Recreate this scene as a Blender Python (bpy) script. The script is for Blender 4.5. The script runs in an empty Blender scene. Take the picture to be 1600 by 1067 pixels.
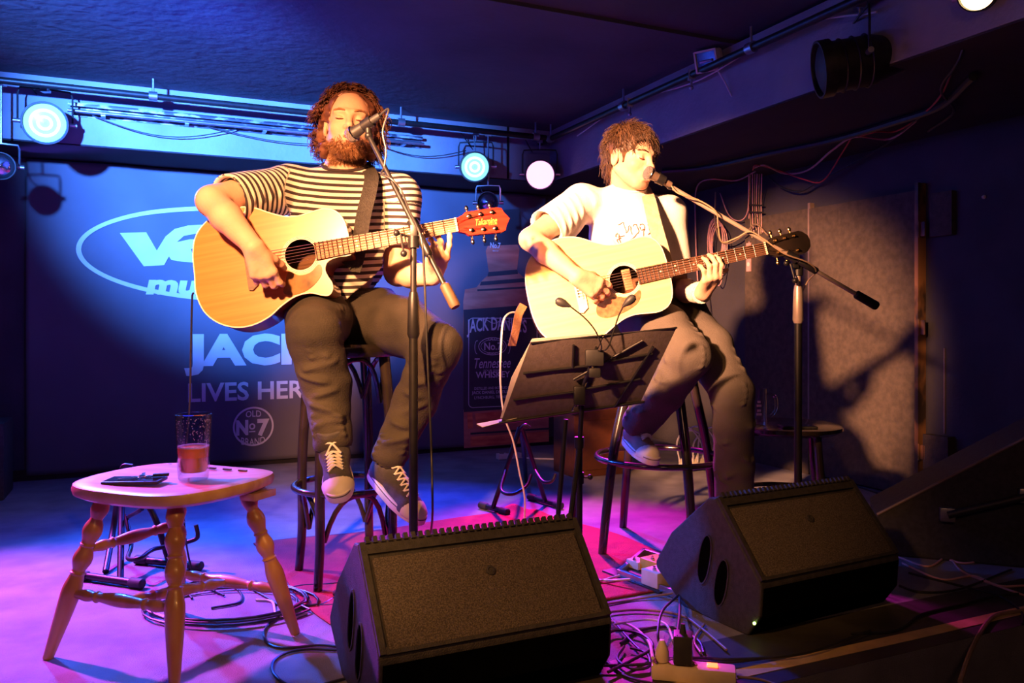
import bpy, bmesh, math, random
import numpy as np
from mathutils import Vector, Matrix, Quaternion
random.seed(7)
RNG = np.random.RandomState(5)
sc = bpy.context.scene
col = sc.collection
PI = math.pi
F0 = 1270.0; CX = 800.0; HOR = 505.0; EYE = 0.87

# ------------------------------------------------------------------ camera, world, lights, exposure
cam_d = bpy.data.cameras.new('camera')
cam = bpy.data.objects.new('camera', cam_d); col.objects.link(cam)
cam.location = (0, 0, EYE); cam.rotation_euler = (PI/2, 0, 0)
cam_d.sensor_width = 36.0; cam_d.lens = 36.0*F0/1600.0
cam_d.shift_y = -(533.5-HOR)/1600.0
cam_d.clip_start = 0.05; cam_d.clip_end = 60
sc.camera = cam
world = bpy.data.worlds.new('world'); sc.world = world; world.use_nodes = True
world.node_tree.nodes['Background'].inputs[0].default_value = (0.006, 0.004, 0.03, 1)
world.node_tree.nodes['Background'].inputs[1].default_value = 0.3
sc.view_settings.view_transform = 'Standard'; sc.view_settings.look = 'None'
sc.view_settings.gamma = 1.0; sc.view_settings.exposure = 0.0
sc.view_settings.use_curve_mapping = False
sc.cycles.max_bounces = 6; sc.cycles.diffuse_bounces = 3; sc.cycles.glossy_bounces = 3
sc.cycles.transmission_bounces = 6; sc.cycles.caustics_reflective = False; sc.cycles.caustics_refractive = False
sc.cycles.sample_clamp_indirect = 4.0

def spot(name, loc, aim, color, power, angle, blend=0.5, radius=0.05):
    d = bpy.data.lights.new(name, 'SPOT'); o = bpy.data.objects.new(name, d); col.objects.link(o)
    o.location = loc
    o.rotation_euler = (Vector(aim)-Vector(loc)).to_track_quat('-Z', 'Y').to_euler()
    d.color = color; d.energy = power; d.spot_size = math.radians(angle); d.spot_blend = blend
    d.shadow_soft_size = radius
    return o
def point(name, loc, color, power, radius=0.05):
    d = bpy.data.lights.new(name, 'POINT'); o = bpy.data.objects.new(name, d); col.objects.link(o)
    o.location = loc; d.color = color; d.energy = power; d.shadow_soft_size = radius
    return o
WARM = (1.0, 0.55, 0.16); BLUE = (0.02, 0.10, 1.0); MAG = (1.0, 0.03, 0.62)
# front lamps hanging over the audience, plus an added violet fill
KEY = (-0.95, 0.35, 1.95)
KEY2 = (-1.45, 0.15, 2.0)
spot('warm_spot_right_player', KEY2, (0.32, 3.0, 1.15), (1.0, 0.43, 0.20), 4300, 23, 0.60, 0.09)
spot('warm_spot_left_player', KEY, (-0.60, 2.7, 1.03), (1.0, 0.41, 0.15), 950, 32, 0.45, 0.07)
spot('warm_wash', KEY, (0.30, 3.09, 0.0), (1.0, 0.42, 0.11), 140, 38, 0.45, 0.06)
spot('blue_spot_banner', (-1.75, 0.9, 1.97), (-1.50, 5.0, 1.86), (0.055, 0.22, 1.0), 7200, 40, 0.95, 0.06)
spot('added_violet_banner_fill', (0.0, 1.9, 2.0), (-0.15, 5.6, 0.85), (0.45, 0.20, 1.0), 34, 38, 0.9, 0.1)  # added fill to brighten the printed bottle, no real lamp
spot('magenta_spot_left', (-2.75, 3.3, 1.95), (-1.45, 2.05, 0.0), (0.92, 0.08, 1.0), 930, 56, 0.8, 0.05)
# stage lamps with fixtures built further down, then added fills and a stool spot
spot('blue_lamp_left', (-2.20, 3.83, 1.80), (-0.75, 2.3, 0.0), (0.02, 0.13, 1.0), 780, 70, 0.8, 0.06)
spot('blue_lamp_centre', (-0.23, 4.76, 1.77), (-0.70, 2.9, 0.0), (0.02, 0.05, 1.0), 480, 80, 0.8, 0.06)
spot('magenta_lamp', (0.18, 4.94, 1.75), (0.30, 3.05, 0.0), (1.0, 0.02, 0.62), 760, 46, 0.9, 0.06)
point('added_blue_ceiling_fill', (-1.3, 3.2, 1.75), (0.02, 0.035, 1.0), 20.0, 0.3)  # added fill that turns the ceiling blue, no fixture
spot('added_violet_side_fill', (-2.6, 4.3, 1.75), (1.6, 3.6, 1.95), (0.12, 0.06, 1.0), 36, 44, 0.9, 0.1)  # added violet fill for the right bulkhead, no fixture
point('added_warm_fill', (0.3, -0.6, 1.95), (1.0, 0.45, 0.25), 22, 0.25)  # added warm fill for the wall cables and stage front
spot('warm_spot_stool', (1.3, -0.3, 1.95), (-0.88, 2.2, 0.30), (1.0, 0.45, 0.12), 110, 19, 0.6, 0.06)

# ------------------------------------------------------------------ room frame
UX, UY = 0.911, 0.413
U = Vector((UX, UY, 0)); N_ = Vector((UY, -UX, 0))      # along the back wall / from it to the viewer
CORNER = Vector((1.05, 6.19, 0))
def R(s, t, z=0.0): return CORNER + U*s + N_*t + Vector((0, 0, z))
ROOM = Matrix(((UX, UY, 0, CORNER.x), (UY, -UX, 0, CORNER.y), (0, 0, 1, 0), (0, 0, 0, 1)))  # (s,t,z) -> world (mirrored)
def W(px, py, Y): return Vector(((px-CX)/F0*Y, Y, EYE-(py-HOR)/F0*Y))
def Gd(px, py, z=0.0):
    Y = (EYE-z)*F0/(py-HOR); return Vector(((px-CX)/F0*Y, Y, z))
def ray(px, py): return Vector(((px-CX)/F0, 1.0, -(py-HOR)/F0))
def on_back(px, py, off=0.0):           # -> (s, z) on the back wall
    d = ray(px, py); o = Vector((0, 0, EYE)) - R(0, off)
    k = -o.dot(N_)/d.dot(N_); p = Vector((0, 0, EYE)) + d*k
    return (p-CORNER).dot(U), p.z
def on_side(px, py, off=0.0):           # -> (t, z) on the right side wall
    d = ray(px, py); o = Vector((0, 0, EYE)) - R(-off, 0)
    k = -o.dot(U)/d.dot(U); p = Vector((0, 0, EYE)) + d*k
    return (p-CORNER).dot(N_), p.z

# ------------------------------------------------------------------ materials
def mat(name, c, rough=0.6, metal=0.0, c2=None, scale=20.0, bump=0.0, bscale=None, emit=None, es=1.0,
        trans=0.0, ior=1.45, coat=0.0, detail=3.0, stretch=None, spec=0.5, alpha=1.0, contrast=(0.35, 0.65), sheen=0.0):
    m = bpy.data.materials.new(name); m.use_nodes = True
    nt = m.node_tree; p = nt.nodes['Principled BSDF']
    p.inputs['Base Color'].default_value = (*c, 1); p.inputs['Roughness'].default_value = rough
    p.inputs['Metallic'].default_value = metal; p.inputs['Specular IOR Level'].default_value = spec
    if trans: p.inputs['Transmission Weight'].default_value = trans; p.inputs['IOR'].default_value = ior
    if coat: p.inputs['Coat Weight'].default_value = coat; p.inputs['Coat Roughness'].default_value = 0.08
    if sheen: p.inputs['Sheen Weight'].default_value = sheen
    if alpha < 1: p.inputs['Alpha'].default_value = alpha
    if emit: p.inputs['Emission Color'].default_value = (*emit, 1); p.inputs['Emission Strength'].default_value = es
    tc = None
    if c2 or bump:
        tc = nt.nodes.new('ShaderNodeTexCoord'); mp = nt.nodes.new('ShaderNodeMapping')
        nt.links.new(tc.outputs['Object'], mp.inputs[0])
        if stretch: mp.inputs['Scale'].default_value = stretch
        if c2:
            nz = nt.nodes.new('ShaderNodeTexNoise'); nz.inputs['Scale'].default_value = scale; nz.inputs['Detail'].default_value = detail
            nt.links.new(mp.outputs[0], nz.inputs['Vector'])
            cr = nt.nodes.new('ShaderNodeValToRGB'); cr.color_ramp.elements[0].color = (*c, 1); cr.color_ramp.elements[1].color = (*c2, 1)
            cr.color_ramp.elements[0].position = contrast[0]; cr.color_ramp.elements[1].position = contrast[1]
            nt.links.new(nz.outputs['Fac'], cr.inputs[0]); nt.links.new(cr.outputs[0], p.inputs['Base Color'])
        if bump:
            n2 = nt.nodes.new('ShaderNodeTexNoise'); n2.inputs['Scale'].default_value = bscale or scale*4; n2.inputs['Detail'].default_value = 4
            nt.links.new(mp.outputs[0], n2.inputs['Vector'])
            b = nt.nodes.new('ShaderNodeBump'); b.inputs['Strength'].default_value = bump; b.inputs['Distance'].default_value = 0.01
            nt.links.new(n2.outputs['Fac'], b.inputs['Height']); nt.links.new(b.outputs[0], p.inputs['Normal'])
    return m
M = {}
M['wall'] = mat('black_painted_wall', (0.040, 0.037, 0.05), 0.85, c2=(0.06, 0.055, 0.07), scale=3, bump=0.3, bscale=60)
M['bulkhead'] = mat('dark_grey_bulkhead', (0.24, 0.24, 0.28), 0.8, c2=(0.30, 0.30, 0.34), scale=4, bump=0.25, bscale=50)
M['ceiling'] = mat('dark_ceiling_paint', (0.055, 0.05, 0.07), 0.9, c2=(0.085, 0.08, 0.11), scale=1.5, bump=0.4, bscale=18)
M['ceiling_b'] = mat('black_ceiling_paint', (0.05, 0.05, 0.06), 0.9, c2=(0.08, 0.07, 0.09), scale=1.5, bump=0.4, bscale=18)
M['stage'] = mat('grey_stage_carpet', (0.19, 0.18, 0.21), 0.92, c2=(0.27, 0.26, 0.29), scale=6, bump=0.5, bscale=260)
M['hall'] = mat('dark_hall_floor', (0.03, 0.026, 0.025), 0.6, c2=(0.05, 0.045, 0.04), scale=6, bump=0.2)
M['rug'] = mat('red_rug', (0.46, 0.035, 0.055), 0.95, c2=(0.36, 0.025, 0.045), scale=14, bump=0.6, bscale=200)
M['panel'] = mat('dark_felt_board', (0.10, 0.078, 0.062), 0.93, c2=(0.068, 0.052, 0.044), scale=30, bump=0.5, bscale=220)
M['black'] = mat('black_metal', (0.012, 0.012, 0.013), 0.4, 0.2, c2=(0.02, 0.019, 0.02), scale=30)
M['blackgloss'] = mat('black_lacquer', (0.014, 0.011, 0.011), 0.22, 0.0, c2=(0.03, 0.022, 0.018), scale=8, coat=0.5)
M['plastic'] = mat('black_plastic', (0.025, 0.024, 0.025), 0.5, c2=(0.035, 0.035, 0.035), scale=40)
M['speaker'] = mat('black_speaker_paint', (0.034, 0.032, 0.036), 0.6, c2=(0.055, 0.052, 0.056), scale=60, bump=0.35, bscale=350)
M['grille'] = mat('dark_speaker_grille', (0.06, 0.05, 0.044), 0.75, c2=(0.17, 0.14, 0.12), scale=320, bump=0.5, bscale=420, contrast=(0.4, 0.62))
M['chrome'] = mat('chrome', (0.75, 0.73, 0.72), 0.16, 1.0, c2=(0.65, 0.64, 0.62), scale=40)
M['gold'] = mat('gold_plating', (0.80, 0.55, 0.25), 0.22, 1.0, c2=(0.7, 0.48, 0.2), scale=40)
M['alu'] = mat('worn_aluminium', (0.55, 0.56, 0.60), 0.35, 0.9, c2=(0.35, 0.36, 0.4), scale=12)
M['shade_black'] = mat('painted_shade_black', (0.002, 0.002, 0.002), 1.0, spec=0.0, c2=(0.003, 0.003, 0.003))  # painted shade for the slot pockets and wedge fronts
M['rubber'] = mat('black_rubber', (0.02, 0.02, 0.02), 0.7, c2=(0.03, 0.03, 0.03), scale=50)
M['cable'] = mat('black_cable', (0.018, 0.018, 0.02), 0.42, c2=(0.03, 0.03, 0.03), scale=40)
M['cable_white'] = mat('pale_cable', (0.72, 0.68, 0.66), 0.5, c2=(0.6, 0.56, 0.55), scale=30)
M['cable_pink'] = mat('dusty_pink_cable', (0.74, 0.40, 0.40), 0.5, c2=(0.62, 0.32, 0.32), scale=30)
M['cable_tan'] = mat('tan_cable', (0.34, 0.24, 0.15), 0.5, c2=(0.27, 0.19, 0.12), scale=30)
M['cable_red'] = mat('dark_red_cable', (0.60, 0.07, 0.08), 0.5, c2=(0.45, 0.05, 0.06), scale=30)
M['wood_stool'] = mat('turned_stool_wood', (0.40, 0.16, 0.055), 0.36, c2=(0.56, 0.27, 0.10), scale=14, stretch=(1, 1, 0.25), coat=0.3, bump=0.06)
M['wood_seat'] = mat('worn_seat_wood', (0.62, 0.36, 0.20), 0.40, c2=(0.50, 0.25, 0.12), scale=9, stretch=(0.5, 4, 1), coat=0.2, bump=0.06)
M['spruce1'] = mat('honey_spruce_top', (0.52, 0.17, 0.028), 0.30, c2=(0.58, 0.22, 0.042), scale=5, stretch=(0.5, 16, 1), coat=0.4)
M['spruce2'] = mat('pale_spruce_top', (0.86, 0.62, 0.24), 0.30, c2=(0.90, 0.68, 0.30), scale=5, stretch=(0.5, 16, 1), coat=0.4)
M['mahog'] = mat('red_mahogany_sides', (0.22, 0.035, 0.012), 0.28, c2=(0.14, 0.02, 0.008), scale=5, stretch=(1, 10, 1), coat=0.6)
M['mahog2'] = mat('dark_brown_sides', (0.10, 0.04, 0.018), 0.28, c2=(0.06, 0.022, 0.01), scale=5, stretch=(1, 10, 1), coat=0.6)
M['head1'] = mat('red_rosewood_veneer', (0.52, 0.035, 0.02), 0.3, c2=(0.36, 0.015, 0.01), scale=7, stretch=(1, 12, 1), coat=0.5)
M['head2'] = mat('black_headstock', (0.015, 0.012, 0.01), 0.25, c2=(0.03, 0.02, 0.015), scale=7, coat=0.5)
M['rosewood1'] = mat('orange_rosewood_board', (0.46, 0.22, 0.11), 0.5, c2=(0.36, 0.16, 0.08), scale=8, stretch=(1, 14, 1))  # grained orange-brown board colour
M['rosewood2'] = mat('dark_rosewood_board', (0.13, 0.06, 0.035), 0.45, c2=(0.09, 0.04, 0.022), scale=8, stretch=(1, 14, 1))
M['ivory'] = mat('cream_plastic', (0.82, 0.74, 0.58), 0.4, c2=(0.75, 0.66, 0.5), scale=30)
M['tortoise'] = mat('tortoiseshell_pickguard', (0.30, 0.10, 0.05), 0.2, c2=(0.45, 0.18, 0.09), scale=60, coat=0.5)
M['clearguard'] = mat('dark_glossy_pickguard', (0.30, 0.16, 0.05), 0.12, c2=(0.12, 0.06, 0.02), scale=20, coat=0.8)
M['inside'] = mat('brown_guitar_inside', (0.16, 0.07, 0.03), 0.8, c2=(0.12, 0.05, 0.02), scale=9)  # plain brown inner wood colour
M['string'] = mat('bronze_string', (0.85, 0.68, 0.45), 0.3, 1.0, c2=(0.75, 0.6, 0.4), scale=200)
M['strap_black'] = mat('black_webbing', (0.028, 0.024, 0.022), 0.75, c2=(0.045, 0.04, 0.035), scale=120, bump=0.4, bscale=300)
M['strap_tan'] = mat('pale_leather', (0.62, 0.50, 0.36), 0.6, c2=(0.52, 0.40, 0.27), scale=40, bump=0.2)
M['strap_brown'] = mat('brown_leather', (0.26, 0.13, 0.06), 0.6, c2=(0.2, 0.1, 0.05), scale=40, bump=0.2)
M['skin'] = mat('skin', (0.72, 0.44, 0.31), 0.55, c2=(0.67, 0.38, 0.26), scale=14, bump=0.12, bscale=130)
M['skin'].node_tree.nodes['Principled BSDF'].inputs['Subsurface Weight'].default_value = 0.0
M['lip'] = mat('lips', (0.55, 0.20, 0.16), 0.45, c2=(0.5, 0.17, 0.14), scale=30)
M['mouth'] = mat('mouth_inside', (0.12, 0.02, 0.02), 0.6, c2=(0.09, 0.015, 0.015), scale=30)
M['lash'] = mat('eyelashes', (0.16, 0.06, 0.035), 0.7, c2=(0.12, 0.04, 0.02), scale=30)
M['curls'] = mat('auburn_curls', (0.20, 0.075, 0.045), 0.55, c2=(0.08, 0.03, 0.02), scale=40)
M['beard'] = mat('ginger_beard', (0.40, 0.20, 0.09), 0.65, c2=(0.28, 0.12, 0.05), scale=60)
M['brownhair'] = mat('brown_hair', (0.12, 0.062, 0.03), 0.45, c2=(0.06, 0.032, 0.018), scale=40)
M['white_tee'] = mat('white_cotton', (0.86, 0.82, 0.80), 0.85, c2=(0.80, 0.76, 0.74), scale=20, bump=0.15, bscale=200)
M['jeans1'] = mat('dark_brown_denim', (0.026, 0.022, 0.018), 0.9, c2=(0.05, 0.042, 0.034), scale=9, bump=0.3, bscale=220, detail=6)
M['jeans2'] = mat('brown_trouser_cloth', (0.11, 0.095, 0.085), 0.92, c2=(0.08, 0.068, 0.06), scale=8, bump=0.3, bscale=220, detail=6)
M['canvas1'] = mat('charcoal_canvas', (0.05, 0.047, 0.05), 0.9, c2=(0.08, 0.075, 0.08), scale=30, bump=0.3, bscale=300)
M['canvas2'] = mat('grey_brown_canvas', (0.22, 0.17, 0.16), 0.9, c2=(0.18, 0.14, 0.13), scale=30, bump=0.3, bscale=300)
M['white_rubber'] = mat('white_rubber', (0.80, 0.74, 0.70), 0.55, c2=(0.68, 0.62, 0.58), scale=16)
M['lace'] = mat('white_laces', (0.82, 0.78, 0.72), 0.8, c2=(0.72, 0.68, 0.62), scale=60)
M['band'] = mat('white_towelling', (0.86, 0.80, 0.74), 0.95, c2=(0.78, 0.72, 0.66), scale=60, bump=0.6, bscale=300)
M['banner'] = mat('black_banner_cloth', (0.095, 0.093, 0.12), 0.75, c2=(0.115, 0.11, 0.14), scale=3, bump=0.08, bscale=20)
M['print'] = mat('white_banner_print', (0.66, 0.66, 0.70), 0.7, c2=(0.58, 0.58, 0.62), scale=6)
M['print2'] = mat('pale_lilac_print', (0.70, 0.64, 0.68), 0.7, c2=(0.6, 0.55, 0.6), scale=6)
M['amber'] = mat('amber_whiskey_print', (0.62, 0.22, 0.15), 0.6, c2=(0.46, 0.13, 0.09), scale=5, stretch=(1, 1, 4))
M['amber_hi'] = mat('bright_amber_print', (0.85, 0.25, 0.10), 0.6, c2=(0.60, 0.10, 0.05), scale=7, stretch=(1, 1, 4))
M['labelblack'] = mat('black_label_print', (0.035, 0.034, 0.045), 0.65, c2=(0.045, 0.043, 0.055), scale=6)
M['glass'] = mat('clear_glass', (0.95, 0.96, 1.0), 0.03, trans=0.965, ior=1.3)
M['beer'] = mat('amber_beer', (1.0, 0.36, 0.09), 0.08, ior=1.33, c2=(0.95, 0.28, 0.06), alpha=0.88, scale=5)
M['froth'] = mat('beer_froth', (0.85, 0.74, 0.62), 0.8, c2=(0.75, 0.62, 0.5), scale=90, alpha=0.75)
M['screen'] = mat('phone_glass', (0.012, 0.012, 0.016), 0.07, c2=(0.02, 0.02, 0.02), scale=6, coat=1.0)
M['lamp_body'] = mat('black_lamp_housing', (0.03, 0.028, 0.03), 0.45, 0.5, c2=(0.05, 0.045, 0.045), scale=30)
M['blue_lens'] = mat('lit_blue_lens', (0.3, 0.8, 1), 0.3, emit=(0.30, 0.92, 1.0), es=1.15)
M['blue_ring'] = mat('lit_blue_lens_ring', (0.6, 1, 1), 0.3, emit=(0.75, 1.0, 1.0), es=1.8)
M['mag_lens'] = mat('lit_magenta_lens', (1, 0.5, 0.9), 0.3, emit=(1.0, 0.40, 0.80), es=2.2)
M['warm_lens'] = mat('lit_warm_lens', (1, 0.8, 0.4), 0.3, emit=(1.0, 0.72, 0.30), es=5.0)
M['black_lens'] = mat('dark_lamp_opening', (0.02, 0.02, 0.02), 0.6, c2=(0.03, 0.03, 0.03), scale=18)
M['dark_lens'] = mat('unlit_lamp_reflector', (0.55, 0.55, 0.62), 0.12, 0.95, c2=(0.4, 0.4, 0.48), scale=18)
M['paper'] = mat('pale_paper', (0.80, 0.72, 0.66), 0.8, c2=(0.74, 0.66, 0.6), scale=20)
M['desk'] = mat('grey_brown_music_desk', (0.085, 0.066, 0.06), 0.75, c2=(0.11, 0.085, 0.08), scale=60, bump=0.15, bscale=200)
M['yellow'] = mat('yellow_pedal_paint', (0.85, 0.55, 0.08), 0.4, c2=(0.75, 0.46, 0.06), scale=30)
M['cream'] = mat('cream_pedal_paint', (0.78, 0.66, 0.50), 0.45, c2=(0.7, 0.58, 0.42), scale=30)
M['tape'] = mat('worn_yellow_tape', (0.72, 0.52, 0.20), 0.7, c2=(0.55, 0.38, 0.14), scale=16, contrast=(0.4, 0.7))
M['orange_amp'] = mat('orange_brown_vinyl', (0.13, 0.04, 0.016), 0.6, c2=(0.10, 0.032, 0.014), scale=30)
M['brown_trim'] = mat('worn_orange_wood_edge', (0.42, 0.20, 0.07), 0.6, c2=(0.05, 0.03, 0.02), scale=7, stretch=(1, 1, 0.6), contrast=(0.45, 0.6))
M['trim_grey'] = mat('grey_brown_metal_strip', (0.26, 0.19, 0.17), 0.5, c2=(0.2, 0.14, 0.12), scale=14)
M['red_led'] = mat('lit_red_switch', (0.8, 0.1, 0.03), 0.3, emit=(1.0, 0.10, 0.03), es=6)
M['green_led'] = mat('lit_green_led', (0.4, 1, 0.2), 0.3, emit=(0.55, 1.0, 0.15), es=8)
M['tyellow'] = mat('gold_logo_inlay', (0.90, 0.62, 0.12), 0.4, c2=(0.8, 0.52, 0.08), scale=30)
M['scribble'] = mat('dark_shirt_print', (0.12, 0.07, 0.07), 0.8, c2=(0.2, 0.1, 0.1), scale=60)

gm = M['glass']; nt = gm.node_tree; nt.nodes.remove(nt.nodes['Principled BSDF'])
tr_ = nt.nodes.new('ShaderNodeBsdfTransparent'); tr_.inputs[0].default_value = (0.93, 0.94, 0.97, 1)
gl_ = nt.nodes.new('ShaderNodeBsdfGlossy'); gl_.inputs['Roughness'].default_value = 0.06
lw_ = nt.nodes.new('ShaderNodeLayerWeight'); lw_.inputs['Blend'].default_value = 0.45
ma_ = nt.nodes.new('ShaderNodeMath'); ma_.operation = 'MULTIPLY_ADD'; ma_.inputs[1].default_value = 0.55; ma_.inputs[2].default_value = 0.05
mi_ = nt.nodes.new('ShaderNodeMixShader'); nt.links.new(lw_.outputs['Facing'], ma_.inputs[0]); nt.links.new(ma_.outputs[0], mi_.inputs[0])
nt.links.new(tr_.outputs[0], mi_.inputs[1]); nt.links.new(gl_.outputs[0], mi_.inputs[2]); nt.links.new(mi_.outputs[0], nt.nodes['Material Output'].inputs[0])
# ------------------------------------------------------------------ object helpers
ROOTM = {}
def tag(o, label=None, cat=None, group=None, kind=None):
    if label: o['label'] = label
    if cat: o['category'] = cat
    if group: o['group'] = group
    if kind: o['kind'] = kind
    return o
def thing(name, loc, label, cat, group=None, rot=None):
    o = bpy.data.objects.new(name, None); col.objects.link(o)
    m = Matrix.Translation(Vector(loc)) @ (rot.to_4x4() if rot is not None else Matrix.Identity(4))
    o.matrix_world = m; o.empty_display_size = 0.1
    ROOTM[o] = m
    return tag(o, label, cat, group)
def link(name, me, m, parent=None, local=False):
    """mesh given in world coordinates (or in the thing's own frame when local) -> object"""
    o = bpy.data.objects.new(name, me); col.objects.link(o)
    me.name = name
    if m is not None:
        me.materials.clear(); me.materials.append(m)
    if parent is not None:
        r = parent
        while r.parent is not None: r = r.parent
        if not local and r in ROOTM: me.transform(ROOTM[r].inverted())
        o.parent = parent
    return o
class B:
    def __init__(s): s.v = []; s.f = []
    def add(s, vs, fs):
        k = len(s.v); s.v.extend([tuple(v) for v in vs]); s.f.extend([tuple(i+k for i in f) for f in fs]); return s
    def box(s, c, d, rot=None, bev=0.0):
        c = Vector(c); hx, hy, hz = d[0]/2, d[1]/2, d[2]/2
        rot = rot or Matrix.Identity(3)
        if bev <= 0:
            vs = [c + rot @ Vector((x*hx, y*hy, z*hz)) for x in (-1, 1) for y in (-1, 1) for z in (-1, 1)]
            return s.add(vs, [(0, 1, 3, 2), (4, 6, 7, 5), (0, 4, 5, 1), (2, 3, 7, 6), (0, 2, 6, 4), (1, 5, 7, 3)])
        bm = bmesh.new(); bmesh.ops.create_cube(bm, size=1.0)
        for v in bm.verts: v.co = Vector((v.co.x*d[0], v.co.y*d[1], v.co.z*d[2]))
        bmesh.ops.bevel(bm, geom=list(bm.edges), offset=bev, segments=2, profile=0.6, affect='EDGES')
        bm.verts.index_update()
        s.add([c + rot @ v.co for v in bm.verts], [[v.index for v in f.verts] for f in bm.faces]); bm.free(); return s
    def tube(s, pts, r, n=8, closed=False, caps=True, flat=None):
        pts = [Vector(p) for p in pts]; k = len(pts)
        rs = list(r) if hasattr(r, '__len__') else [r]*k
        tang = []
        for i in range(k):
            a = pts[(i-1) % k] if (closed or i > 0) else pts[i]
            b = pts[(i+1) % k] if (closed or i < k-1) else pts[i]
            t = (b-a); tang.append(t.normalized() if t.length > 1e-9 else Vector((0, 0, 1)))
        ref = Vector((0, 0, 1)) if abs(tang[0].z) < 0.9 else Vector((1, 0, 0))
        if flat is not None: ref = Vector(flat)
        nrm = (ref - tang[0]*ref.dot(tang[0])).normalized()
        vs = []
        for i in range(k):
            nrm = (nrm - tang[i]*nrm.dot(tang[i]))
            nrm = nrm.normalized() if nrm.length > 1e-6 else tang[i].orthogonal().normalized()
            bn = tang[i].cross(nrm)
            for j in range(n):
                a = 2*PI*j/n
                vs.append(pts[i] + (nrm*math.cos(a) + bn*math.sin(a))*rs[i])
        fs = []
        for i in range(k if closed else k-1):
            for j in range(n):
                a = i*n+j; b = i*n+(j+1) % n; c = ((i+1) % k)*n+(j+1) % n; d = ((i+1) % k)*n+j
                fs.append((a, b, c, d))
        if caps and not closed:
            fs.append(tuple(range(n-1, -1, -1))); fs.append(tuple((k-1)*n+j for j in range(n)))
        return s.add(vs, fs)
    def cyl(s, p0, p1, r0, r1=None, n=16): return s.tube([p0, p1], [r0, r0 if r1 is None else r1], n)
    def lathe(s, prof, n=24, m=None, caps=True):
        m = m or Matrix.Identity(4); vs = []; fs = []; k = len(prof)
        for (r, z) in prof:
            for j in range(n):
                a = 2*PI*j/n; vs.append(m @ Vector((max(r, 1e-4)*math.cos(a), max(r, 1e-4)*math.sin(a), z)))
        for i in range(k-1):
            for j in range(n):
                fs.append((i*n+j, i*n+(j+1) % n, (i+1)*n+(j+1) % n, (i+1)*n+j))
        if caps:
            fs.append(tuple(range(n-1, -1, -1))); fs.append(tuple((k-1)*n+j for j in range(n)))
        return s.add(vs, fs)
    def prism(s, poly, z0, z1, m=None):
        m = m or Matrix.Identity(4); n = len(poly)
        vs = [m @ Vector((x, y, z0)) for x, y in poly] + [m @ Vector((x, y, z1)) for x, y in poly]
        fs = [tuple(range(n-1, -1, -1)), tuple(range(n, 2*n))] + [(i, (i+1) % n, n+(i+1) % n, n+i) for i in range(n)]
        return s.add(vs, fs)
    def ball(s, c, r, n=12, m=None, rot=None):
        c = Vector(c); rr = r if hasattr(r, '__len__') else (r, r, r); vs = []; fs = []; k = n//2
        rot = rot or Matrix.Identity(3)
        vs.append(c + rot @ Vector((0, 0, rr[2])))
        for i in range(1, k):
            t = PI*i/k
            for j in range(n):
                a = 2*PI*j/n; vs.append(c + rot @ Vector((rr[0]*math.sin(t)*math.cos(a), rr[1]*math.sin(t)*math.sin(a), rr[2]*math.cos(t))))
        vs.append(c + rot @ Vector((0, 0, -rr[2])))
        for j in range(n): fs.append((0, 1+j, 1+(j+1) % n))
        for i in range(k-2):
            for j in range(n): fs.append((1+i*n+j, 1+(i+1)*n+j, 1+(i+1)*n+(j+1) % n, 1+i*n+(j+1) % n))
        e = len(vs)-1; o = 1+(k-2)*n
        for j in range(n): fs.append((e, o+(j+1) % n, o+j))
        return s.add(vs, fs)
    def mesh(s, name='m'):
        me = bpy.data.meshes.new(name); me.from_pydata(s.v, [], s.f); me.update()
        bm = bmesh.new(); bm.from_mesh(me); bmesh.ops.recalc_face_normals(bm, faces=bm.faces); bm.to_mesh(me); bm.free()
        return me
    def make(s, name, m, parent=None, smooth=True, local=False, angle=40):
        me = s.mesh(name)
        if smooth:
            me.polygons.foreach_set('use_smooth', [True]*len(me.polygons)); me.update()
            try: me.set_sharp_from_angle(angle=math.radians(angle))
            except Exception: pass
        return link(name, me, m, parent, local)
def spline(pts, n=8, closed=False):
    P = [Vector(p) for p in pts]; k = len(P); out = []
    rng = range(k if closed else k-1)
    for i in rng:
        p0 = P[(i-1) % k] if (closed or i > 0) else P[0]*2-P[1]
        p1 = P[i]; p2 = P[(i+1) % k]
        p3 = P[(i+2) % k] if (closed or i < k-2) else P[-1]*2-P[-2]
        for j in range(n):
            t = j/n
            out.append(0.5*((2*p1) + (p2-p0)*t + (2*p0-5*p1+4*p2-p3)*t*t + (-p0+3*p1-3*p2+p3)*t*t*t))
    if not closed: out.append(P[-1])
    return out
def frame(o, x, y):
    x = Vector(x).normalized(); y = Vector(y); y = (y - x*y.dot(x)).normalized(); z = x.cross(y)
    m = Matrix.Identity(4)
    for i in range(3): m[i][0] = x[i]; m[i][1] = y[i]; m[i][2] = z[i]; m[i][3] = o[i]
    return m
def text_mesh(body, bold=0.0, extrude=0.0, res=3, shear=0.0, spacing=1.0):
    c = bpy.data.curves.new('t', 'FONT'); c.body = body; c.offset = bold; c.extrude = extrude; c.resolution_u = res
    c.shear = shear; c.space_character = spacing
    o = bpy.data.objects.new('t', c); col.objects.link(o)
    dg = bpy.context.evaluated_depsgraph_get(); me = bpy.data.meshes.new_from_object(o.evaluated_get(dg))
    bpy.data.objects.remove(o); bpy.data.curves.remove(c)
    return me
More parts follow.
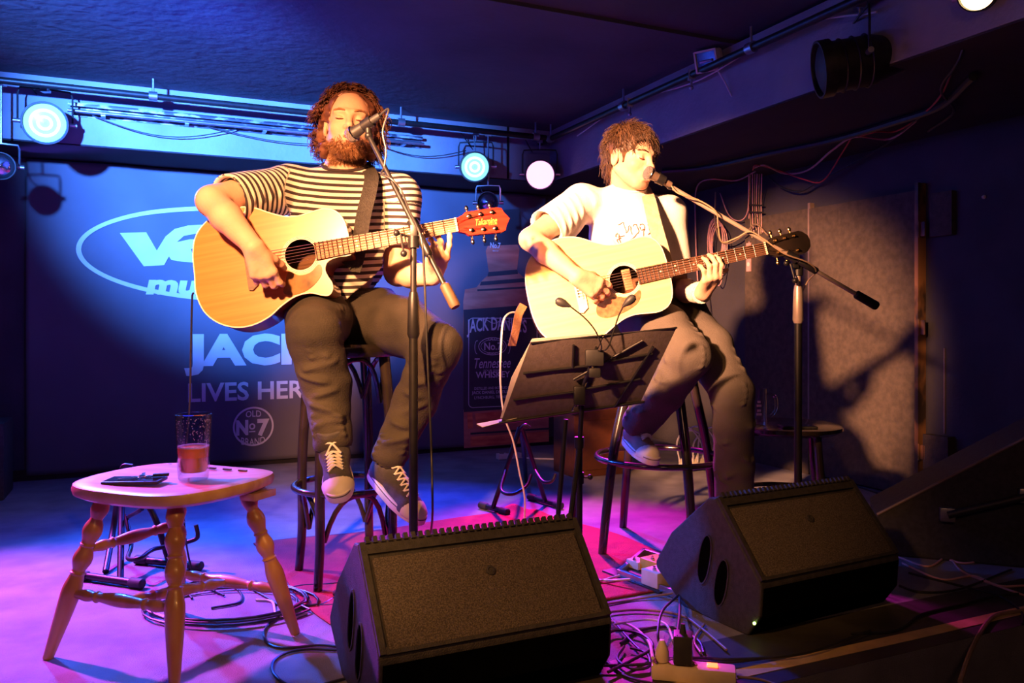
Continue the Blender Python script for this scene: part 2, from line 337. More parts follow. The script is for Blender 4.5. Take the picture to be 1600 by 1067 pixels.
def fit_text(me, x0, y0, x1, y1, z0=0.0, z1=0.001, arc=0.0):
    n = len(me.vertices); a = np.empty(n*3); me.vertices.foreach_get('co', a); a = a.reshape(-1, 3)
    lo = a.min(0); hi = a.max(0)
    a[:, 0] = x0+(a[:, 0]-lo[0])/(hi[0]-lo[0])*(x1-x0); a[:, 1] = y0+(a[:, 1]-lo[1])/(hi[1]-lo[1])*(y1-y0)
    if hi[2]-lo[2] > 1e-6: a[:, 2] = z0+(a[:, 2]-lo[2])/(hi[2]-lo[2])*(z1-z0)
    else: a[:, 2] = z1
    if arc: a[:, 1] += arc*(1-((a[:, 0]-(x0+x1)/2)/((x1-x0)/2))**2)
    me.vertices.foreach_set('co', a.ravel()); me.update(); return me
# ------------------------------------------------------------------ distance-field modelling (bodies, clothes, shoes)
class Field:
    def __init__(s, lo, hi, h):
        s.lo = np.array(lo, float); s.h = h
        s.n = (np.ceil((np.array(hi)-s.lo)/h)).astype(int)+1
        s.a = np.full(s.n, 0.5, np.float32)
    def _reg(s, lo, hi):
        i0 = np.clip(np.floor((np.array(lo)-s.lo)/s.h).astype(int), 0, s.n-1)
        i1 = np.clip(np.ceil((np.array(hi)-s.lo)/s.h).astype(int)+1, 1, s.n)
        if np.any(i1 <= i0): return None, None
        ax = [(s.lo[k]+s.h*np.arange(i0[k], i1[k])).astype(np.float32) for k in range(3)]
        sl = tuple(slice(i0[k], i1[k]) for k in range(3))
        return sl, (ax[0][:, None, None], ax[1][None, :, None], ax[2][None, None, :])
    def _put(s, sl, d, k, sub):
        a = s.a[sl]
        if sub:
            d = -d
            if k > 0:
                h = np.clip(0.5-0.5*(a-d)/k, 0, 1); s.a[sl] = a*(1-h)+d*h+k*h*(1-h)
            else: s.a[sl] = np.maximum(a, d)
        elif k > 0:
            h = np.clip(0.5+0.5*(a-d)/k, 0, 1); s.a[sl] = a*(1-h)+d*h-k*h*(1-h)
        else: s.a[sl] = np.minimum(a, d)
    def cap(s, p, q, r0, r1=None, k=0.0, sub=False, squash=None):
        """tapered capsule; squash=(axis, factor) flattens it along an axis"""
        r1 = r0 if r1 is None else r1; p = np.array(p, float); q = np.array(q, float); m = max(r0, r1)*(1.6 if squash else 1.0)+k+3*s.h
        sl, X = s._reg(np.minimum(p, q)-m, np.maximum(p, q)+m)
        if sl is None: return s
        d = q-p; L2 = float(d@d)+1e-12
        rx, ry, rz = X[0]-p[0], X[1]-p[1], X[2]-p[2]
        t = np.clip((rx*d[0]+ry*d[1]+rz*d[2])/L2, 0, 1)
        ex, ey, ez = rx-t*d[0], ry-t*d[1], rz-t*d[2]
        if squash:
            n = np.array(squash[0], float); n /= np.linalg.norm(n); c = ex*n[0]+ey*n[1]+ez*n[2]; g = (1.0/squash[1]-1.0)
            ex = ex+c*n[0]*g; ey = ey+c*n[1]*g; ez = ez+c*n[2]*g
        dd = np.sqrt(ex*ex+ey*ey+ez*ez)-(r0+(r1-r0)*t)
        s._put(sl, dd.astype(np.float32), k, sub); return s
    def chain(s, pts, rs, k=0.012, squash=None):
        for i in range(len(pts)-1): s.cap(pts[i], pts[i+1], rs[i], rs[i+1], k, squash=squash)
        return s
    def ell(s, c, r, rot=None, k=0.0, sub=False):
        c = np.array(c, float); r = np.array(r, float); m = r.max()+k+3*s.h
        Rm = np.array(rot if rot is not None else Matrix.Identity(3)).astype(float)
        sl, X = s._reg(c-m, c+m)
        if sl is None: return s
        x, y, z = X[0]-c[0], X[1]-c[1], X[2]-c[2]
        l = [(x*Rm[0, i]+y*Rm[1, i]+z*Rm[2, i]) for i in range(3)]
        k0 = np.sqrt((l[0]/r[0])**2+(l[1]/r[1])**2+(l[2]/r[2])**2)
        k1 = np.sqrt((l[0]/r[0]**2)**2+(l[1]/r[1]**2)**2+(l[2]/r[2]**2)**2)+1e-9
        s._put(sl, (k0*(k0-1)/k1).astype(np.float32), k, sub); return s
    def cut(s, p, n, k=0.0):
        """remove everything on the side n points to"""
        p = np.array(p, float); n = np.array(n, float); n /= np.linalg.norm(n)
        sl, X = s._reg(s.lo, s.lo+s.h*s.n)
        d = ((X[0]-p[0])*n[0]+(X[1]-p[1])*n[1]+(X[2]-p[2])*n[2]).astype(np.float32)
        s._put(sl, -d, k, True); return s
    def net(s, iso=0.0):
        a = s.a-iso; a[0] = a[-1] = 1; a[:, 0] = a[:, -1] = 1; a[:, :, 0] = a[:, :, -1] = 1
        ins = a < 0
        cnt = np.zeros(np.array(a.shape)-1, np.uint8)
        for dx in (0, 1):
            for dy in (0, 1):
                for dz in (0, 1):
                    cnt += ins[dx:ins.shape[0]-1+dx, dy:ins.shape[1]-1+dy, dz:ins.shape[2]-1+dz]
        act = np.argwhere((cnt > 0) & (cnt < 8)); del cnt
        idx = np.full(np.array(a.shape)-1, -1, np.int32); idx[act[:, 0], act[:, 1], act[:, 2]] = np.arange(len(act))
        corners = np.array([(x, y, z) for x in (0, 1) for y in (0, 1) for z in (0, 1)])
        val = np.stack([a[act[:, 0]+c[0], act[:, 1]+c[1], act[:, 2]+c[2]] for c in corners], 1)
        sm = np.zeros((len(act), 3)); w = np.zeros(len(act))
        for i in range(8):
            for j in range(i+1, 8):
                if np.abs(corners[i]-corners[j]).sum() == 1:
                    x = (val[:, i] < 0) != (val[:, j] < 0)
                    t = val[:, i]/(val[:, i]-val[:, j]+1e-20)
                    pt = corners[i]+t[:, None]*(corners[j]-corners[i])
                    sm[x] += pt[x]; w[x] += 1
        V = s.lo+(act+sm/np.maximum(w, 1)[:, None])*s.h
        quads = []
        for ax in range(3):
            b, c = (ax+1) % 3, (ax+2) % 3
            sa = [slice(1, -1)]*3; sb = [slice(1, -1)]*3
            sa[ax] = slice(0, -1); sb[ax] = slice(1, None)
            A = ins[tuple(sa)]; Bq = ins[tuple(sb)]
            e = np.argwhere(A != Bq); fl = A[e[:, 0], e[:, 1], e[:, 2]]
            off = np.array([1, 1, 1]); off[ax] = 0; e = e+off
            def at(db, dc):
                q = e.copy(); q[:, b] -= db; q[:, c] -= dc; return idx[q[:, 0], q[:, 1], q[:, 2]]
            q = np.stack([at(1, 1), at(0, 1), at(0, 0), at(1, 0)], 1)
            q[~fl] = q[~fl][:, ::-1]; quads.append(q)
        Q = np.concatenate(quads); Q = Q[(Q >= 0).all(1)]
        return V, Q
def np_mesh(name, V, Q, smooth=True):
    me = bpy.data.meshes.new(name); k = Q.shape[1]
    me.vertices.add(len(V)); me.vertices.foreach_set('co', np.asarray(V, np.float32).ravel())
    me.loops.add(len(Q)*k); me.loops.foreach_set('vertex_index', Q.astype(np.int32).ravel())
    me.polygons.add(len(Q)); me.polygons.foreach_set('loop_start', np.arange(0, len(Q)*k, k, dtype=np.int32))
    me.update(calc_edges=True); me.validate()
    if smooth: me.polygons.foreach_set('use_smooth', np.ones(len(me.polygons), bool)); me.update()
    return me
def normals(V, Q):
    n = np.cross(V[Q[:, 2]]-V[Q[:, 0]], V[Q[:, 3]]-V[Q[:, 1]]); out = np.zeros_like(V)
    for i in range(4): np.add.at(out, Q[:, i], n)
    return out/np.maximum(np.linalg.norm(out, axis=1), 1e-12)[:, None]
def relax(V, Q, it=2, lam=0.5):
    for _ in range(it):
        s = np.zeros_like(V); c = np.zeros(len(V))
        for a, b in ((0, 1), (1, 2), (2, 3), (3, 0)):
            np.add.at(s, Q[:, a], V[Q[:, b]]); np.add.at(s, Q[:, b], V[Q[:, a]])
            np.add.at(c, Q[:, a], 1); np.add.at(c, Q[:, b], 1)
        V = V+lam*(s/np.maximum(c, 1)[:, None]-V)
    return V
def wob(P, f, seed=0, n=7):
    r = np.random.RandomState(seed); out = np.zeros(len(P))
    for _ in range(n):
        d = r.normal(size=3); d /= np.linalg.norm(d); out += np.sin(P@d*f*r.uniform(0.6, 1.7)+r.uniform(0, 6.28))
    return out/n*1.6
def folds(P, specs):
    """each fold: (point a, point b, width, height): a ridge along the segment"""
    out = np.zeros(len(P))
    for a, b, w, h in specs:
        a = np.array(a, float); b = np.array(b, float); d = b-a; t = np.clip(((P-a)@d)/(d@d), 0, 1)
        dist = np.linalg.norm(P-(a+t[:, None]*d), axis=1)
        e = np.sin(np.clip(t, 0, 1)*PI)*0.7+0.3
        out += h*e*np.exp(-(dist/w)**2)
    return out
def strands(paths, r0, r1, n=3):
    """paths (N,K,3) -> one mesh of thin tubes"""
    N, K, _ = paths.shape
    T = np.gradient(paths, axis=1); T /= np.maximum(np.linalg.norm(T, axis=2, keepdims=True), 1e-9)
    ref = np.where(np.abs(T[..., 2:3]) < 0.9, np.array([0, 0, 1.0]), np.array([1.0, 0, 0]))
    A = np.cross(T, ref); A /= np.maximum(np.linalg.norm(A, axis=2, keepdims=True), 1e-9); Bn = np.cross(T, A)
    r = np.linspace(r0, r1, K)[None, :, None]
    rings = [paths+(A*math.cos(2*PI*j/n)+Bn*math.sin(2*PI*j/n))*r for j in range(n)]
    V = np.stack(rings, 2).reshape(-1, 3)
    base = (np.arange(N)[:, None]*K+np.arange(K-1)[None, :]).reshape(-1)*n
    Q = []
    for j in range(n): Q.append(np.stack([base+j, base+(j+1) % n, base+n+(j+1) % n, base+n+j], 1))
    return V, np.concatenate(Q)

# hand: wrist w, d = wrist->knuckles, nrm = back of the hand, side = towards the thumb
def hand(f, w, d, nrm, side, curls, thumb, sc_=1.0, k=0.006, spread=0.06, fore=None):
    d = Vector(d).normalized(); side = Vector(side); side = (side-d*side.dot(d)).normalized()
    nn = d.cross(side); nn = nn if nn.dot(Vector(nrm)) > 0 else -nn
    w = Vector(w); L = 0.088*sc_
    offs = (0.030, 0.010, -0.010, -0.028); lens = ((.044, .026, .021), (.048, .030, .022), (.045, .028, .021), (.036, .021, .019))
    kn = []
    for i in range(4):
        kp = w + d*(L-(0.004 if i in (0, 2) else (0 if i == 1 else 0.012))*sc_) + side*offs[i]*sc_
        kn.append(kp)
        f.cap(w+side*offs[i]*0.55*sc_, kp, 0.0135*sc_, 0.0115*sc_, 0.014)
    f.cap(w+side*0.008+d*0.02, w+side*0.022*sc_+d*0.045*sc_-nn*0.006, 0.018*sc_, 0.016*sc_, 0.014)
    f.cap(w-side*0.012+d*0.02-nn*0.004, w-side*0.018*sc_+d*0.06*sc_-nn*0.004, 0.016*sc_, 0.013*sc_, 0.014)
    for i in range(4):
        p = kn[i]; ang = 0.0; dirn = (d + side*spread*(1.2-i)).normalized()
        rr = (0.0092, 0.0095, 0.009, 0.008)
        for j in range(3):
            ang += curls[i][j]
            v = (dirn*math.cos(ang) - nn*math.sin(ang))
            q = p + v*lens[i][j]*sc_
            f.cap(p, q, (rr[i]-0.0006*j)*sc_, (rr[i]-0.0006*(j+1))*sc_, k if j else 0.009)
            p = q
    t0 = w + side*0.020*sc_ + d*0.022*sc_ - nn*0.006
    p = t0
    for (a, b, c), ln, r in zip(thumb, (0.040, 0.032, 0.025), (0.0135, 0.0105, 0.0095)):
        v = (d*a + side*b + nn*c).normalized(); q = p+v*ln*sc_
        f.cap(p, q, r*sc_, r*0.9*sc_, 0.008); p = q
    return kn

def head(f, c, fw, up, sc_=1.0, mouth_open=0.3, jaw=1.0, neck_to=None, neck_r=0.058):
    """c = centre of the skull at eye level, fw = where the face looks"""
    fw = Vector(fw).normalized(); up = Vector(up); up = (up-fw*up.dot(fw)).normalized(); rt = fw.cross(up)   # rt = viewer-left when facing viewer
    Rm = Matrix((rt, fw, up)).transposed()
    def P(x, y, z): return Vector(c)+(rt*x+fw*y+up*z)*sc_
    s = sc_
    f.ell(P(0, -0.018, 0.032), (0.076*s, 0.096*s, 0.088*s), Rm, 0.0)
    f.ell(P(0, 0.022, -0.012), (0.066*s, 0.070*s, 0.085*s), Rm, 0.02)
    f.ell(P(0, 0.034, -0.062), (0.050*s*jaw, 0.052*s, 0.048*s), Rm, 0.028)
    f.ell(P(0, 0.062, -0.098), (0.026*s, 0.020*s, 0.018*s), Rm, 0.020)          # chin
    for sx in (-1, 1):
        f.cap(P(sx*0.060, -0.005, -0.050), P(sx*0.022, 0.060, -0.094), 0.014*s, 0.012*s, 0.022)  # jaw line
        f.ell(P(sx*0.040, 0.062, -0.030), (0.022*s, 0.018*s, 0.020*s), Rm, 0.018)  # cheek
        f.cap(P(sx*0.012, 0.089, 0.018), P(sx*0.046, 0.072, 0.020), 0.0085*s, 0.007*s, 0.014)  # brow
        f.ell(P(sx*0.031, 0.098, -0.001), (0.018*s, 0.016*s, 0.012*s), Rm, 0.010, True)        # socket
        f.ell(P(sx*0.031, 0.073, -0.002), (0.0155*s, 0.0150*s, 0.0115*s), Rm, 0.003)           # closed lid
        f.ell(P(sx*0.078, -0.012, -0.010), (0.008*s, 0.019*s, 0.031*s), Rm, 0.006)             # ear
        f.ell(P(sx*0.087, -0.008, -0.008), (0.006*s, 0.010*s, 0.018*s), Rm, 0.004, True)
    f.cap(P(0, 0.086, 0.012), P(0, 0.106, -0.030), 0.0075*s, 0.0105*s, 0.012)                  # nose
    f.ell(P(0, 0.110, -0.034), (0.011*s, 0.011*s, 0.009*s), Rm, 0.008)
    for sx in (-1, 1): f.ell(P(sx*0.013, 0.098, -0.037), (0.0075*s, 0.009*s, 0.0075*s), Rm, 0.006)
    f.ell(P(0, 0.080, -0.062), (0.030*s, 0.018*s, 0.020*s), Rm, 0.016)                          # muzzle
    g = 0.006+0.012*mouth_open
    f.cap(P(-0.019, 0.087, -0.060), P(0.019, 0.087, -0.060), 0.0058*s, None, 0.006)
    f.cap(P(-0.016, 0.087, -0.064-g), P(0.016, 0.087, -0.064-g), 0.0068*s, None, 0.006)
    f.ell(P(0, 0.096, -0.062-g/2), (0.019*s, 0.016*s, max(0.0018, g*0.40)*s), Rm, 0.004, True)
    if neck_to is not None:
        f.cap(P(0, -0.030, -0.055), neck_to, neck_r*0.97, neck_r*1.08, 0.018)
    return P, Rm
# ------------------------------------------------------------------ the room
def rbox(b, s0, s1, t0, t1, z0, z1):
    vs = [R(s, t, z) for s in (s0, s1) for t in (t0, t1) for z in (z0, z1)]
    return b.add(vs, [(0, 1, 3, 2), (4, 6, 7, 5), (0, 4, 5, 1), (2, 3, 7, 6), (0, 2, 6, 4), (1, 5, 7, 3)])
def structure(name, b, m, smooth=False):
    o = b.make(name, m, None, smooth); o['kind'] = 'structure'; return o
H = 2.12; SE = 3.68
def grid_wall(p0, ux, nu, uz, nz_, name, m):
    b = B(); return b
structure('wall_back', rbox(B(), -6.1, 0.1, -0.1, 0.0, -0.3, 2.3), M['wall'])
structure('wall_right', rbox(B(), 0.0, 0.1, 0.0, 8.0, -0.3, 2.3), M['wall'])
structure('wall_left', rbox(B(), -6.1, -6.0, 0.0, 8.0, -0.3, 2.3), M['wall'])
structure('wall_front', rbox(B(), -6.1, 0.1, 8.0, 8.1, -0.3, 2.3), M['wall'])
# stage deck with a slightly uneven carpet
b = B(); rbox(b, -6.0, 0.0, 0.0, SE, -0.28, 0.0)
structure('floor', b, M['stage'])
structure('floor.001', rbox(B(), -6.0, 0.0, SE, 8.0, -0.36, -0.30), M['hall'])
structure('ceiling', rbox(B(), -6.0, 0.0, 0.0, 2.30, H, H+0.12), M['ceiling'])
structure('ceiling.001', rbox(B(), -6.0, 0.0, 2.30, 8.0, H+0.016, H+0.12), M['ceiling_b'])
structure('bulkhead', rbox(B(), -6.0, 0.0, 0.0, 0.48, 1.79, H), M['bulkhead'])
structure('bulkhead.001', rbox(B(), -1.10, 0.0, 0.48, 7.0, 1.79, H), M['bulkhead'])
M['soffit_shade'] = mat('soffit_shade_black', (0.018, 0.016, 0.022), 0.9, c2=(0.028, 0.025, 0.03), scale=3)  # painted shade: black sheets added below the bulkheads
structure('soffit_shade', rbox(B(), -6.0, 0.0, 0.0, 0.476, 1.783, 1.789), M['soffit_shade'])
structure('soffit_shade.001', rbox(B(), -1.096, 0.0, 0.48, 7.0, 1.783, 1.789), M['soffit_shade'])
structure('baseboard_back', rbox(B(), -6.0, 0.0, 0.0, 0.018, 0.0, 0.06), M['black'])
# joint lines on the bulkhead faces: thin battens
b = B()
for s in (-0.30-1.1, -2.52, -5.2): rbox(b, s-0.006, s+0.006, 0.478, 0.486, 1.79, H)
structure('trim_1', b, M['black'])

structure('floor_front_strip', rbox(B(), -6.0, 0.0, 3.40, SE-0.001, 0.0, 0.0008), M['hall'])
# ------------------------------------------------------------------ yellow tape on the stage edge, front of the stage
b = B()
pts = [(-0.2, 3.60), (-0.9, 3.60), (-1.6, 3.605), (-2.3, 3.60), (-3.1, 3.60), (-4.2, 3.60), (-5.9, 3.60)]
for (s0, t0), (s1, t1) in zip(pts[:-1], pts[1:]):
    vs = [R(s0, t0-0.022, 0.0015), R(s0, t0+0.022, 0.0015), R(s1, t1+0.022, 0.0015), R(s1, t1-0.022, 0.0015)]
    vs += [v+Vector((0, 0, 0.001)) for v in vs]
    b.add(vs, [(0, 1, 2, 3), (4, 5, 6, 7), (0, 1, 5, 4), (2, 3, 7, 6), (1, 2, 6, 5), (0, 3, 7, 4)])
tag(b.make('floor_tape', M['tape'], None, False), 'worn yellow tape stripe along the front edge of the stage', 'tape')

# ------------------------------------------------------------------ red rug, rumpled at its edges
def rug():
    A = Vector((-1.03, 3.17, 0)); Bp = Vector((0.12, 3.79, 0)); D = Vector((-0.43, 2.20, 0)); C2 = Vector((0.78, 2.78, 0))
    nx, ny = 60, 60; vs = []; fs = []
    P = np.zeros(((nx+1)*(ny+1), 3))
    for j in range(ny+1):
        for i in range(nx+1):
            u, v = i/nx, j/ny
            p = A*(1-u)*(1-v)+Bp*u*(1-v)+D*(1-u)*v+C2*u*v
            e = (1-v)**3*0.03*math.sin(u*9+1)+0.02*(1-u)**2*math.sin(v*7)
            P[j*(nx+1)+i] = (p.x+e*0.5-0.02*math.sin(v*11)*u**4, p.y+e+0.05*math.exp(-((u-0.86)/0.05)**2)*(1-v)**6, 0)
    z = 0.0045+0.0025*(wob(P, 9, 3)+1.6)*0.5
    for j in range(ny+1):
        for i in range(nx+1):
            u, v = i/nx, j/ny
            z[j*(nx+1)+i] += 0.028*math.exp(-((u-0.90)/0.045)**2-(v/0.04)**2)+0.006*math.exp(-((v-0.04)/0.03)**2)*max(0, math.sin(u*13))
    P[:, 2] = z
    n = (nx+1)*(ny+1); low = P.copy(); low[:, 2] -= 0.004
    Q = []
    for j in range(ny):
        for i in range(nx):
            a = j*(nx+1)+i; Q.append((a, a+1, a+nx+2, a+nx+1)); Q.append((n+a, n+a+nx+1, n+a+nx+2, n+a+1))
    for i in range(nx):
        a = i; Q.append((a, n+a, n+a+1, a+1)); a = ny*(nx+1)+i; Q.append((a, a+1, n+a+1, n+a))
    for j in range(ny):
        a = j*(nx+1); Q.append((a, a+nx+1, n+a+nx+1, n+a)); a = j*(nx+1)+nx; Q.append((a, n+a, n+a+nx+1, a+nx+1))
    me = np_mesh('rug', np.vstack([P, low]), np.array(Q)); 
    tag(link('rug', me, M['rug']), 'thin red rug lying under the bar stools on the stage floor', 'rug')
rug()

# ------------------------------------------------------------------ the banner on the back wall
S0, S1, Z0, Z1 = -4.10, -0.90, 0.03, 1.775
BF = frame(R(0, 0.035, 0), U, (0, 0, 1))        # local x = s, y = z, z = off the wall
def wave(x, y):
    top = np.clip((y-0.8)/1.0, 0, 1)
    return 0.010*np.sin(x*7.3+y*2.1)*top + 0.006*np.sin(x*17+ (y-1.7)*9) * top**2 + 0.004*np.sin(x*3.1-y*3.7) + 0.004*np.sin(y*5+x*2)
def banner():
    root = thing('stage_banner', R(-2.5, 0.03, 0), 'large black cloth banner with white lettering and a printed bottle on the back wall', 'banner')
    nx, ny = 160, 60
    xs = np.linspace(S0, S1, nx+1); ys = np.linspace(Z0, Z1, ny+1)
    X, Y = np.meshgrid(xs, ys); Zc = wave(X, Y)
    loc = np.stack([X, Y, Zc], 2).reshape(-1, 3); Rm = np.array(BF)
    V = loc@Rm[:3, :3].T+Rm[:3, 3]
    Q = np.array([(j*(nx+1)+i, j*(nx+1)+i+1, (j+1)*(nx+1)+i+1, (j+1)*(nx+1)+i) for j in range(ny) for i in range(nx)])
    me = np_mesh('cloth', V, Q); o = link('cloth', me, M['banner'], root)
    md = o.modifiers.new('thick', 'SOLIDIFY'); md.thickness = 0.002; md.offset = -1
    def place(me, name, m, lift=0.006, parent=root, label=None):
        # cut long triangles so that the print follows the cloth
        bm = bmesh.new(); bm.from_mesh(me)
        bmesh.ops.triangulate(bm, faces=bm.faces)
        for _ in range(3):
            long = [e for e in bm.edges if e.calc_length() > 0.06]
            if not long: break
            bmesh.ops.subdivide_edges(bm, edges=long, cuts=1)
            bmesh.ops.triangulate(bm, faces=[f for f in bm.faces if len(f.verts) > 3])
        bm.to_mesh(me); bm.free()
        n = len(me.vertices); a = np.empty(n*3); me.vertices.foreach_get('co', a); a = a.reshape(-1, 3)
        a[:, 2] = wave(a[:, 0], a[:, 1])+lift
        a = a@Rm[:3, :3].T+Rm[:3, 3]; me.vertices.foreach_set('co', a.ravel()); me.update()
        o = link(name, me, m, parent); return tag(o, label)
    def bb(px0, py0, px1, py1):   # left-bottom, right-top pixel of the photograph -> s,z
        s0, z0 = on_back(px0, py0, 0.04); s1, _ = on_back(px1, py0, 0.04); sm, z1 = on_back((px0+px1)/2, py1, 0.04)
        zm = on_back((px0+px1)/2, py0, 0.04)[1]
        return s0, zm, s1, z1
    def text(body, px0, py0, px1, py1, name='lettering', m='print', bold=0.0, label=None, arc=0.0, shear=0, lift=0.006, parent=root):
        me = text_mesh(body, bold, 0, 3, shear); x0, y0, x1, y1 = bb(px0, py0, px1, py1)
        fit_text(me, x0, y0, x1, y1, arc=arc); return place(me, name, M[m], lift, parent, label)
    def poly_mesh(loops):
        bm = bmesh.new(); es = []
        for lp in loops:
            vs = [bm.verts.new((p[0], p[1], 0)) for p in lp]
            es += [bm.edges.new((vs[i], vs[(i+1) % len(vs)])) for i in range(len(vs))]
        bmesh.ops.triangle_fill(bm, edges=es, use_beauty=True)
        me = bpy.data.meshes.new('poly'); bm.to_mesh(me); bm.free(); return me
    def pix(loop): return [on_back(x, y, 0.04) for x, y in loop]
    def ring(c, rx, ry, w, n=64):
        o_ = [(c[0]+rx*math.cos(2*PI*i/n), c[1]+ry*math.sin(2*PI*i/n)) for i in range(n)]
        i_ = [(c[0]+(rx-w)*math.cos(2*PI*i/n), c[1]+(ry-w)*math.sin(2*PI*i/n)) for i in range(n)]
        return poly_mesh([o_, i_])
    def rect(x0, y0, x1, y1): return poly_mesh([[(x0, y0), (x1, y0), (x1, y1), (x0, y1)]])
    def curve(pts, w):
        p = [Vector((a[0], a[1], 0)) for a in pts]; L = []; Rr = []
        for i in range(len(p)):
            t = (p[min(i+1, len(p)-1)]-p[max(i-1, 0)]).normalized(); nn = Vector((-t.y, t.x, 0))*w/2
            L.append((p[i]+nn)[:2]); Rr.append((p[i]-nn)[:2])
        me = bpy.data.meshes.new('c'); n = len(p)
        me.from_pydata([(x, y, 0) for x, y in L+Rr], [], [(i, i+1, n+i+1, n+i) for i in range(n-1)]); return me
    # oval club logo
    l, _ = on_back(119, 392, .04); r_, _ = on_back(588, 392, .04); c_s = (l+r_)/2
    zt = on_back(345, 322, .04)[1]; zb = on_back(318, 471, .04)[1]
    place(ring((c_s, (zt+zb)/2), (r_-l)/2, (zt-zb)/2, 0.026, 96), 'logo_oval', M['print'])
    q = lambda L: pix([(100+x/2.424, 280+y/2.424) for x, y in L])
    place(poly_mesh([q([(212, 204), (312, 201), (352, 270), (385, 217), (420, 188), (470, 175), (530, 171), (640, 171), (640, 204), (510, 204), (455, 214), (428, 238), (380, 325), (303, 330)])]), 'logo_letter', M['print'])
    place(poly_mesh([q([(398, 292), (404, 262), (428, 238), (478, 227), (640, 224), (640, 250), (510, 254), (482, 264), (486, 278), (510, 284), (640, 284), (640, 312), (500, 316), (430, 310), (406, 304)])]), 'logo_letter', M['print'])
    text('musikclub', 228, 462, 470, 430, 'lettering', 'print', 0.05, shear=0.15)
    text('JACK', 288, 585, 500, 521, 'lettering', 'print', 0.05)
    text('LIVES HERE', 294, 625, 493, 596, 'lettering', 'print', 0.022)
    # round emblem
    cs, cz = on_back(396, 666, .04); rad = abs(on_back(428, 666, .04)[0]-on_back(364, 666, .04)[0])/2
    place(ring((cs, cz), rad, rad, 0.011, 48), 'emblem_ring', M['print'])
    text('OLD', 384, 652, 408, 642, 'lettering', 'print', 0.01, arc=0.004)
    text('N', 369, 680, 388, 656, 'lettering', 'print', 0.05)
    text('o', 389, 671, 399, 661, 'lettering', 'print', 0.02)
    a0, z0, a1, z1 = bb(389, 675, 399, 673); place(rect(a0, z0, a1, z1), 'lettering', M['print'])
    text('7', 402, 681, 421, 654, 'lettering', 'print', 0.05)
    text('BRAND', 377, 693, 414, 682, 'lettering', 'print', 0.01, arc=-0.010)
    # printed bottle on the right
    body = [(725, 700), (724, 470), (727, 452), (745, 449), (752, 440), (765, 428), (760, 392), (763, 384), (808, 380), (812, 388), (808, 424), (822, 436), (845, 444), (856, 456), (858, 690)]
    bt = place(poly_mesh([pix(body)]), 'printed_bottle', M['amber'], 0.004, label='amber glass bottle printed on the banner')
    place(poly_mesh([pix([(757, 384), (755, 372), (760, 330), (812, 326), (815, 366), (813, 382)])]), 'printed_cap', M['labelblack'], 0.005, bt)
    for L in ([(727, 487), (856, 478), (857, 482), (727, 491)], [(746, 452), (846, 446), (846, 449), (746, 455)], [(752, 440), (826, 434), (828, 440), (750, 446)], [(764, 425), (808, 421), (810, 428), (762, 432)], [(725, 640), (858, 630), (858, 634), (725, 644)], [(735, 676), (858, 668), (858, 671), (735, 679)]):
        place(poly_mesh([pix(L)]), 'print_shadow_band', M['labelblack'], 0.0065, bt)
    place(poly_mesh([pix([(742, 646), (800, 641), (796, 655), (770, 664), (745, 668)])]), 'print_highlight', M['amber_hi'], 0.0065, bt)
    place(poly_mesh([pix([(735, 682), (858, 674), (858, 690), (735, 697)])]), 'print_highlight', M['amber_hi'], 0.0065, bt)
    place(poly_mesh([pix([(730, 646), (738, 645), (739, 668), (731, 670)])]), 'print_highlight', M['amber_hi'], 0.0067, bt)
    place(poly_mesh([pix([(772, 396), (806, 393), (805, 418), (774, 421)])]), 'print_highlight', M['amber'], 0.0067, bt)
    place(poly_mesh([pix([(724, 484), (858, 474), (859, 630), (724, 640)])]), 'printed_label', M['labelblack'], 0.009, bt)
    T = lambda *a, **k: text(*a, m='print2', lift=0.0125, parent=bt, **k)
    T("JACK DANIEL'S", 729, 527, 822, 499, bold=0.02, arc=0.02)
    T('OLD', 762, 532, 776, 527); T('No.7', 756, 547, 783, 535, bold=0.02); T('BRAND', 761, 554, 777, 550)
    T('Tennessee', 741, 575, 797, 559, bold=0.005, shear=0.3)
    T('SOUR MASH', 755, 580, 783, 577); T('WHISKEY', 743, 590, 796, 580, bold=0.02)
    T('DISTILLED AND BOTTLED BY', 741, 608, 798, 604); T('JACK DANIEL DISTILLERY', 737, 616, 803, 610, bold=0.01); T('LYNCHBURG, TENNESSEE', 741, 623, 800, 618)
    text('No.7', 766, 388, 782, 379, m='print2', bold=0.03, lift=0.0125, parent=bt); text('BRAND', 770, 393, 779, 391, m='print2', lift=0.0125, parent=bt)
    fr = bt
    c0 = pix([(732, 497)])[0]; c1 = pix([(838, 632)])[0]; x0, x1 = c0[0], c1[0]; y1, y0 = c0[1], c1[1]
    out = []
    for (cx_, cy_, a0) in ((x1-.03, y1-.03, 0), (x0+.03, y1-.03, 90), (x0+.03, y0+.03, 180), (x1-.03, y0+.03, 270)):
        for k in range(7): a = math.radians(a0+k*15); out.append((cx_+.03*math.cos(a), cy_+.03*math.sin(a)))
    out.append(out[0]); place(curve(out, 0.0045), 'printed_scroll', M['print2'], 0.0125, bt)
    ov = on_back(769, 541, .04)
    place(ring(ov, 0.105, 0.062, 0.005, 40), 'printed_scroll', M['print2'], 0.0125, bt)
    place(ring(ov, 0.088, 0.048, 0.003, 40), 'printed_scroll', M['print2'], 0.0125, bt)
    for sgn in (-1, 1):
        sp = [(ov[0]+sgn*(0.115+0.016*math.cos(a)), ov[1]-0.005+0.045*math.sin(a)) for a in np.linspace(-1.6, 1.9, 14)]
        place(curve(sp, 0.004), 'printed_scroll', M['print2'], 0.0125, bt)
        sp = [((x0+x1)/2+sgn*(0.03+0.13*k/12), y1-0.02-0.015*math.sin(k/12*PI*1.6)) for k in range(13)]
        place(curve(sp, 0.004), 'printed_scroll', M['print2'], 0.0125, bt)
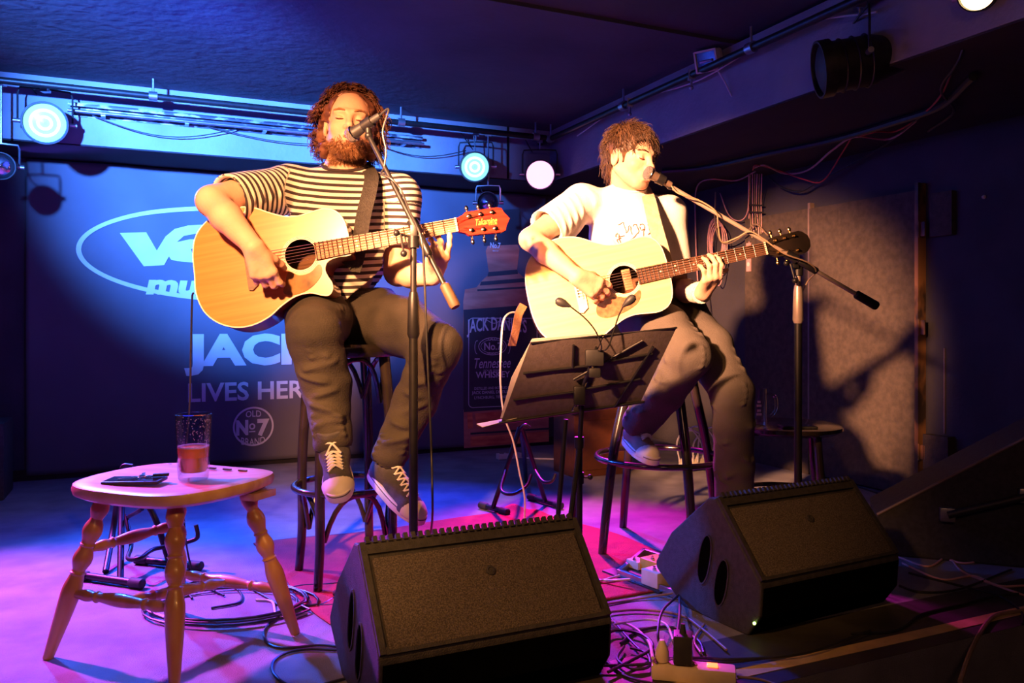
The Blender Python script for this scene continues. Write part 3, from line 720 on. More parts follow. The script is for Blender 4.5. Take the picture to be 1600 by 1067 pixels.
    # small side text running up the label's edge
    me = text_mesh('TENNESSEE FINE SOUR MASH', 0.0)
    fit_text(me, 0, 0, 1, 1); n = len(me.vertices); a = np.empty(n*3); me.vertices.foreach_get('co', a); a = a.reshape(-1, 3)
    sx, _z = on_back(846, 560, .04); a = np.stack([sx-a[:, 1]*0.022, y0+0.02+a[:, 0]*(y1-y0-0.04), a[:, 2]*0], 1)
    me.vertices.foreach_set('co', a.ravel()); place(me, 'lettering', M['print2'], 0.0125, bt)
banner()

# ------------------------------------------------------------------ lamp rails
def rail(name, p0, p1, r, m, label, clamps=()):
    t = thing(name, p0, label, 'rail')
    B().cyl(p0, p1, r, n=14).make('pipe', m, t)
    for q in clamps:
        b = B(); c = Vector(p0).lerp(Vector(p1), q); d = (Vector(p1)-Vector(p0)).normalized()
        b.tube([c-d*0.02, c+d*0.02], r*1.45, 14); b.cyl(c, c+Vector((0, 0, H-c.z)), 0.006, n=8)
        b.make('bracket', M['alu'], t)
    return t
rail('lamp_rail', R(-5.9, 0.66, 2.03), R(-1.22, 0.66, 2.03), 0.017, M['black'], 'black pipe rail for lamps along the back bulkhead', (0.02, 0.3, 0.52, 0.8, 0.985))
rail('lamp_rail', R(-1.18, 0.5, 2.03), R(-1.18, 5.5, 2.03), 0.017, M['black'], 'black pipe rail for lamps along the right bulkhead', (0.03, 0.2, 0.4, 0.6))
# paint-worn metal channel on the back bulkhead
t = thing('cable_channel', R(-3.9, 0.49, 1.98), 'paint-worn metal channel running along the back bulkhead', 'channel')
b = B(); rbox(b, -3.86, -1.98, 0.48, 0.525, 1.985, 1.993); rbox(b, -3.86, -1.98, 0.48, 0.488, 1.93, 1.99); rbox(b, -3.86, -1.98, 0.517, 0.525, 1.975, 1.993)
b.make('channel', mat('flaking_paint_metal', (0.10, 0.10, 0.13), 0.4, 0.5, c2=(0.6, 0.62, 0.68), scale=16, stretch=(1, 1, 3), contrast=(0.5, 0.62)), t, False)
b = B(); b.tube([R(-3.86, 0.545, 1.945), R(-1.98, 0.545, 1.945)], 0.009, 10)
b.make('rod', M['alu'], t)
b = B()
for s in (-3.7, -3.3, -2.9, -2.5, -2.1): rbox(b, s-0.01, s+0.01, 0.48, 0.55, 1.93, 1.95)
b.make('bracket', M['alu'], t, False)
for k, (s0, s1, dz, lb) in enumerate(((-3.75, -3.05, 0.075, 'thin black wire sagging in front of the left part of the back bulkhead'), (-3.2, -2.3, 0.05, 'thin black wire sagging behind the curly-haired player on the back bulkhead'), (-2.3, -1.7, 0.06, 'thin black wire sagging beside the centre blue lamp'))):
    pts = [R(s0+(s1-s0)*i/12, 0.52, 1.935-dz*math.sin(PI*i/12)) for i in range(13)]
    tag(B().tube(pts, 0.003, 5).make('wire', M['cable']), lb, 'wire')

# ------------------------------------------------------------------ stage lamps
def par(c, aim, r, length, lens, label, hang=True, rings=None, name='stage_lamp', railz=2.03, cat='lamp'):
    c = Vector(c); d = (Vector(aim)-c).normalized()
    t = thing(name, c, label, cat, rot=None)
    m = frame(c, d.cross(Vector((0, 0, 1))).normalized(), (0, 0, 1)); 
    x = d.cross(Vector((0, 0, 1))).normalized(); y = x.cross(d)
    m = Matrix.Identity(4)
    for i in range(3): m[i][0] = x[i]; m[i][1] = y[i]; m[i][2] = d[i]; m[i][3] = c[i]
    L = length
    b = B(); b.lathe([(r*0.45, -L), (r*0.62, -L*0.98), (r*0.68, -L*0.80), (r*0.92, -L*0.55), (r*0.95, -0.03), (r*1.06, -0.03), (r*1.06, 0.012), (r*0.98, 0.012), (r*0.96, -0.012), (r*0.86, -L*0.5), (0.002, -L*0.7)], 32, m, caps=False)
    b.make('housing', M['lamp_body'], t)
    b = B()
    for k in (-0.50, -0.36, -0.22): b.lathe([(r*0.955, L*k), (r*1.0, L*k+0.004), (r*0.955, L*k+0.008)], 32, m, caps=False)
    b.make('cooling_rib', M['lamp_body'], t)
    b = B(); b.lathe([(r*0.95, -0.008), (r*0.8, 0.0), (r*0.5, 0.010), (0.001, 0.014)], 32, m, caps=False)
    ln = b.make('lens', lens, t)
    if rings is not None:
        b = B()
        for q in (0.30, 0.62): b.lathe([(r*q-0.007, 0.002+0.014*(1-q)), (r*q, 0.011+0.014*(1-q)), (r*q+0.007, 0.0+0.014*(1-q))], 32, m, caps=False)
        b.make('lens_ring', rings, ln)
    # yoke: a bent strap around the housing, up to the rail
    pz = c - d*L*0.42; w = r*1.22; top = pz + Vector((0, 0, r*1.75))
    b = B()
    pts = [pz-x*w, pz-x*w+Vector((0, 0, r*1.4)), pz-x*w*0.92+Vector((0, 0, r*1.7)), top, pz+x*w*0.92+Vector((0, 0, r*1.7)), pz+x*w+Vector((0, 0, r*1.4)), pz+x*w]
    b.tube(pts, 0.005, 6); b.make('yoke', M['alu'] if r < 0.075 else M['lamp_body'], t)
    for sg in (-1, 1): B().cyl(pz+x*sg*w*0.9, pz+x*sg*(w+0.02), 0.011, 0.011, 12).make('knob', M['alu'], t)
    if hang:
        b = B(); b.cyl(top, Vector((top.x, top.y, max(railz-0.0, top.z+0.01))), 0.005, n=8)
        b.box((top.x, top.y, railz), (0.036, 0.036, 0.03)); b.make('clamp', M['alu'], t, False)
        pts = spline([c-d*L, c-d*(L+0.04)+Vector((0.02, 0, 0.02)), c-d*(L*0.9)+x*0.05+Vector((0, 0, r*1.6)), Vector((top.x, top.y, railz))+x*0.09], 5)
        B().tube(pts, 0.0035, 5).make('lead', M['cable'], t)
    return t
par((-2.275, 3.958, 1.845), (-0.7, 1.0, 1.15), 0.097, 0.20, M['blue_lens'], 'glowing blue stage lamp at the far left of the back rail', rings=M['blue_ring'])
par((-0.223, 4.888, 1.810), (-0.35, 1.2, 1.05), 0.087, 0.19, M['blue_lens'], 'glowing blue stage lamp between the two players on the back rail', rings=M['blue_ring'])
par((0.176, 5.069, 1.795), (0.15, 1.5, 1.0), 0.090, 0.20, M['mag_lens'], 'glowing magenta stage lamp left of the white-shirted player')
par((0.437, 5.10, 1.945), (0.2, 2.5, 1.2), 0.062, 0.12, M['dark_lens'], 'small unlit chrome lamp right of the magenta lamp', name='small_lamp')
par((-0.147, 4.90, 1.600), (-0.25, 2.0, 1.4), 0.060, 0.12, M['dark_lens'], 'small unlit chrome lamp above the red guitar headstock', name='small_lamp', railz=1.79+0.235)
par((-2.44, 3.875, 1.62), (-1.2, 1.5, 1.2), 0.062, 0.12, M['dark_lens'], 'small unlit lamp cut by the left edge of the picture', name='small_lamp', railz=2.03)
par((1.135, 2.98, 1.80), (-1.6, 3.35, 1.35), 0.098, 0.32, M['black_lens'], 'large black unlit stage lamp hanging near the top right', name='stage_lamp')
par((1.45, 2.53, 1.90), (-0.3, 0.6, 1.15), 0.055, 0.16, M['warm_lens'], 'glowing warm lamp cut by the top edge at the right', name='stage_lamp')
# small square flood lamp on the right rail
t = thing('flood_lamp', (0.905, 3.72, 2.05), 'small square white flood lamp on the right rail', 'lamp')
rt = (Vector((-0.55, -0.7, -0.35))).to_track_quat('Z', 'Y').to_matrix()
B().box(Vector((0.905, 3.72, 2.075)), (0.10, 0.09, 0.07), rt, 0.006).make('housing', M['ivory'], t)
b = B(); c = Vector((0.905, 3.72, 2.075)); 
for dx, dy, w, h in ((-0.050, 0, 0.008, 0.095), (0.050, 0, 0.008, 0.095), (0, 0.045, 0.10, 0.008), (0, -0.045, 0.10, 0.008)):
    b.box(c+rt@Vector((dx, dy, 0.040)), (w, h, 0.014), rt)
b.make('rim', M['ivory'], t, False)
B().box(c+rt@Vector((0, 0, 0.0365)), (0.088, 0.078, 0.004), rt).make('reflector', M['dark_lens'], t, False)
B().cyl(c+rt@Vector((-0.03, 0, 0.043)), c+rt@Vector((0.03, 0, 0.043)), 0.006, n=10).make('bulb', M['alu'], t)
b = B(); b.tube([c, c+Vector((0.03, 0.02, 0.02)), Vector((1.02, 3.74, 2.045))], 0.006, 6); b.make('bracket', M['alu'], t)
tag(B().tube(spline([(0.93, 3.70, 2.03), (0.96, 3.67, 1.96), (1.0, 3.66, 1.88), (1.04, 3.65, 1.90), (1.055, 3.62, 2.0), (1.15, 3.4, 2.06)], 8), 0.004, 6).make('wire', M['cable_white']), 'pale wire looping down from the square flood lamp', 'wire')
for k, (a, z, lb) in enumerate((((0.95, 3.72), 2.06, 'pale cable lying along the right lamp rail near the flood lamp'),)):
    pts = spline([R(-1.13, 0.9, 2.0), R(-1.16, 1.5, 2.045), R(-1.14, 2.1, 2.01), R(-1.16, 2.7, 2.05), R(-1.13, 3.1, 1.98)], 8)
    tag(B().tube(pts, 0.004, 6).make('wire', M['cable_white']), lb, 'wire')

# ------------------------------------------------------------------ right wall: boards, strips, cables
def side(px, py, off=0.0): t_, z_ = on_side(px, py, off); return R(-off, t_, z_)
def sbox(b, t0, t1, z0, z1, d0, d1): return rbox(b, -d1, -d0, t0, t1, z0, z1)
o = sbox(B(), 1.11, 1.648, 0.0, 1.53, 0.002, 0.03).make('wall_board', M['panel'], None, False); tag(o, 'dark felt-covered board on the right wall behind the microphone stand', 'board')
t = thing('felt_door', R(-0.03, 2.02, 0), 'tall dark felt-covered door leaf on the right wall with a worn orange edge', 'door')
sbox(B(), 1.672, 2.375, 0.012, 1.525, 0.004, 0.045).make('leaf', M['panel'], t, False)
sbox(B(), 2.377, 2.397, 0.010, 1.56, 0.0, 0.055).make('edge_strip', M['brown_trim'], t, False)
for z in (0.24, 1.33, 0.85):
    b = B(); sbox(b, 2.375, 2.43, z-0.035, z+0.035, 0.045, 0.05); b.cyl(R(-0.056, 2.40, z-0.04), R(-0.056, 2.40, z+0.04), 0.007, n=10)
    b.make('hinge', M['brown_trim'], t, False)
o = sbox(B(), 1.650, 1.668, 0.25, 1.56, 0.002, 0.035).make('metal_strip', M['trim_grey'], None, False); tag(o, 'upright grey-brown metal strip left of the felt door', 'strip')
o = sbox(B(), 2.44, 2.56, 1.29, 1.50, 0.001, 0.03).make('wall_box', M['panel'], None, False); tag(o, 'small dark square box on the right wall beside the upper hinge', 'box')
o = sbox(B(), 2.42, 2.555, 0.16, 0.33, 0.001, 0.05).make('wall_box', M['panel'], None, False); tag(o, 'small dark square box on the right wall beside the lowest hinge', 'box')
o = sbox(B(), 2.50, 2.506, 0.34, 0.75, 0.001, 0.008).make('conduit', M['trim_grey'], None, False); tag(o, 'thin upright conduit above the low wall box', 'pipe')
o = B().lathe([(0.004, 0), (0.010, 0.004), (0.007, 0.012), (0.002, 0.016)], 8, Matrix.Translation(side(1538, 308, 0.001)) @ (-U).to_track_quat('Z', 'Y').to_matrix().to_4x4()).make('wall_hook', M['ivory']); tag(o, 'tiny white hook screwed into the bare right wall', 'hook')
# trunking with the cable bundle
def hang(x, y, off):       # cables run under the soffit: step off the wall until the point clears it
    while on_side(x, y, off)[1] > 1.765 and off < 1.0: off += 0.02
    return side(x, y, off)
tp = lambda pts, off: [hang(x, y, off) for x, y in pts]
o = B().tube(spline(tp([(1035, 268), (1100, 262), (1200, 240), (1300, 219), (1400, 190), (1470, 165), (1520, 120)], 0.05), 6), 0.016, 8).make('cable_bundle', M['cable']); tag(o, 'thick black cable bundle running up the right wall under the bulkhead', 'cable')
def cab(pts, r, m, label, off=0.05, name='cable', group=None, n=6):
    o = B().tube(spline(tp(pts, off), 6), r, n).make(name, M[m]); tag(o, label, 'cable', group); return o
cab([(1178, 262), (1195, 258), (1225, 271), (1262, 266), (1300, 235), (1335, 214), (1390, 217), (1430, 190)], 0.0055, 'cable_pink', 'thick dusty pink cable sagging under the wall bundle', 0.075)
cab([(1176, 266), (1182, 258), (1215, 266), (1255, 280), (1285, 283), (1315, 240), (1330, 215)], 0.004, 'cable_red', 'thin dark red cable hanging below the wall bundle', 0.085)
cab([(1200, 275), (1220, 292), (1250, 299), (1285, 280), (1370, 235), (1440, 180)], 0.006, 'cable', 'black cable hanging lowest below the wall bundle', 0.07)
cab([(1085, 320), (1090, 290), (1110, 280), (1150, 282), (1180, 268)], 0.0045, 'cable_pink', 'pink cable arching from the bundle to the left above the coil', 0.06)
cab([(1338, 214), (1370, 206), (1400, 205), (1440, 180), (1475, 140), (1500, 60)], 0.004, 'cable_red', 'dark red cable climbing the wall towards the top right', 0.085)
cab([(1086, 320), (1088, 400), (1093, 470), (1100, 520), (1108, 610)], 0.0055, 'cable_pink', 'pale pink cable hanging straight down behind the white-shirted player', 0.03)
cab([(1104, 420), (1112, 500), (1118, 580), (1122, 640)], 0.003, 'cable', 'thin black cable hanging down beside the pale pink one', 0.02)
cab([(1520, 10), (1500, 90), (1470, 140), (1490, 175), (1450, 205)], 0.006, 'cable', 'black cable hanging in the top right corner', 0.12)
# hanging coils and tied bundle
b = B()
for k in range(7):
    c0 = side(1117+k*1.2, 341+2*k, 0.05+0.006*k); w = 0.075-0.005*(k % 3); h = 0.20-0.016*((k*3) % 5)
    pts = []
    for i in range(28):
        a = 2*PI*i/28; pts.append(c0 + N_*(w*math.sin(a)*(1+0.25*math.cos(a))) + Vector((0, 0, -h+h*math.cos(a)-0.0)))
    b.tube(pts, 0.0035, 5, closed=True)
tag(b.make('cable_coil', M['cable_pink']), 'hanging coil of pink cable on the right wall behind the boom stand', 'cable coil')
cab([(1118, 300), (1117, 345), (1125, 375), (1140, 380), (1165, 365), (1180, 350), (1200, 368)], 0.005, 'cable_tan', 'tan cable loop hanging beside the pink coil', 0.09)
cab([(1125, 302), (1138, 335), (1155, 345), (1168, 330), (1170, 280)], 0.0035, 'cable_pink', 'thin pink cable loop between the coil and the tied bundle', 0.06)
t = thing('tied_cables', side(1180, 320, 0.04), 'strands of cable tied together hanging down the right wall', 'cable')
for k in range(6):
    x = 1172+k*3.6; B().tube(spline(tp([(x, 272), (x+random.uniform(-1, 1), 320), (x+2+random.uniform(-2, 2), 345+k*3), (x+3, 372-(k % 3)*6)], 0.035+0.004*(k % 3)), 5), 0.0035, 5).make('strand', M['cable_pink' if k % 2 else 'cable_tan'], t)
for y in (320, 331):
    B().tube([side(1170, y, 0.05), side(1192, y+1, 0.05)], 0.005, 6).make('cable_tie', M['cable'], t)
cab([(1170, 272), (1170, 330), (1171, 390)], 0.004, 'cable_pink', 'pink lead hanging down to the wall socket strip', 0.03)
t = thing('socket_block', side(1176, 402, 0.0), 'slim pinkish socket block hanging by the cables on the right wall', 'socket')
tt, zz = on_side(1176, 402); sbox(B(), tt-0.02, tt+0.02, zz-0.09, zz+0.09, 0.01, 0.035).make('case', M['cable_pink'], t, False)
for k in range(3): B().cyl(R(-0.034, tt, zz+0.055-0.05*k), R(-0.037, tt, zz+0.055-0.05*k), 0.013, n=14).make('socket', M['paper'], t)
# clamps and small wires on the right rail
for k, (px, py) in enumerate(((1080, 128), (984, 170))):
    p = R(-1.18, on_side(px, py, 1.18)[0], 2.03)
    b = B(); b.box(p, (0.03, 0.03, 0.045)); b.cyl(p, p-Vector((0, 0, 0.06)), 0.006, n=8); b.ball(p-Vector((0, 0, 0.06)), 0.011, 10)
    tag(b.make('pipe_clamp', M['alu'], None, True), ['small metal clamp on the right rail below the flood lamp', 'small metal clamp on the right rail above the white-shirted player'][k], 'clamp')
# ------------------------------------------------------------------ turned wooden stool with glass, phone, keys
SL, SM, SR = Vector((-1.205, 2.11, 0)), Vector((-0.81, 1.95, 0)), Vector((-0.607, 2.28, 0)); SB = SL+SR-SM
def stool_wood():
    c = (SL+SR)*0.5; t = thing('turned_stool', c, 'low wooden stool with turned legs at the front left of the stage', 'stool')
    zt = 0.452
    ux = (SM-SL).normalized(); uy = Vector((-ux.y, ux.x, 0))
    n = 56; ring = []
    for i in range(n):
        a = 2*PI*i/n; e = 2/3.6
        x = 0.235*abs(math.cos(a))**e*(1 if math.cos(a) > 0 else -1); y = 0.205*abs(math.sin(a))**e*(1 if math.sin(a) > 0 else -1)
        ring.append((x*(1-0.05*math.cos(a)**2*abs(math.sin(2*a)))*(1-0.10*max(0, math.cos(a))*max(0,-math.sin(a))), y))
    vs = []; fs = []; rows = [(0.90, -0.038), (0.985, -0.028), (1.0, -0.014), (0.985, -0.003), (0.95, 0.0), (0.8, -0.001), (0.6, -0.006), (0.4, -0.009), (0.2, -0.010), (0.02, -0.010)]
    for q, dz in rows:
        for x, y in ring:
            s = 0.010*max(0, (x/0.262))**2 * (1 if q < 1 else 1)
            vs.append(c+ux*x*q+uy*y*q+Vector((0, 0, zt+dz+0.008*(abs(x*q)/0.26)**2)))
    for j in range(len(rows)-1):
        for i in range(n): fs.append((j*n+i, j*n+(i+1) % n, (j+1)*n+(i+1) % n, (j+1)*n+i))
    fs.append(tuple(range(n-1, -1, -1))); k = (len(rows)-1)*n; fs.append(tuple(k+i for i in range(n)))
    B().add(vs, fs).make('seat', M['wood_seat'], t)
    # carved slots along the far side
    for k in range(6):
        p = c+ux*(-0.18+0.055*k)+uy*0.150+Vector((0, 0, zt+0.0015)); B().box(p, (0.028, 0.006, 0.004), Matrix.Rotation(math.atan2(ux.y, ux.x), 3, 'Z')).make('carved_slot', M['rosewood2'], t, False)
    B().box(c+ux*0.19+uy*0.10+Vector((0, 0, zt-0.048)), (0.05, 0.09, 0.02), Matrix.Rotation(math.atan2(ux.y, ux.x), 3, 'Z'), 0.003).make('block', M['wood_seat'], t)
    def turned(p0, p1, prof, name):
        p0, p1 = Vector(p0), Vector(p1); L = (p1-p0).length; q = (p1-p0).to_track_quat('Z', 'Y').to_matrix().to_4x4()
        sp = spline([(r, z, 0) for r, z in prof], 4)
        B().lathe([(p.x*(0.84 if name == 'leg' else 0.9), p.y*L) for p in sp], 18, Matrix.Translation(p0) @ q).make(name, M['wood_stool'], t)
    leg = [(0.021, 0), (0.023, 0.05), (0.027, 0.10), (0.020, 0.145), (0.0185, 0.16), (0.027, 0.20), (0.029, 0.24), (0.020, 0.30), (0.0235, 0.315), (0.020, 0.33), (0.028, 0.38), (0.028, 0.42), (0.019, 0.47), (0.0245, 0.485), (0.021, 0.50), (0.029, 0.58), (0.028, 0.66), (0.024, 0.78), (0.019, 0.90), (0.0155, 1.0)]
    tops = []
    for f_ in (SL, SM, SR, SB):
        top = c + (f_-c)*0.56 + Vector((0, 0, zt-0.03)); tops.append(top); turned(top, f_, leg, 'leg')
    str_ = [(0.009, 0), (0.012, 0.08), (0.017, 0.17), (0.013, 0.24), (0.017, 0.27), (0.013, 0.30), (0.018, 0.42), (0.0195, 0.5), (0.018, 0.58), (0.013, 0.70), (0.017, 0.73), (0.013, 0.76), (0.017, 0.83), (0.012, 0.92), (0.009, 1)]
    def onleg(i, f_, z): a = tops[i]; return a.lerp(f_, (a.z-z)/a.z)
    zl = 0.165
    turned(onleg(0, SL, zl), onleg(1, SM, zl+0.005), str_, 'stretcher')
    turned(onleg(3, SB, 0.10+0.03), onleg(2, SR, 0.105+0.02), str_, 'stretcher')
    turned(onleg(0, SL, 0.275), onleg(3, SB, 0.285), str_, 'stretcher')
    turned((onleg(0, SL, zl)+onleg(1, SM, zl))*0.5, (onleg(3, SB, 0.13)+onleg(2, SR, 0.125))*0.5, str_, 'stretcher')
    return zt
zt = stool_wood()
GL = Vector((-0.868, 2.215, zt-0.0075))
def pint(c, label, tilt=0.0):
    t = thing('pint_glass', c, label, 'glass')
    m = Matrix.Translation(c)
    r0, r1, h = 0.039, 0.0475, 0.178
    B().lathe([(0.001, 0.0), (r0-0.003, 0.0), (r0, 0.004), (r0+0.002, 0.03), (r1, h), (r1-0.0025, h+0.001), (r0-0.0015, 0.032), (r0-0.006, 0.022), (0.001, 0.019)], 40, m, caps=False).make('glass', M['glass'], t)
    hb = 0.088; rb = r0+(r1-r0)*(hb/h)-0.0022
    B().lathe([(0.001, 0.0205), (r0-0.0068, 0.0232), (r0-0.0022, 0.033), (rb, hb), (0.001, hb)], 40, m, caps=False).make('beer', M['beer'], t)
    B().lathe([(rb-0.009, hb+0.0005), (rb-0.0005, hb+0.0005), (rb-0.0003, hb+0.004), (rb-0.006, hb+0.0035)], 32, m, caps=False).make('froth', M['froth'], t)
    # dried froth clinging to the wall of the glass
    b = B(); rr = random.Random(3)
    for k in range(110):
        a = rr.uniform(0, 6.28); z = rr.uniform(0.10, 0.17)
        r = r0+(r1-r0)*(z/h)-0.0032; b.ball(c+Vector((r*math.cos(a), r*math.sin(a), z)), (0.0010, 0.0010, rr.uniform(0.0006, 0.0022)), 6)
    o = b.make('froth_specks', M['froth'], t); o['kind'] = 'stuff'
pint(GL, 'tall clear glass half full of amber beer on the wooden stool')
t = thing('mobile_phone', (-1.00, 2.155, zt-0.004), 'black mobile phone lying on the wooden stool', 'phone', rot=Matrix.Rotation(0.05, 3, 'Z'))
B().box((0, 0, 0.005), (0.145, 0.075, 0.009), None, 0.003).make('case', M['plastic'], t, local=True)
B().box((0, 0, 0.0102), (0.135, 0.066, 0.0012)).make('screen', M['screen'], t, False, local=True)
t = thing('key_bunch', (-0.985, 2.165, zt+0.0075), 'small bunch of keys lying on the black phone', 'keys')
k0 = Vector((-0.985, 2.165, zt+0.0095))
B().tube([k0+Vector((0.012*math.cos(a), 0.012*math.sin(a), 0)) for a in np.linspace(0, 2*PI, 18)[:-1]], 0.0012, 5, closed=True).make('key_ring', M['chrome'], t)
for a in (0.3, 1.9, 3.6):
    d = Vector((math.cos(a), math.sin(a), 0)); n_ = Vector((-d.y, d.x, 0)); b = B()
    b.lathe([(0.004, -0.001), (0.010, -0.001), (0.010, 0.0015), (0.004, 0.0015)], 14, Matrix.Translation(k0+d*0.018), caps=False)
    b.box(k0+d*0.042, (0.034, 0.006, 0.002), Matrix.Rotation(a, 3, 'Z'))
    for q in range(3): b.box(k0+d*(0.044+0.005*q)+n_*0.004, (0.003, 0.003, 0.002), Matrix.Rotation(a, 3, 'Z'))
    b.make('key', M['chrome'], t, False)
B().box(k0+Vector((0.045, 0.012, 0.003)), (0.04, 0.012, 0.008), Matrix.Rotation(0.25, 3, 'Z'), 0.002).make('fob', M['plastic'], t)

# ------------------------------------------------------------------ bentwood bar stools
def bar_stool(name, c, zs, seat_r, foot_r, angles, ring_z, ring_r, leg_r, label, arches):
    c = Vector(c); t = thing(name, c, label, 'stool', 'black bentwood bar stools')
    b = B(); b.lathe([(0.001, zs-0.004), (seat_r-0.03, zs-0.008), (seat_r-0.012, zs), (seat_r, zs-0.010), (seat_r+0.002, zs-0.025), (seat_r-0.008, zs-0.042), (seat_r-0.03, zs-0.044), (0.001, zs-0.02)], 44, Matrix.Translation(c), caps=False)
    b.make('seat', M['blackgloss'], t)
    legs = []
    for a in angles:
        a = math.radians(a); d = Vector((math.cos(a), math.sin(a), 0))
        p = [c+d*(seat_r-0.035)+Vector((0, 0, zs-0.035)), c+d*(seat_r-0.02)+Vector((0, 0, zs*0.78)), c+d*(seat_r*0.45+foot_r*0.5)+Vector((0, 0, zs*0.5)), c+d*(foot_r*0.93)+Vector((0, 0, zs*0.2)), c+d*foot_r]
        legs.append(spline(p, 6)); B().tube(legs[-1], [leg_r*(1.05-0.25*(i/24)) for i in range(25)], 12).make('leg', M['blackgloss'], t)
    B().tube([c+Vector((ring_r*math.cos(x), ring_r*math.sin(x), ring_z)) for x in np.linspace(0, 2*PI, 49)[:-1]], 0.0115, 10, closed=True).make('foot_ring', M['blackgloss'], t)
    if arches:
        for zz, rr in ((zs-0.05, seat_r-0.03), (ring_z-0.012, ring_r-0.01)):
            for i in range(4):
                a0 = math.radians(angles[i]); a1 = math.radians(angles[(i+1) % 4]);
                if a1 < a0: a1 += 2*PI
                drop = 0.15; pts = []
                for k in range(13):
                    q = k/12; a = a0+(a1-a0)*q; h = 1-abs(2*q-1)**2.6
                    pts.append(c+Vector(((rr-0.02)*math.cos(a), (rr-0.02)*math.sin(a), zz-drop*(1-h))))
                B().tube(pts, 0.0085, 8).make('bentwood_arch', M['blackgloss'], t)
    return t
bar_stool('bar_stool', (-0.57, 2.80, 0), 0.80, 0.175, 0.185, (164, 252, 344, 434), 0.315, 0.175, 0.0185, 'black bentwood bar stool under the curly-haired player', True)
bar_stool('bar_stool', (0.58, 3.20, 0), 0.80, 0.185, 0.285, (212, 285, 25, 112), 0.345, 0.245, 0.020, 'black bentwood bar stool with a wide foot ring under the white-shirted player', False)

# ------------------------------------------------------------------ side table with mug, phone (behind the right player)
t = thing('round_stool', (1.13, 3.30, 0), 'low dark round-topped stool used as a table by the right wall', 'stool')
tc_ = Vector((1.12, 3.36, 0)); tz = 0.455
B().lathe([(0.001, tz-0.03), (0.215, tz-0.03), (0.232, tz-0.018), (0.232, tz-0.004), (0.22, tz), (0.001, tz)], 44, Matrix.Translation(tc_), caps=False).make('tabletop', M['blackgloss'], t)
for a in (205, 265+35, 30, 120):
    d = Vector((math.cos(math.radians(a)), math.sin(math.radians(a)), 0))
    B().tube(spline([tc_+d*0.17+Vector((0, 0, tz-0.02)), tc_+d*0.19+Vector((0, 0, 0.25)), tc_+d*0.235], 6), 0.017, 10).make('leg', M['blackgloss'], t)
B().tube([tc_+Vector((0.18*math.cos(x), 0.18*math.sin(x), 0.17)) for x in np.linspace(0, 2*PI, 41)[:-1]], 0.010, 8, closed=True).make('foot_ring', M['blackgloss'], t)
mg = Vector((0.985, 3.30, tz))
t = thing('beer_mug', mg, 'empty clear glass mug on the dark round stool', 'mug')
B().lathe([(0.001, 0), (0.045, 0), (0.048, 0.006), (0.046, 0.15), (0.043, 0.15), (0.042, 0.02), (0.001, 0.017)], 32, Matrix.Translation(mg), caps=False).make('glass', M['glass'], t)
B().tube(spline([mg+Vector((0.045, -0.01, 0.125)), mg+Vector((0.078, -0.015, 0.12)), mg+Vector((0.082, -0.015, 0.07)), mg+Vector((0.062, -0.012, 0.04)), mg+Vector((0.046, -0.01, 0.038))], 5), 0.006, 8).make('handle', M['glass'], t)
b = B(); 
for z, w in ((0.10, 0.012), (0.085, 0.018), (0.065, 0.014), (0.05, 0.02)):
    b.box(mg+Vector((0.004, -0.0465, z)), (w, 0.002, 0.009))
b.make('printed_emblem', M['print'], t, False)
t = thing('mobile_phone', (1.12, 3.22, tz), 'black mobile phone on the dark round stool beside the mug', 'phone')
B().box((1.13, 3.22, tz+0.005), (0.14, 0.07, 0.009), None, 0.003).make('case', M['plastic'], t)
B().box((1.13, 3.22, tz+0.0102), (0.128, 0.062, 0.001)).make('screen', M['screen'], t, False)
t = thing('coaster', (0.86, 3.36, tz), 'small dark tray behind the mug on the round stool', 'tray')
B().lathe([(0.001, 0), (0.045, 0), (0.05, 0.008), (0.045, 0.004), (0.001, 0.004)], 24, Matrix.Translation((0.905, 3.42, tz)), caps=False).make('dish', M['plastic'], t)

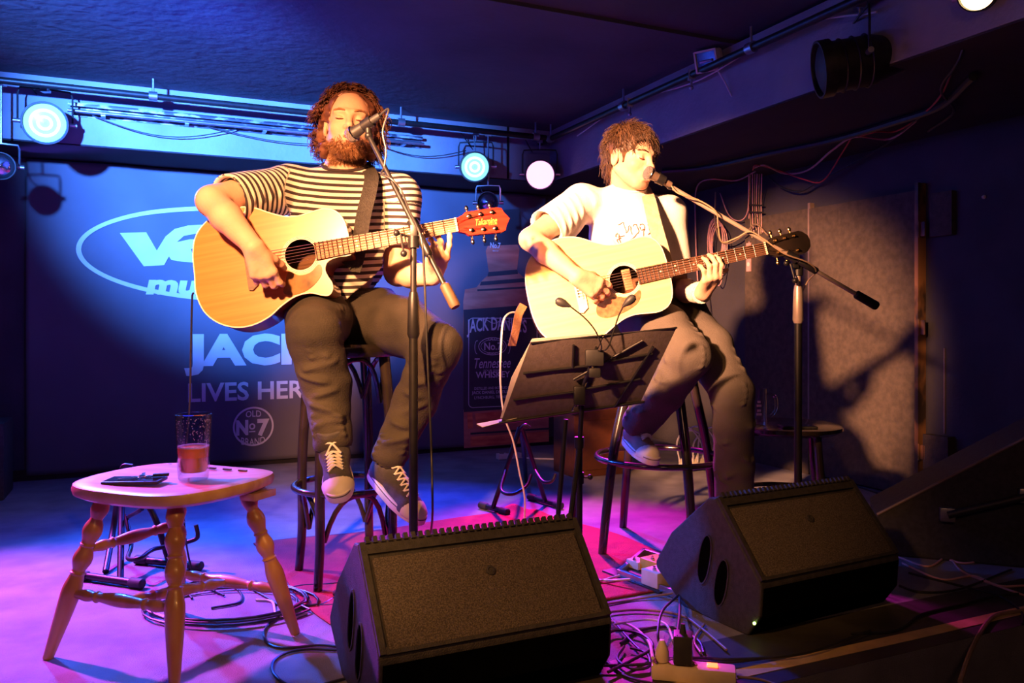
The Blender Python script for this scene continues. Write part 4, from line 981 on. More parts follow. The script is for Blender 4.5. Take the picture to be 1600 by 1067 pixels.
# ------------------------------------------------------------------ floor wedges
def wedge(T1, T2, label, led=None, glow=False):
    T1 = Vector(T1); T2 = Vector(T2); x = (T2-T1); L = x.length; x.normalize(); y = Vector((x.y, -x.x, 0))   # y: to the viewer
    y = -y if y.y > 0 else y
    m = Matrix.Identity(3)
    for i, vv in enumerate((x, y, Vector((0, 0, 1)))):
        for j in range(3): m[j][i] = vv[j]
    # right-handed frame: x, -y, z
    m = Matrix(((x.x, -y.x, 0), (x.y, -y.y, 0), (0, 0, 1)))
    t = thing('monitor_wedge', (T1.x, T1.y, 0), label, 'speaker', rot=m)
    hT = 0.36
    prof = [(0.0, hT), (0.174, 0.16), (0.178, 0.145), (0.172, 0.065), (0.125, 0.0), (-0.145, 0.0), (-0.272, 0.085), (-0.277, 0.105), (-0.20, 0.215), (-0.03, hT-0.004)]   # (towards viewer, z)
    def P(x_, a, z): return Vector((x_, -a, z))
    bm = bmesh.new(); n = len(prof)
    vs = [[bm.verts.new(P(xx, a, z)) for a, z in prof] for xx in (0, L)]
    bm.faces.new(vs[0]); bm.faces.new(list(reversed(vs[1])))
    for i in range(n): bm.faces.new((vs[0][i], vs[0][(i+1) % n], vs[1][(i+1) % n], vs[1][i]))
    bmesh.ops.recalc_face_normals(bm, faces=bm.faces)
    bmesh.ops.bevel(bm, geom=[e for e in bm.edges], offset=0.005, segments=2, profile=0.5, affect='EDGES')
    me = bpy.data.meshes.new('cabinet'); bm.to_mesh(me); bm.free(); link('cabinet', me, M['speaker'], t, True)
    # grille on the sloping face, rim, teeth
    sl = Vector((0, -0.174, 0.16-hT)); sn = Vector((0, sl.z, -sl.y)).normalized()
    if sn.z < 0: sn = -sn
    sd = sl.normalized(); SL_ = sl.length
    rot = Matrix((Vector((1, 0, 0)), sd, Vector((1, 0, 0)).cross(sd))).transposed()
    def S(u, v, w): return Vector((u, 0, hT)) + sd*v + sn*w
    B().box(S(L/2, SL_*0.56, 0.004), (L-0.05, SL_*0.80, 0.010), rot, 0.003).make('grille', M['grille'], t, local=True)
    b = B()
    b.box(S(L/2, 0.016, 0.003), (L-0.012, 0.030, 0.010), rot); b.box(S(0.010, SL_/2, 0.004), (0.014, SL_-0.006, 0.012), rot); b.box(S(L-0.010, SL_/2, 0.004), (0.014, SL_-0.006, 0.012), rot)
    b.box(S(L/2, SL_-0.010, 0.003), (L-0.03, 0.016, 0.010), rot)
    b.make('rim', M['speaker'], t, False, local=True)
    b = B(); b.add([P(xx, a, z) for xx in (0.008, L-0.008) for a, z in ((0.1795, 0.145), (0.1735, 0.065), (0.128, 0.002))], [(0, 1, 4, 3), (1, 2, 5, 4)]); b.make('front_shade', M['shade_black'], t, False, local=True)  # black sheet paints the shade on the lower front face
    k = 30
    for i in range(k):
        u = 0.022+(L-0.044)*i/(k-1)
        B().box(S(u, -0.001, 0.008), ((L/k)*0.52, 0.016, 0.012), rot).make('vent_tooth', M['speaker'], t, False, local=True)
    B().lathe([(0.012, 0), (0.012, 0.003), (0.007, 0.004), (0.006, 0.002), (0.001, 0.002)], 16, Matrix.Translation(S(L*0.52, SL_*0.42, 0.009)) @ sn.to_track_quat('Z', 'Y').to_matrix().to_4x4()).make('badge', M['speaker'], t, local=True)
    # two handle slots on each end, lip around a face painted with pocket shade
    for e, xx in ((-1, 0.0), (1, L)):
        for (a, z, h) in ((-0.045, 0.170, 0.15), (0.025, 0.120, 0.14)):
            q = []
            for j in range(20):
                th = 2*PI*j/20; q.append((0.022*math.cos(th), (h/2)*math.copysign(abs(math.sin(th))**0.8, math.sin(th))))
            mm = Matrix.Translation(P(xx, a, z)) @ Matrix.Rotation(0.22*1, 4, 'X') @ Matrix.Rotation(PI/2, 4, 'Z') @ Matrix.Rotation(PI/2, 4, 'X')
            b = B(); q2 = [(u*1.22, v*1.06) for u, v in q]; n2 = len(q)
            vs = [mm @ Vector((u, v, e*0.004)) for u, v in q2]+[mm @ Vector((u, v, e*0.004)) for u, v in q]+[mm @ Vector((u, v, e*0.0005)) for u, v in q2]
            b.add(vs, [(i, (i+1) % n2, n2+(i+1) % n2, n2+i) for i in range(n2)]+[(i, (i+1) % n2, 2*n2+(i+1) % n2, 2*n2+i) for i in range(n2)])
            hs = b.make('handle_slot', M['speaker'], t, False, local=True)
            b = B(); b.add([mm @ Vector((u, v, e*0.0016)) for u, v in q], [tuple(range(n2))]); b.make('slot_shade', M['shade_black'], hs, False, local=True)
    if led:
        B().ball((-0.002, -led[0], led[1]), 0.0045, 10).make('power_light', M['green_led'], t, local=True)
    for xx in (0.05, L-0.05):
        for a in (0.09, -0.11): B().cyl(P(xx, a, -0.0005), P(xx, a, 0.006), 0.018, n=14).make('rubber_foot', M['rubber'], t, local=True)
    return t
wedge((-0.358, 1.877, 0), (0.166, 2.127, 0), 'black monitor wedge at the front centre, nearest the camera')
wedge((0.594, 2.372, 0), (1.104, 2.650, 0), 'black monitor wedge in front of the white-shirted player, with a green light', (0.155, 0.045))

# big side-fill cabinet, lying against the right wall
ROOT_CAB = t = thing('speaker_cabinet', (1.75, 2.85, 0), 'large black sloping speaker cabinet at the right edge', 'speaker')
p0 = W(1376, 806, 3.05); p1 = W(1640, 668, 2.86); d = (p1-p0); bx = Vector((d.x, d.y, 0)).normalized(); by = Vector((-bx.y, bx.x, 0))
ln = 1.0; sl = d.z/Vector((d.x, d.y, 0)).length
A0 = Vector((p0.x, p0.y, 0)); prof = [(0.0, 0.0), (-0.02, p0.z), (ln, p0.z+sl*ln), (ln+0.05, 0.0)]
bm = bmesh.new(); f_ = [bm.verts.new(A0+bx*a+Vector((0, 0, z))) for a, z in prof]; g_ = [bm.verts.new(A0+bx*a+by*0.34+Vector((0, 0, z))) for a, z in prof]
bm.faces.new(f_); bm.faces.new(g_[::-1])
for i in range(4): bm.faces.new((f_[i], f_[(i+1) % 4], g_[(i+1) % 4], g_[i]))
bmesh.ops.recalc_face_normals(bm, faces=bm.faces); bmesh.ops.bevel(bm, geom=list(bm.edges), offset=0.008, segments=2, profile=0.5, affect='EDGES')
me = bpy.data.meshes.new('c'); bm.to_mesh(me); bm.free(); link('cabinet', me, M['speaker'], t)
h0 = A0+bx*0.22-by*0.03+Vector((0, 0, 0.175)); h1 = A0+bx*0.47-by*0.03+Vector((0, 0, 0.262))
b = B(); b.tube([h0, h1], 0.014, 10); b.make('handle', M['plastic'], t)
for h in (h0, h1):
    b = B(); b.box(h+by*0.012, (0.05, 0.03, 0.05), Matrix.Rotation(math.atan2(bx.y, bx.x), 3, 'Z'), 0.005); b.make('handle_bracket', M['alu'], t)
t = thing('small_bottle', A0+bx*0.52-by*0.16, 'small pale bottle standing in front of the sloping cabinet', 'bottle')
mm = Matrix.Translation(A0+bx*0.50-by*0.10)
B().lathe([(0.001, 0), (0.014, 0), (0.016, 0.005), (0.016, 0.05), (0.007, 0.065), (0.007, 0.08)], 18, mm).make('bottle', M['cable_tan'], t)
B().lathe([(0.009, 0.078), (0.009, 0.095), (0.004, 0.10)], 14, mm).make('cap', M['ivory'], t)
t = thing('flat_board', A0+bx*0.6-by*0.4, 'thin dark board lying on the floor before the sloping cabinet', 'board')
B().box(A0+bx*0.75-by*0.09+Vector((0, 0, 0.012)), (0.5, 0.10, 0.022), Matrix.Rotation(math.atan2(bx.y, bx.x), 3, 'Z'), 0.003).make('board', M['wood_stool'], t)
q0 = A0+bx*(-0.012)+Vector((0, 0, p0.z+0.004)); q1 = A0+bx*ln+Vector((0, 0, p0.z+sl*ln+0.004))
B().tube([q0, q1], 0.006, 8).make('edge_highlight', M['trim_grey'], ROOT_CAB)  # added lighter strip painting the highlight along the cabinet's top edge
# dark amplifier at the far left, orange amp behind the right stool
t = thing('amplifier', (-2.62, 4.15, 0), 'dark amplifier box in the far left corner of the stage', 'amplifier')
ra = Matrix.Rotation(math.radians(24), 3, 'Z'); ac = Vector((-2.78, 4.02, 0.19))
B().box(ac, (0.50, 0.30, 0.38), ra, 0.01).make('cabinet', M['speaker'], t)
B().box(ac+ra@Vector((0, -0.152, -0.03)), (0.44, 0.008, 0.28), ra, 0.003).make('grille', M['grille'], t)
B().box(ac+ra@Vector((0, -0.152, 0.15)), (0.44, 0.008, 0.05), ra).make('panel', M['plastic'], t, False)
for k in range(6): B().cyl(ac+ra@Vector((-0.18+0.07*k, -0.155, 0.15)), ac+ra@Vector((-0.18+0.07*k, -0.172, 0.15)), 0.010, n=12).make('knob', M['black'], t)
t = thing('amplifier', (0.46, 4.7, 0), 'orange-brown amplifier behind the right bar stool', 'amplifier')
ac = Vector((0.46, 4.75, 0.20))
B().box(ac, (0.36, 0.26, 0.40), ra, 0.01).make('cabinet', M['orange_amp'], t)
B().box(ac+ra@Vector((0, -0.132, -0.02)), (0.30, 0.008, 0.28), ra, 0.003).make('grille', M['orange_amp'], t)
b = B()
for sx in (-1, 1): b.box(ac+ra@Vector((sx*0.165, -0.125, 0.18)), (0.05, 0.03, 0.05), ra, 0.004)
b.make('corner_guard', M['black'], t)
B().cyl(ac+ra@Vector((0.12, -0.135, 0.13)), ac+ra@Vector((0.12, -0.145, 0.13)), 0.02, n=16).make('socket', M['black'], t)

# ------------------------------------------------------------------ guitar stands (black tube, rubber feet)
def guitar_stand(label, feet, apex, arms, loc):
    t = thing('guitar_stand', loc, label, 'stand', 'tubular guitar stands')
    for q in feet:
        b = B(); b.tube(spline(q, 6), 0.011, 10); b.make('leg', M['black'], t)
    for (a, b_) in apex:
        a, b_ = Vector(a), Vector(b_); B().cyl(a, b_, 0.0125, n=12).make('foot_tube', M['black'], t)
        d = (b_-a).normalized()
        for e, g in ((a, -1), (b_, 1)): B().tube([e-d*g*0.045, e-d*g*0.04, e+d*g*0.006, e+d*g*0.010], [0.0135, 0.0165, 0.0165, 0.012], 14).make('rubber_cap', M['rubber'], t)
    for q in arms: B().tube(spline(q, 6), 0.0075, 10).make('cradle_arm', M['black'], t)
    return t
# left one, behind the wooden stool
F1, F2 = Gd(122, 898, 0.017), Gd(220, 912, 0.017); F3, F4 = Gd(215, 874, 0.017), Gd(312, 884, 0.017)
def Wz(px, py, Y): return W(px, py, Y)
guitar_stand('black tubular guitar stand behind the wooden stool',
   [[Wz(190, 735, 2.98), Wz(178, 820, 3.0), Gd(165, 893, 0.008)], [Wz(196, 740, 2.97), Wz(238, 800, 2.90), Wz(262, 870, 2.9), Gd(268, 880, 0.02)], [Wz(193, 738, 2.97), Wz(190, 800, 2.9), Gd(188, 905, 0.02)]],
   [(F1, F2), (F3, F4)],
   [[Wz(196, 805, 2.93), Wz(205, 850, 2.85), Wz(200, 872, 2.75), Wz(218, 872, 2.72), Wz(240, 858, 2.80), Wz(272, 852, 2.85), Wz(304, 843, 2.86), Wz(309, 835, 2.86), Wz(306, 820, 2.86)],
    [Wz(188, 745, 2.97), Wz(192, 728, 2.98), Wz(208, 728, 2.98)], [Wz(200, 808, 2.93), Wz(215, 800, 2.80), Wz(222, 795, 2.78)]], (-1.4, 2.9, 0))
G1, G2 = Gd(752, 789, 0.017), Gd(792, 800, 0.017); G3, G4 = Gd(828, 776, 0.017), Gd(876, 790, 0.017)
guitar_stand('black tubular guitar stand behind the music stand',
   [[Wz(812, 668, 3.75), Wz(795, 720, 3.72), Gd(770, 794, 0.02)], [Wz(815, 668, 3.75), Wz(832, 720, 3.8), Gd(852, 783, 0.02)], [Wz(813, 668, 3.76), Wz(818, 700, 3.95), Gd(822, 752, 0.01)]],
   [(G1, G2), (G3, G4)],
   [[Wz(790, 735, 3.7), Wz(783, 765, 3.6), Wz(800, 772, 3.55), Wz(822, 760, 3.6), Wz(830, 742, 3.65)], [Wz(836, 735, 3.75), Wz(848, 752, 3.65), Wz(862, 752, 3.6), Wz(868, 740, 3.6)], [Wz(812, 672, 3.74), Wz(820, 664, 3.74), Wz(828, 668, 3.74)]], (0.05, 3.7, 0))
# ------------------------------------------------------------------ guitars
UP_HALF = [(-0.335, 0.0), (-0.332, 0.06), (-0.318, 0.115), (-0.285, 0.155), (-0.235, 0.182), (-0.18, 0.190), (-0.125, 0.180), (-0.075, 0.153), (-0.03, 0.132), (0.012, 0.126), (0.055, 0.131), (0.095, 0.133), (0.13, 0.118), (0.150, 0.085), (0.156, 0.045), (0.157, 0.02)]
def guitar(origin, xdir, nrm, p, label, cutaway, S=1.0):
    """local frame: x along the neck, y across, z out of the soundboard; origin at the sound hole"""
    x = Vector(xdir).normalized(); n = Vector(nrm); n = (n-x*n.dot(x)).normalized(); y = n.cross(x)
    rot = Matrix((x, y, n)).transposed()
    t = thing('acoustic_guitar', origin, label, 'guitar', rot=rot)
    up = spline([(a, b, 0) for a, b in UP_HALF], 4)
    if cutaway: lo = spline([(-0.335, 0.0, 0), (-0.338, -0.06, 0), (-0.322, -0.12, 0), (-0.285, -0.163, 0), (-0.235, -0.188, 0), (-0.18, -0.192, 0), (-0.125, -0.176, 0), (-0.08, -0.148, 0), (-0.035, -0.128, 0), (0.01, -0.126, 0), (0.04, -0.138, 0), (0.065, -0.144, 0), (0.080, -0.130, 0), (0.083, -0.108, 0), (0.073, -0.083, 0), (0.068, -0.060, 0), (0.080, -0.038, 0), (0.11, -0.030, 0), (0.150, -0.031, 0), (0.157, -0.02, 0)], 4)
    else: lo = [Vector((q.x, -q.y, 0)) for q in up]
    out = [q*S for q in up] + [q*S for q in reversed(lo[1:])]
    out = [(q.x, q.y) for q in out]; D = -0.112*S; n_ = len(out)
    cx_ = sum(a for a, _ in out)/n_
    def off(d):
        r = []
        for i in range(n_):
            a = Vector(out[i-1]); b_ = Vector(out[(i+1) % n_]); tt = (b_-a).normalized(); q = Vector(out[i])
            r.append((q.x-tt.y*d*-1*-1, q.y+tt.x*d*-1*-1) if False else (q.x+tt.y*d, q.y-tt.x*d))
        return r
    # orientation: up then back along lower half = clockwise -> inward = (+tt.y, -tt.x)
    inn = off(0.003)
    rh = 0.050*S; hole = [(rh*math.cos(2*PI*i/40), rh*math.sin(2*PI*i/40)) for i in range(40)]
    # sides and back
    b = B(); loops = [(out, 0.0), (out, D), ]
    vs = [Vector((a, c, z)) for lp, z in loops for a, c in lp]
    b.add(vs, [(i, (i+1) % n_, n_+(i+1) % n_, n_+i) for i in range(n_)])
    me = b.mesh()
    bm = bmesh.new(); bm.from_mesh(me)
    bm.verts.ensure_lookup_table(); es = [e for e in bm.edges if all(abs(v.co.z-D) < 1e-6 for v in e.verts)]
    r = bmesh.ops.triangle_fill(bm, edges=es, use_beauty=True); bmesh.ops.recalc_face_normals(bm, faces=bm.faces); bm.to_mesh(me); bm.free()
    link('body', me, p['side'], t, True)
    # soundboard with a real hole
    bm = bmesh.new(); es = []
    for lp in (inn, hole):
        v = [bm.verts.new((a, c, 0.0008)) for a, c in lp]; es += [bm.edges.new((v[i], v[(i+1) % len(v)])) for i in range(len(v))]
    bmesh.ops.triangle_fill(bm, edges=es, use_beauty=True)
    ret = bmesh.ops.extrude_face_region(bm, geom=list(bm.faces)); 
    for v in [g for g in ret['geom'] if isinstance(g, bmesh.types.BMVert)]: v.co.z -= 0.003
    bmesh.ops.recalc_face_normals(bm, faces=bm.faces); me = bpy.data.meshes.new('soundboard'); bm.to_mesh(me); bm.free()
    link('soundboard', me, p['top'], t, True)
    # inside of the box seen through the hole
    b = B(); b.add([Vector((a*0.97, c*0.97, D+0.004)) for a, c in out[::4]], [tuple(range(len(out[::4])))]); b.make('inner_back', M['inside'], t, False, local=True)
    b = B(); b.add([Vector((a, c, z)) for z in (0.0022, 0.0022, -0.001) for a, c in (out if z > 0 else out)][:0], [])
    v1 = [Vector((a, c, 0.0014)) for a, c in out]; v2 = [Vector((a, c, 0.0014)) for a, c in off(0.0035)]; v3 = [Vector((a, c, -0.004)) for a, c in off(-0.0004)]
    b.add(v1+v2+v3, [(i, (i+1) % n_, n_+(i+1) % n_, n_+i) for i in range(n_)]+[(i, (i+1) % n_, 2*n_+(i+1) % n_, 2*n_+i) for i in range(n_)])
    b.make('binding', p['bind'], t, False, local=True)
    b = B(); b.lathe([(rh-0.001, 0.0012), (rh+0.010, 0.0012), (rh+0.010, 0.0004)], 48, caps=False); b.make('rosette', p['rosette'], t, False, local=True)
    b = B()
    for q in (rh+0.003, rh+0.0075): b.lathe([(q-0.0006, 0.0013), (q, 0.0017), (q+0.0006, 0.0013)], 48, caps=False)
    b.make('rosette_line', M['rosewood2'], t, False, local=True)
    # pickguard
    if p['guard']:
        pg = spline([(a*S, c*S, 0) for a, c in p['guard']], 5, closed=True)
        B().prism([(q.x, q.y) for q in pg], 0.0006, 0.0026).make('pickguard', M[p['guardm']], t, False, local=True)
    # bridge, saddle, pins
    bx = -0.155*S
    pr = [(bx-0.018, -0.082), (bx-0.006, -0.085), (bx+0.014, -0.070), (bx+0.016, 0.070), (bx-0.006, 0.085), (bx-0.018, 0.082)]
    B().prism(pr, 0.0006, 0.009).make('bridge', p['bridge'], t, False, local=True)
    B().box((bx+0.004, 0, 0.0105), (0.003, 0.072, 0.006)).make('saddle', M['ivory'], t, False, local=True)
    for k in range(6): B().ball((bx-0.009, -0.026+0.0104*k, 0.0102), 0.0030, 8).make('bridge_pin', M['black'], t, local=True)
    # neck, fretboard, nut, frets
    xn = 0.490*S; f0 = 0.047*S; h0, h1 = 0.0275, 0.0215
    b = B(); m_ = 14; rows = []
    for xx, w, dp in ((0.10*S, 0.0265, 0.045), (0.155*S, 0.0265, 0.030), (0.19*S, 0.026, 0.019), (0.35*S, 0.0235, 0.017), (xn, 0.0215, 0.0155)):
        rows.append([Vector((xx, w*math.cos(PI*i/(m_-1)), 0.003-dp*math.sin(PI*i/(m_-1)))) for i in range(m_)])
    vs = [v for r_ in rows for v in r_]; fs = []
    for j in range(len(rows)-1):
        for i in range(m_-1): fs.append((j*m_+i, j*m_+i+1, (j+1)*m_+i+1, (j+1)*m_+i))
        fs.append((j*m_+m_-1, j*m_, (j+1)*m_, (j+1)*m_+m_-1))
    fs.append(tuple(range(m_))); fs.append(tuple((len(rows)-1)*m_+i for i in range(m_)))
    b.add(vs, fs).make('neck', p['neck'], t, local=True)
    B().prism([(f0, -h0), (xn, -h1), (xn, h1), (f0, h0)], 0.0032, 0.0095).make('fretboard', p['board'], t, False, local=True)
    B().box((xn+0.003, 0, 0.0075), (0.006, h1*2+0.001, 0.010)).make('nut', M['ivory'], t, False, local=True)
    bx0 = -0.155*S; sc_len = xn-bx0-0.004
    for k in range(1, 21):
        fx = xn-sc_len*(1-2**(-k/12))
        if fx < f0+0.003: break
        w = h1+(h0-h1)*(xn-fx)/(xn-f0)
        B().cyl((fx, -w, 0.0098), (fx, w, 0.0098), 0.0017, n=6).make('fret', M['chrome'], t, local=True)
        if k in p['dots']:
            f2 = xn-sc_len*(1-2**(-(k-1)/12)); xm = (fx+f2)/2
            for dy in ((0,) if k != 12 else (-0.008, 0.008)): B().cyl((xm, dy, 0.0094), (xm, dy, 0.0099), 0.003, n=12).make('fret_marker', M['ivory'], t, False, local=True)
    # headstock, tilted back
    ht = math.radians(13); HM = Matrix.Translation((xn+0.006, 0, 0.004)) @ Matrix.Rotation(ht, 4, 'Y')
    hs = B().prism(p['headshape'], -0.014, 0.001, HM).make('headstock', p['headm'], t, False, local=True)
    for k in range(6):
        sg = 1 if k < 3 else -1; hx = (0.042+0.038*(k % 3)); hy = sg*(0.0225+0.002*(k % 3))
        b = B(); q = HM @ Vector((hx, hy, 0)); up_ = (HM.to_3x3() @ Vector((0, 0, 1)))
        b.cyl(q, q+up_*0.013, 0.0032, n=10); b.lathe([(0.0075, 0), (0.0075, 0.003), (0.005, 0.0045), (0.001, 0.0045)], 14, HM @ Matrix.Translation((hx, hy, 0.001)))
        tn = b.make('tuning_post', p['metal'], t, local=True)
        b = B(); a0 = HM @ Vector((hx, hy, -0.018)); a1 = HM @ Vector((hx, sg*0.048, -0.018)); b.cyl(a0, a1, 0.0028, n=8)
        b.ball(HM @ Vector((hx, sg*0.0555, -0.018)), (0.0065, 0.0095, 0.0045), 10); b.make('tuning_key', p['metal'], tn, local=True)
        # string from the bridge over the nut to its post
        idx = (2-k) if k < 3 else k      # spread over the neck
        yb = 0.0260-0.0104*(idx if k < 3 else idx); yb = (0.026-0.0104*(2-(k % 3))) if sg > 0 else -(0.026-0.0104*(2-(k % 3)))
        yn = yb*0.66
        r_ = (0.0007, 0.0006, 0.0005)[k % 3] if sg < 0 else (0.0009, 0.0010, 0.0011)[k % 3]
        B().tube([(bx-0.009, yb, 0.010), (bx+0.004, yb, 0.0145), (xn+0.003, yn, 0.0130), HM @ Vector((hx, hy-sg*0.003, 0.006))], r_, 5).make('string', M['string'], t, local=True)
    return t, HM, hs, x, y, n
origin1 = W(470, 398, 2.53)
a1 = math.radians(10.8)
g1, HM1, hs1, *_ = guitar(origin1, (math.cos(a1), 0.02, math.sin(a1)), (0.0, -0.985, 0.14),
    dict(side=M['mahog'], top=M['spruce1'], bind=M['ivory'], rosette=M['ivory'], bridge=M['rosewood2'], neck=M['mahog'], board=M['rosewood1'], headm=M['head1'], metal=M['chrome'], guardm='clearguard',
         guard=[(-0.045, -0.047), (-0.015, -0.064), (0.02, -0.062), (0.048, -0.042), (0.058, -0.050), (0.054, -0.075), (0.030, -0.100), (0.0, -0.116), (-0.04, -0.122), (-0.07, -0.110), (-0.06, -0.08)], dots=(3, 5, 7, 9, 12, 15),
         headshape=[(0, -0.0215), (0, 0.0215), (0.022, 0.030), (0.032, 0.038), (0.135, 0.041), (0.150, 0.036), (0.155, 0.022), (0.170, 0.0), (0.155, -0.022), (0.150, -0.036), (0.135, -0.041), (0.032, -0.038), (0.022, -0.030)]),
    'honey-coloured cutaway acoustic guitar with a red headstock on the lap of the striped-shirt player', True)
me = text_mesh('Takamine', 0.0, 0, 3, 0.5); fit_text(me, 0.058, -0.010, 0.128, 0.010, z1=0.0016); me.transform(HM1); link('logo', me, M['tyellow'], hs1, True)
me = text_mesh('GUITARS', 0.0, 0, 2); fit_text(me, 0.098, -0.014, 0.126, -0.011, z1=0.0016); me.transform(HM1); link('logo', me, M['tyellow'], hs1, True)
origin2 = W(975, 437, 2.86)
a2 = math.radians(12.3)
g2, HM2, hs2, *_ = guitar(origin2, (math.cos(a2), 0.0, math.sin(a2)), (-0.06, -0.985, 0.10),
    dict(side=M['mahog2'], top=M['spruce2'], bind=M['ivory'], rosette=M['ivory'], bridge=M['ivory'], neck=M['mahog2'], board=M['rosewood2'], headm=M['head2'], metal=M['gold'], guardm='tortoise',
         guard=[(-0.075, -0.052), (-0.035, -0.052), (-0.01, -0.060), (0.02, -0.058), (0.040, -0.046), (0.046, -0.055), (0.035, -0.080), (0.010, -0.098), (-0.035, -0.112), (-0.085, -0.116), (-0.115, -0.100), (-0.112, -0.070), (-0.095, -0.056)], dots=(3, 5, 7, 9, 12, 15),
         headshape=[(0, -0.0215), (0, 0.0215), (0.02, 0.028), (0.035, 0.036), (0.14, 0.042), (0.155, 0.036), (0.172, 0.020), (0.176, 0.0), (0.172, -0.020), (0.158, -0.036), (0.14, -0.042), (0.035, -0.036), (0.02, -0.028)]),
    'pale-topped acoustic guitar with a dark headstock held by the white-shirted player', False, 1.03)
B().box((0.012, -0.002, -0.004), (0.030, 0.075, 0.012), None, 0.003).make('pickup', M['rosewood1'], g2, local=True)

# ------------------------------------------------------------------ straps (ribbons): part of each guitar
def ribbon(pts, w, nrm, th=0.003):
    pts = spline(pts, 6); vs = []; n = len(pts)
    for i, p in enumerate(pts):
        t = (pts[min(i+1, n-1)]-pts[max(i-1, 0)]).normalized(); nn = Vector(nrm(i/(n-1)) if callable(nrm) else nrm); nn = (nn-t*nn.dot(t)).normalized(); s_ = t.cross(nn)
        for a, c in ((-1, 1), (1, 1), (1, -1), (-1, -1)): vs.append(p+s_*w/2*a+nn*th/2*c)
    fs = []
    for i in range(n-1):
        for j in range(4): fs.append((i*4+j, i*4+(j+1) % 4, (i+1)*4+(j+1) % 4, (i+1)*4+j))
    fs += [(0, 1, 2, 3), (n*4-4, n*4-3, n*4-2, n*4-1)]
    return B().add(vs, fs)

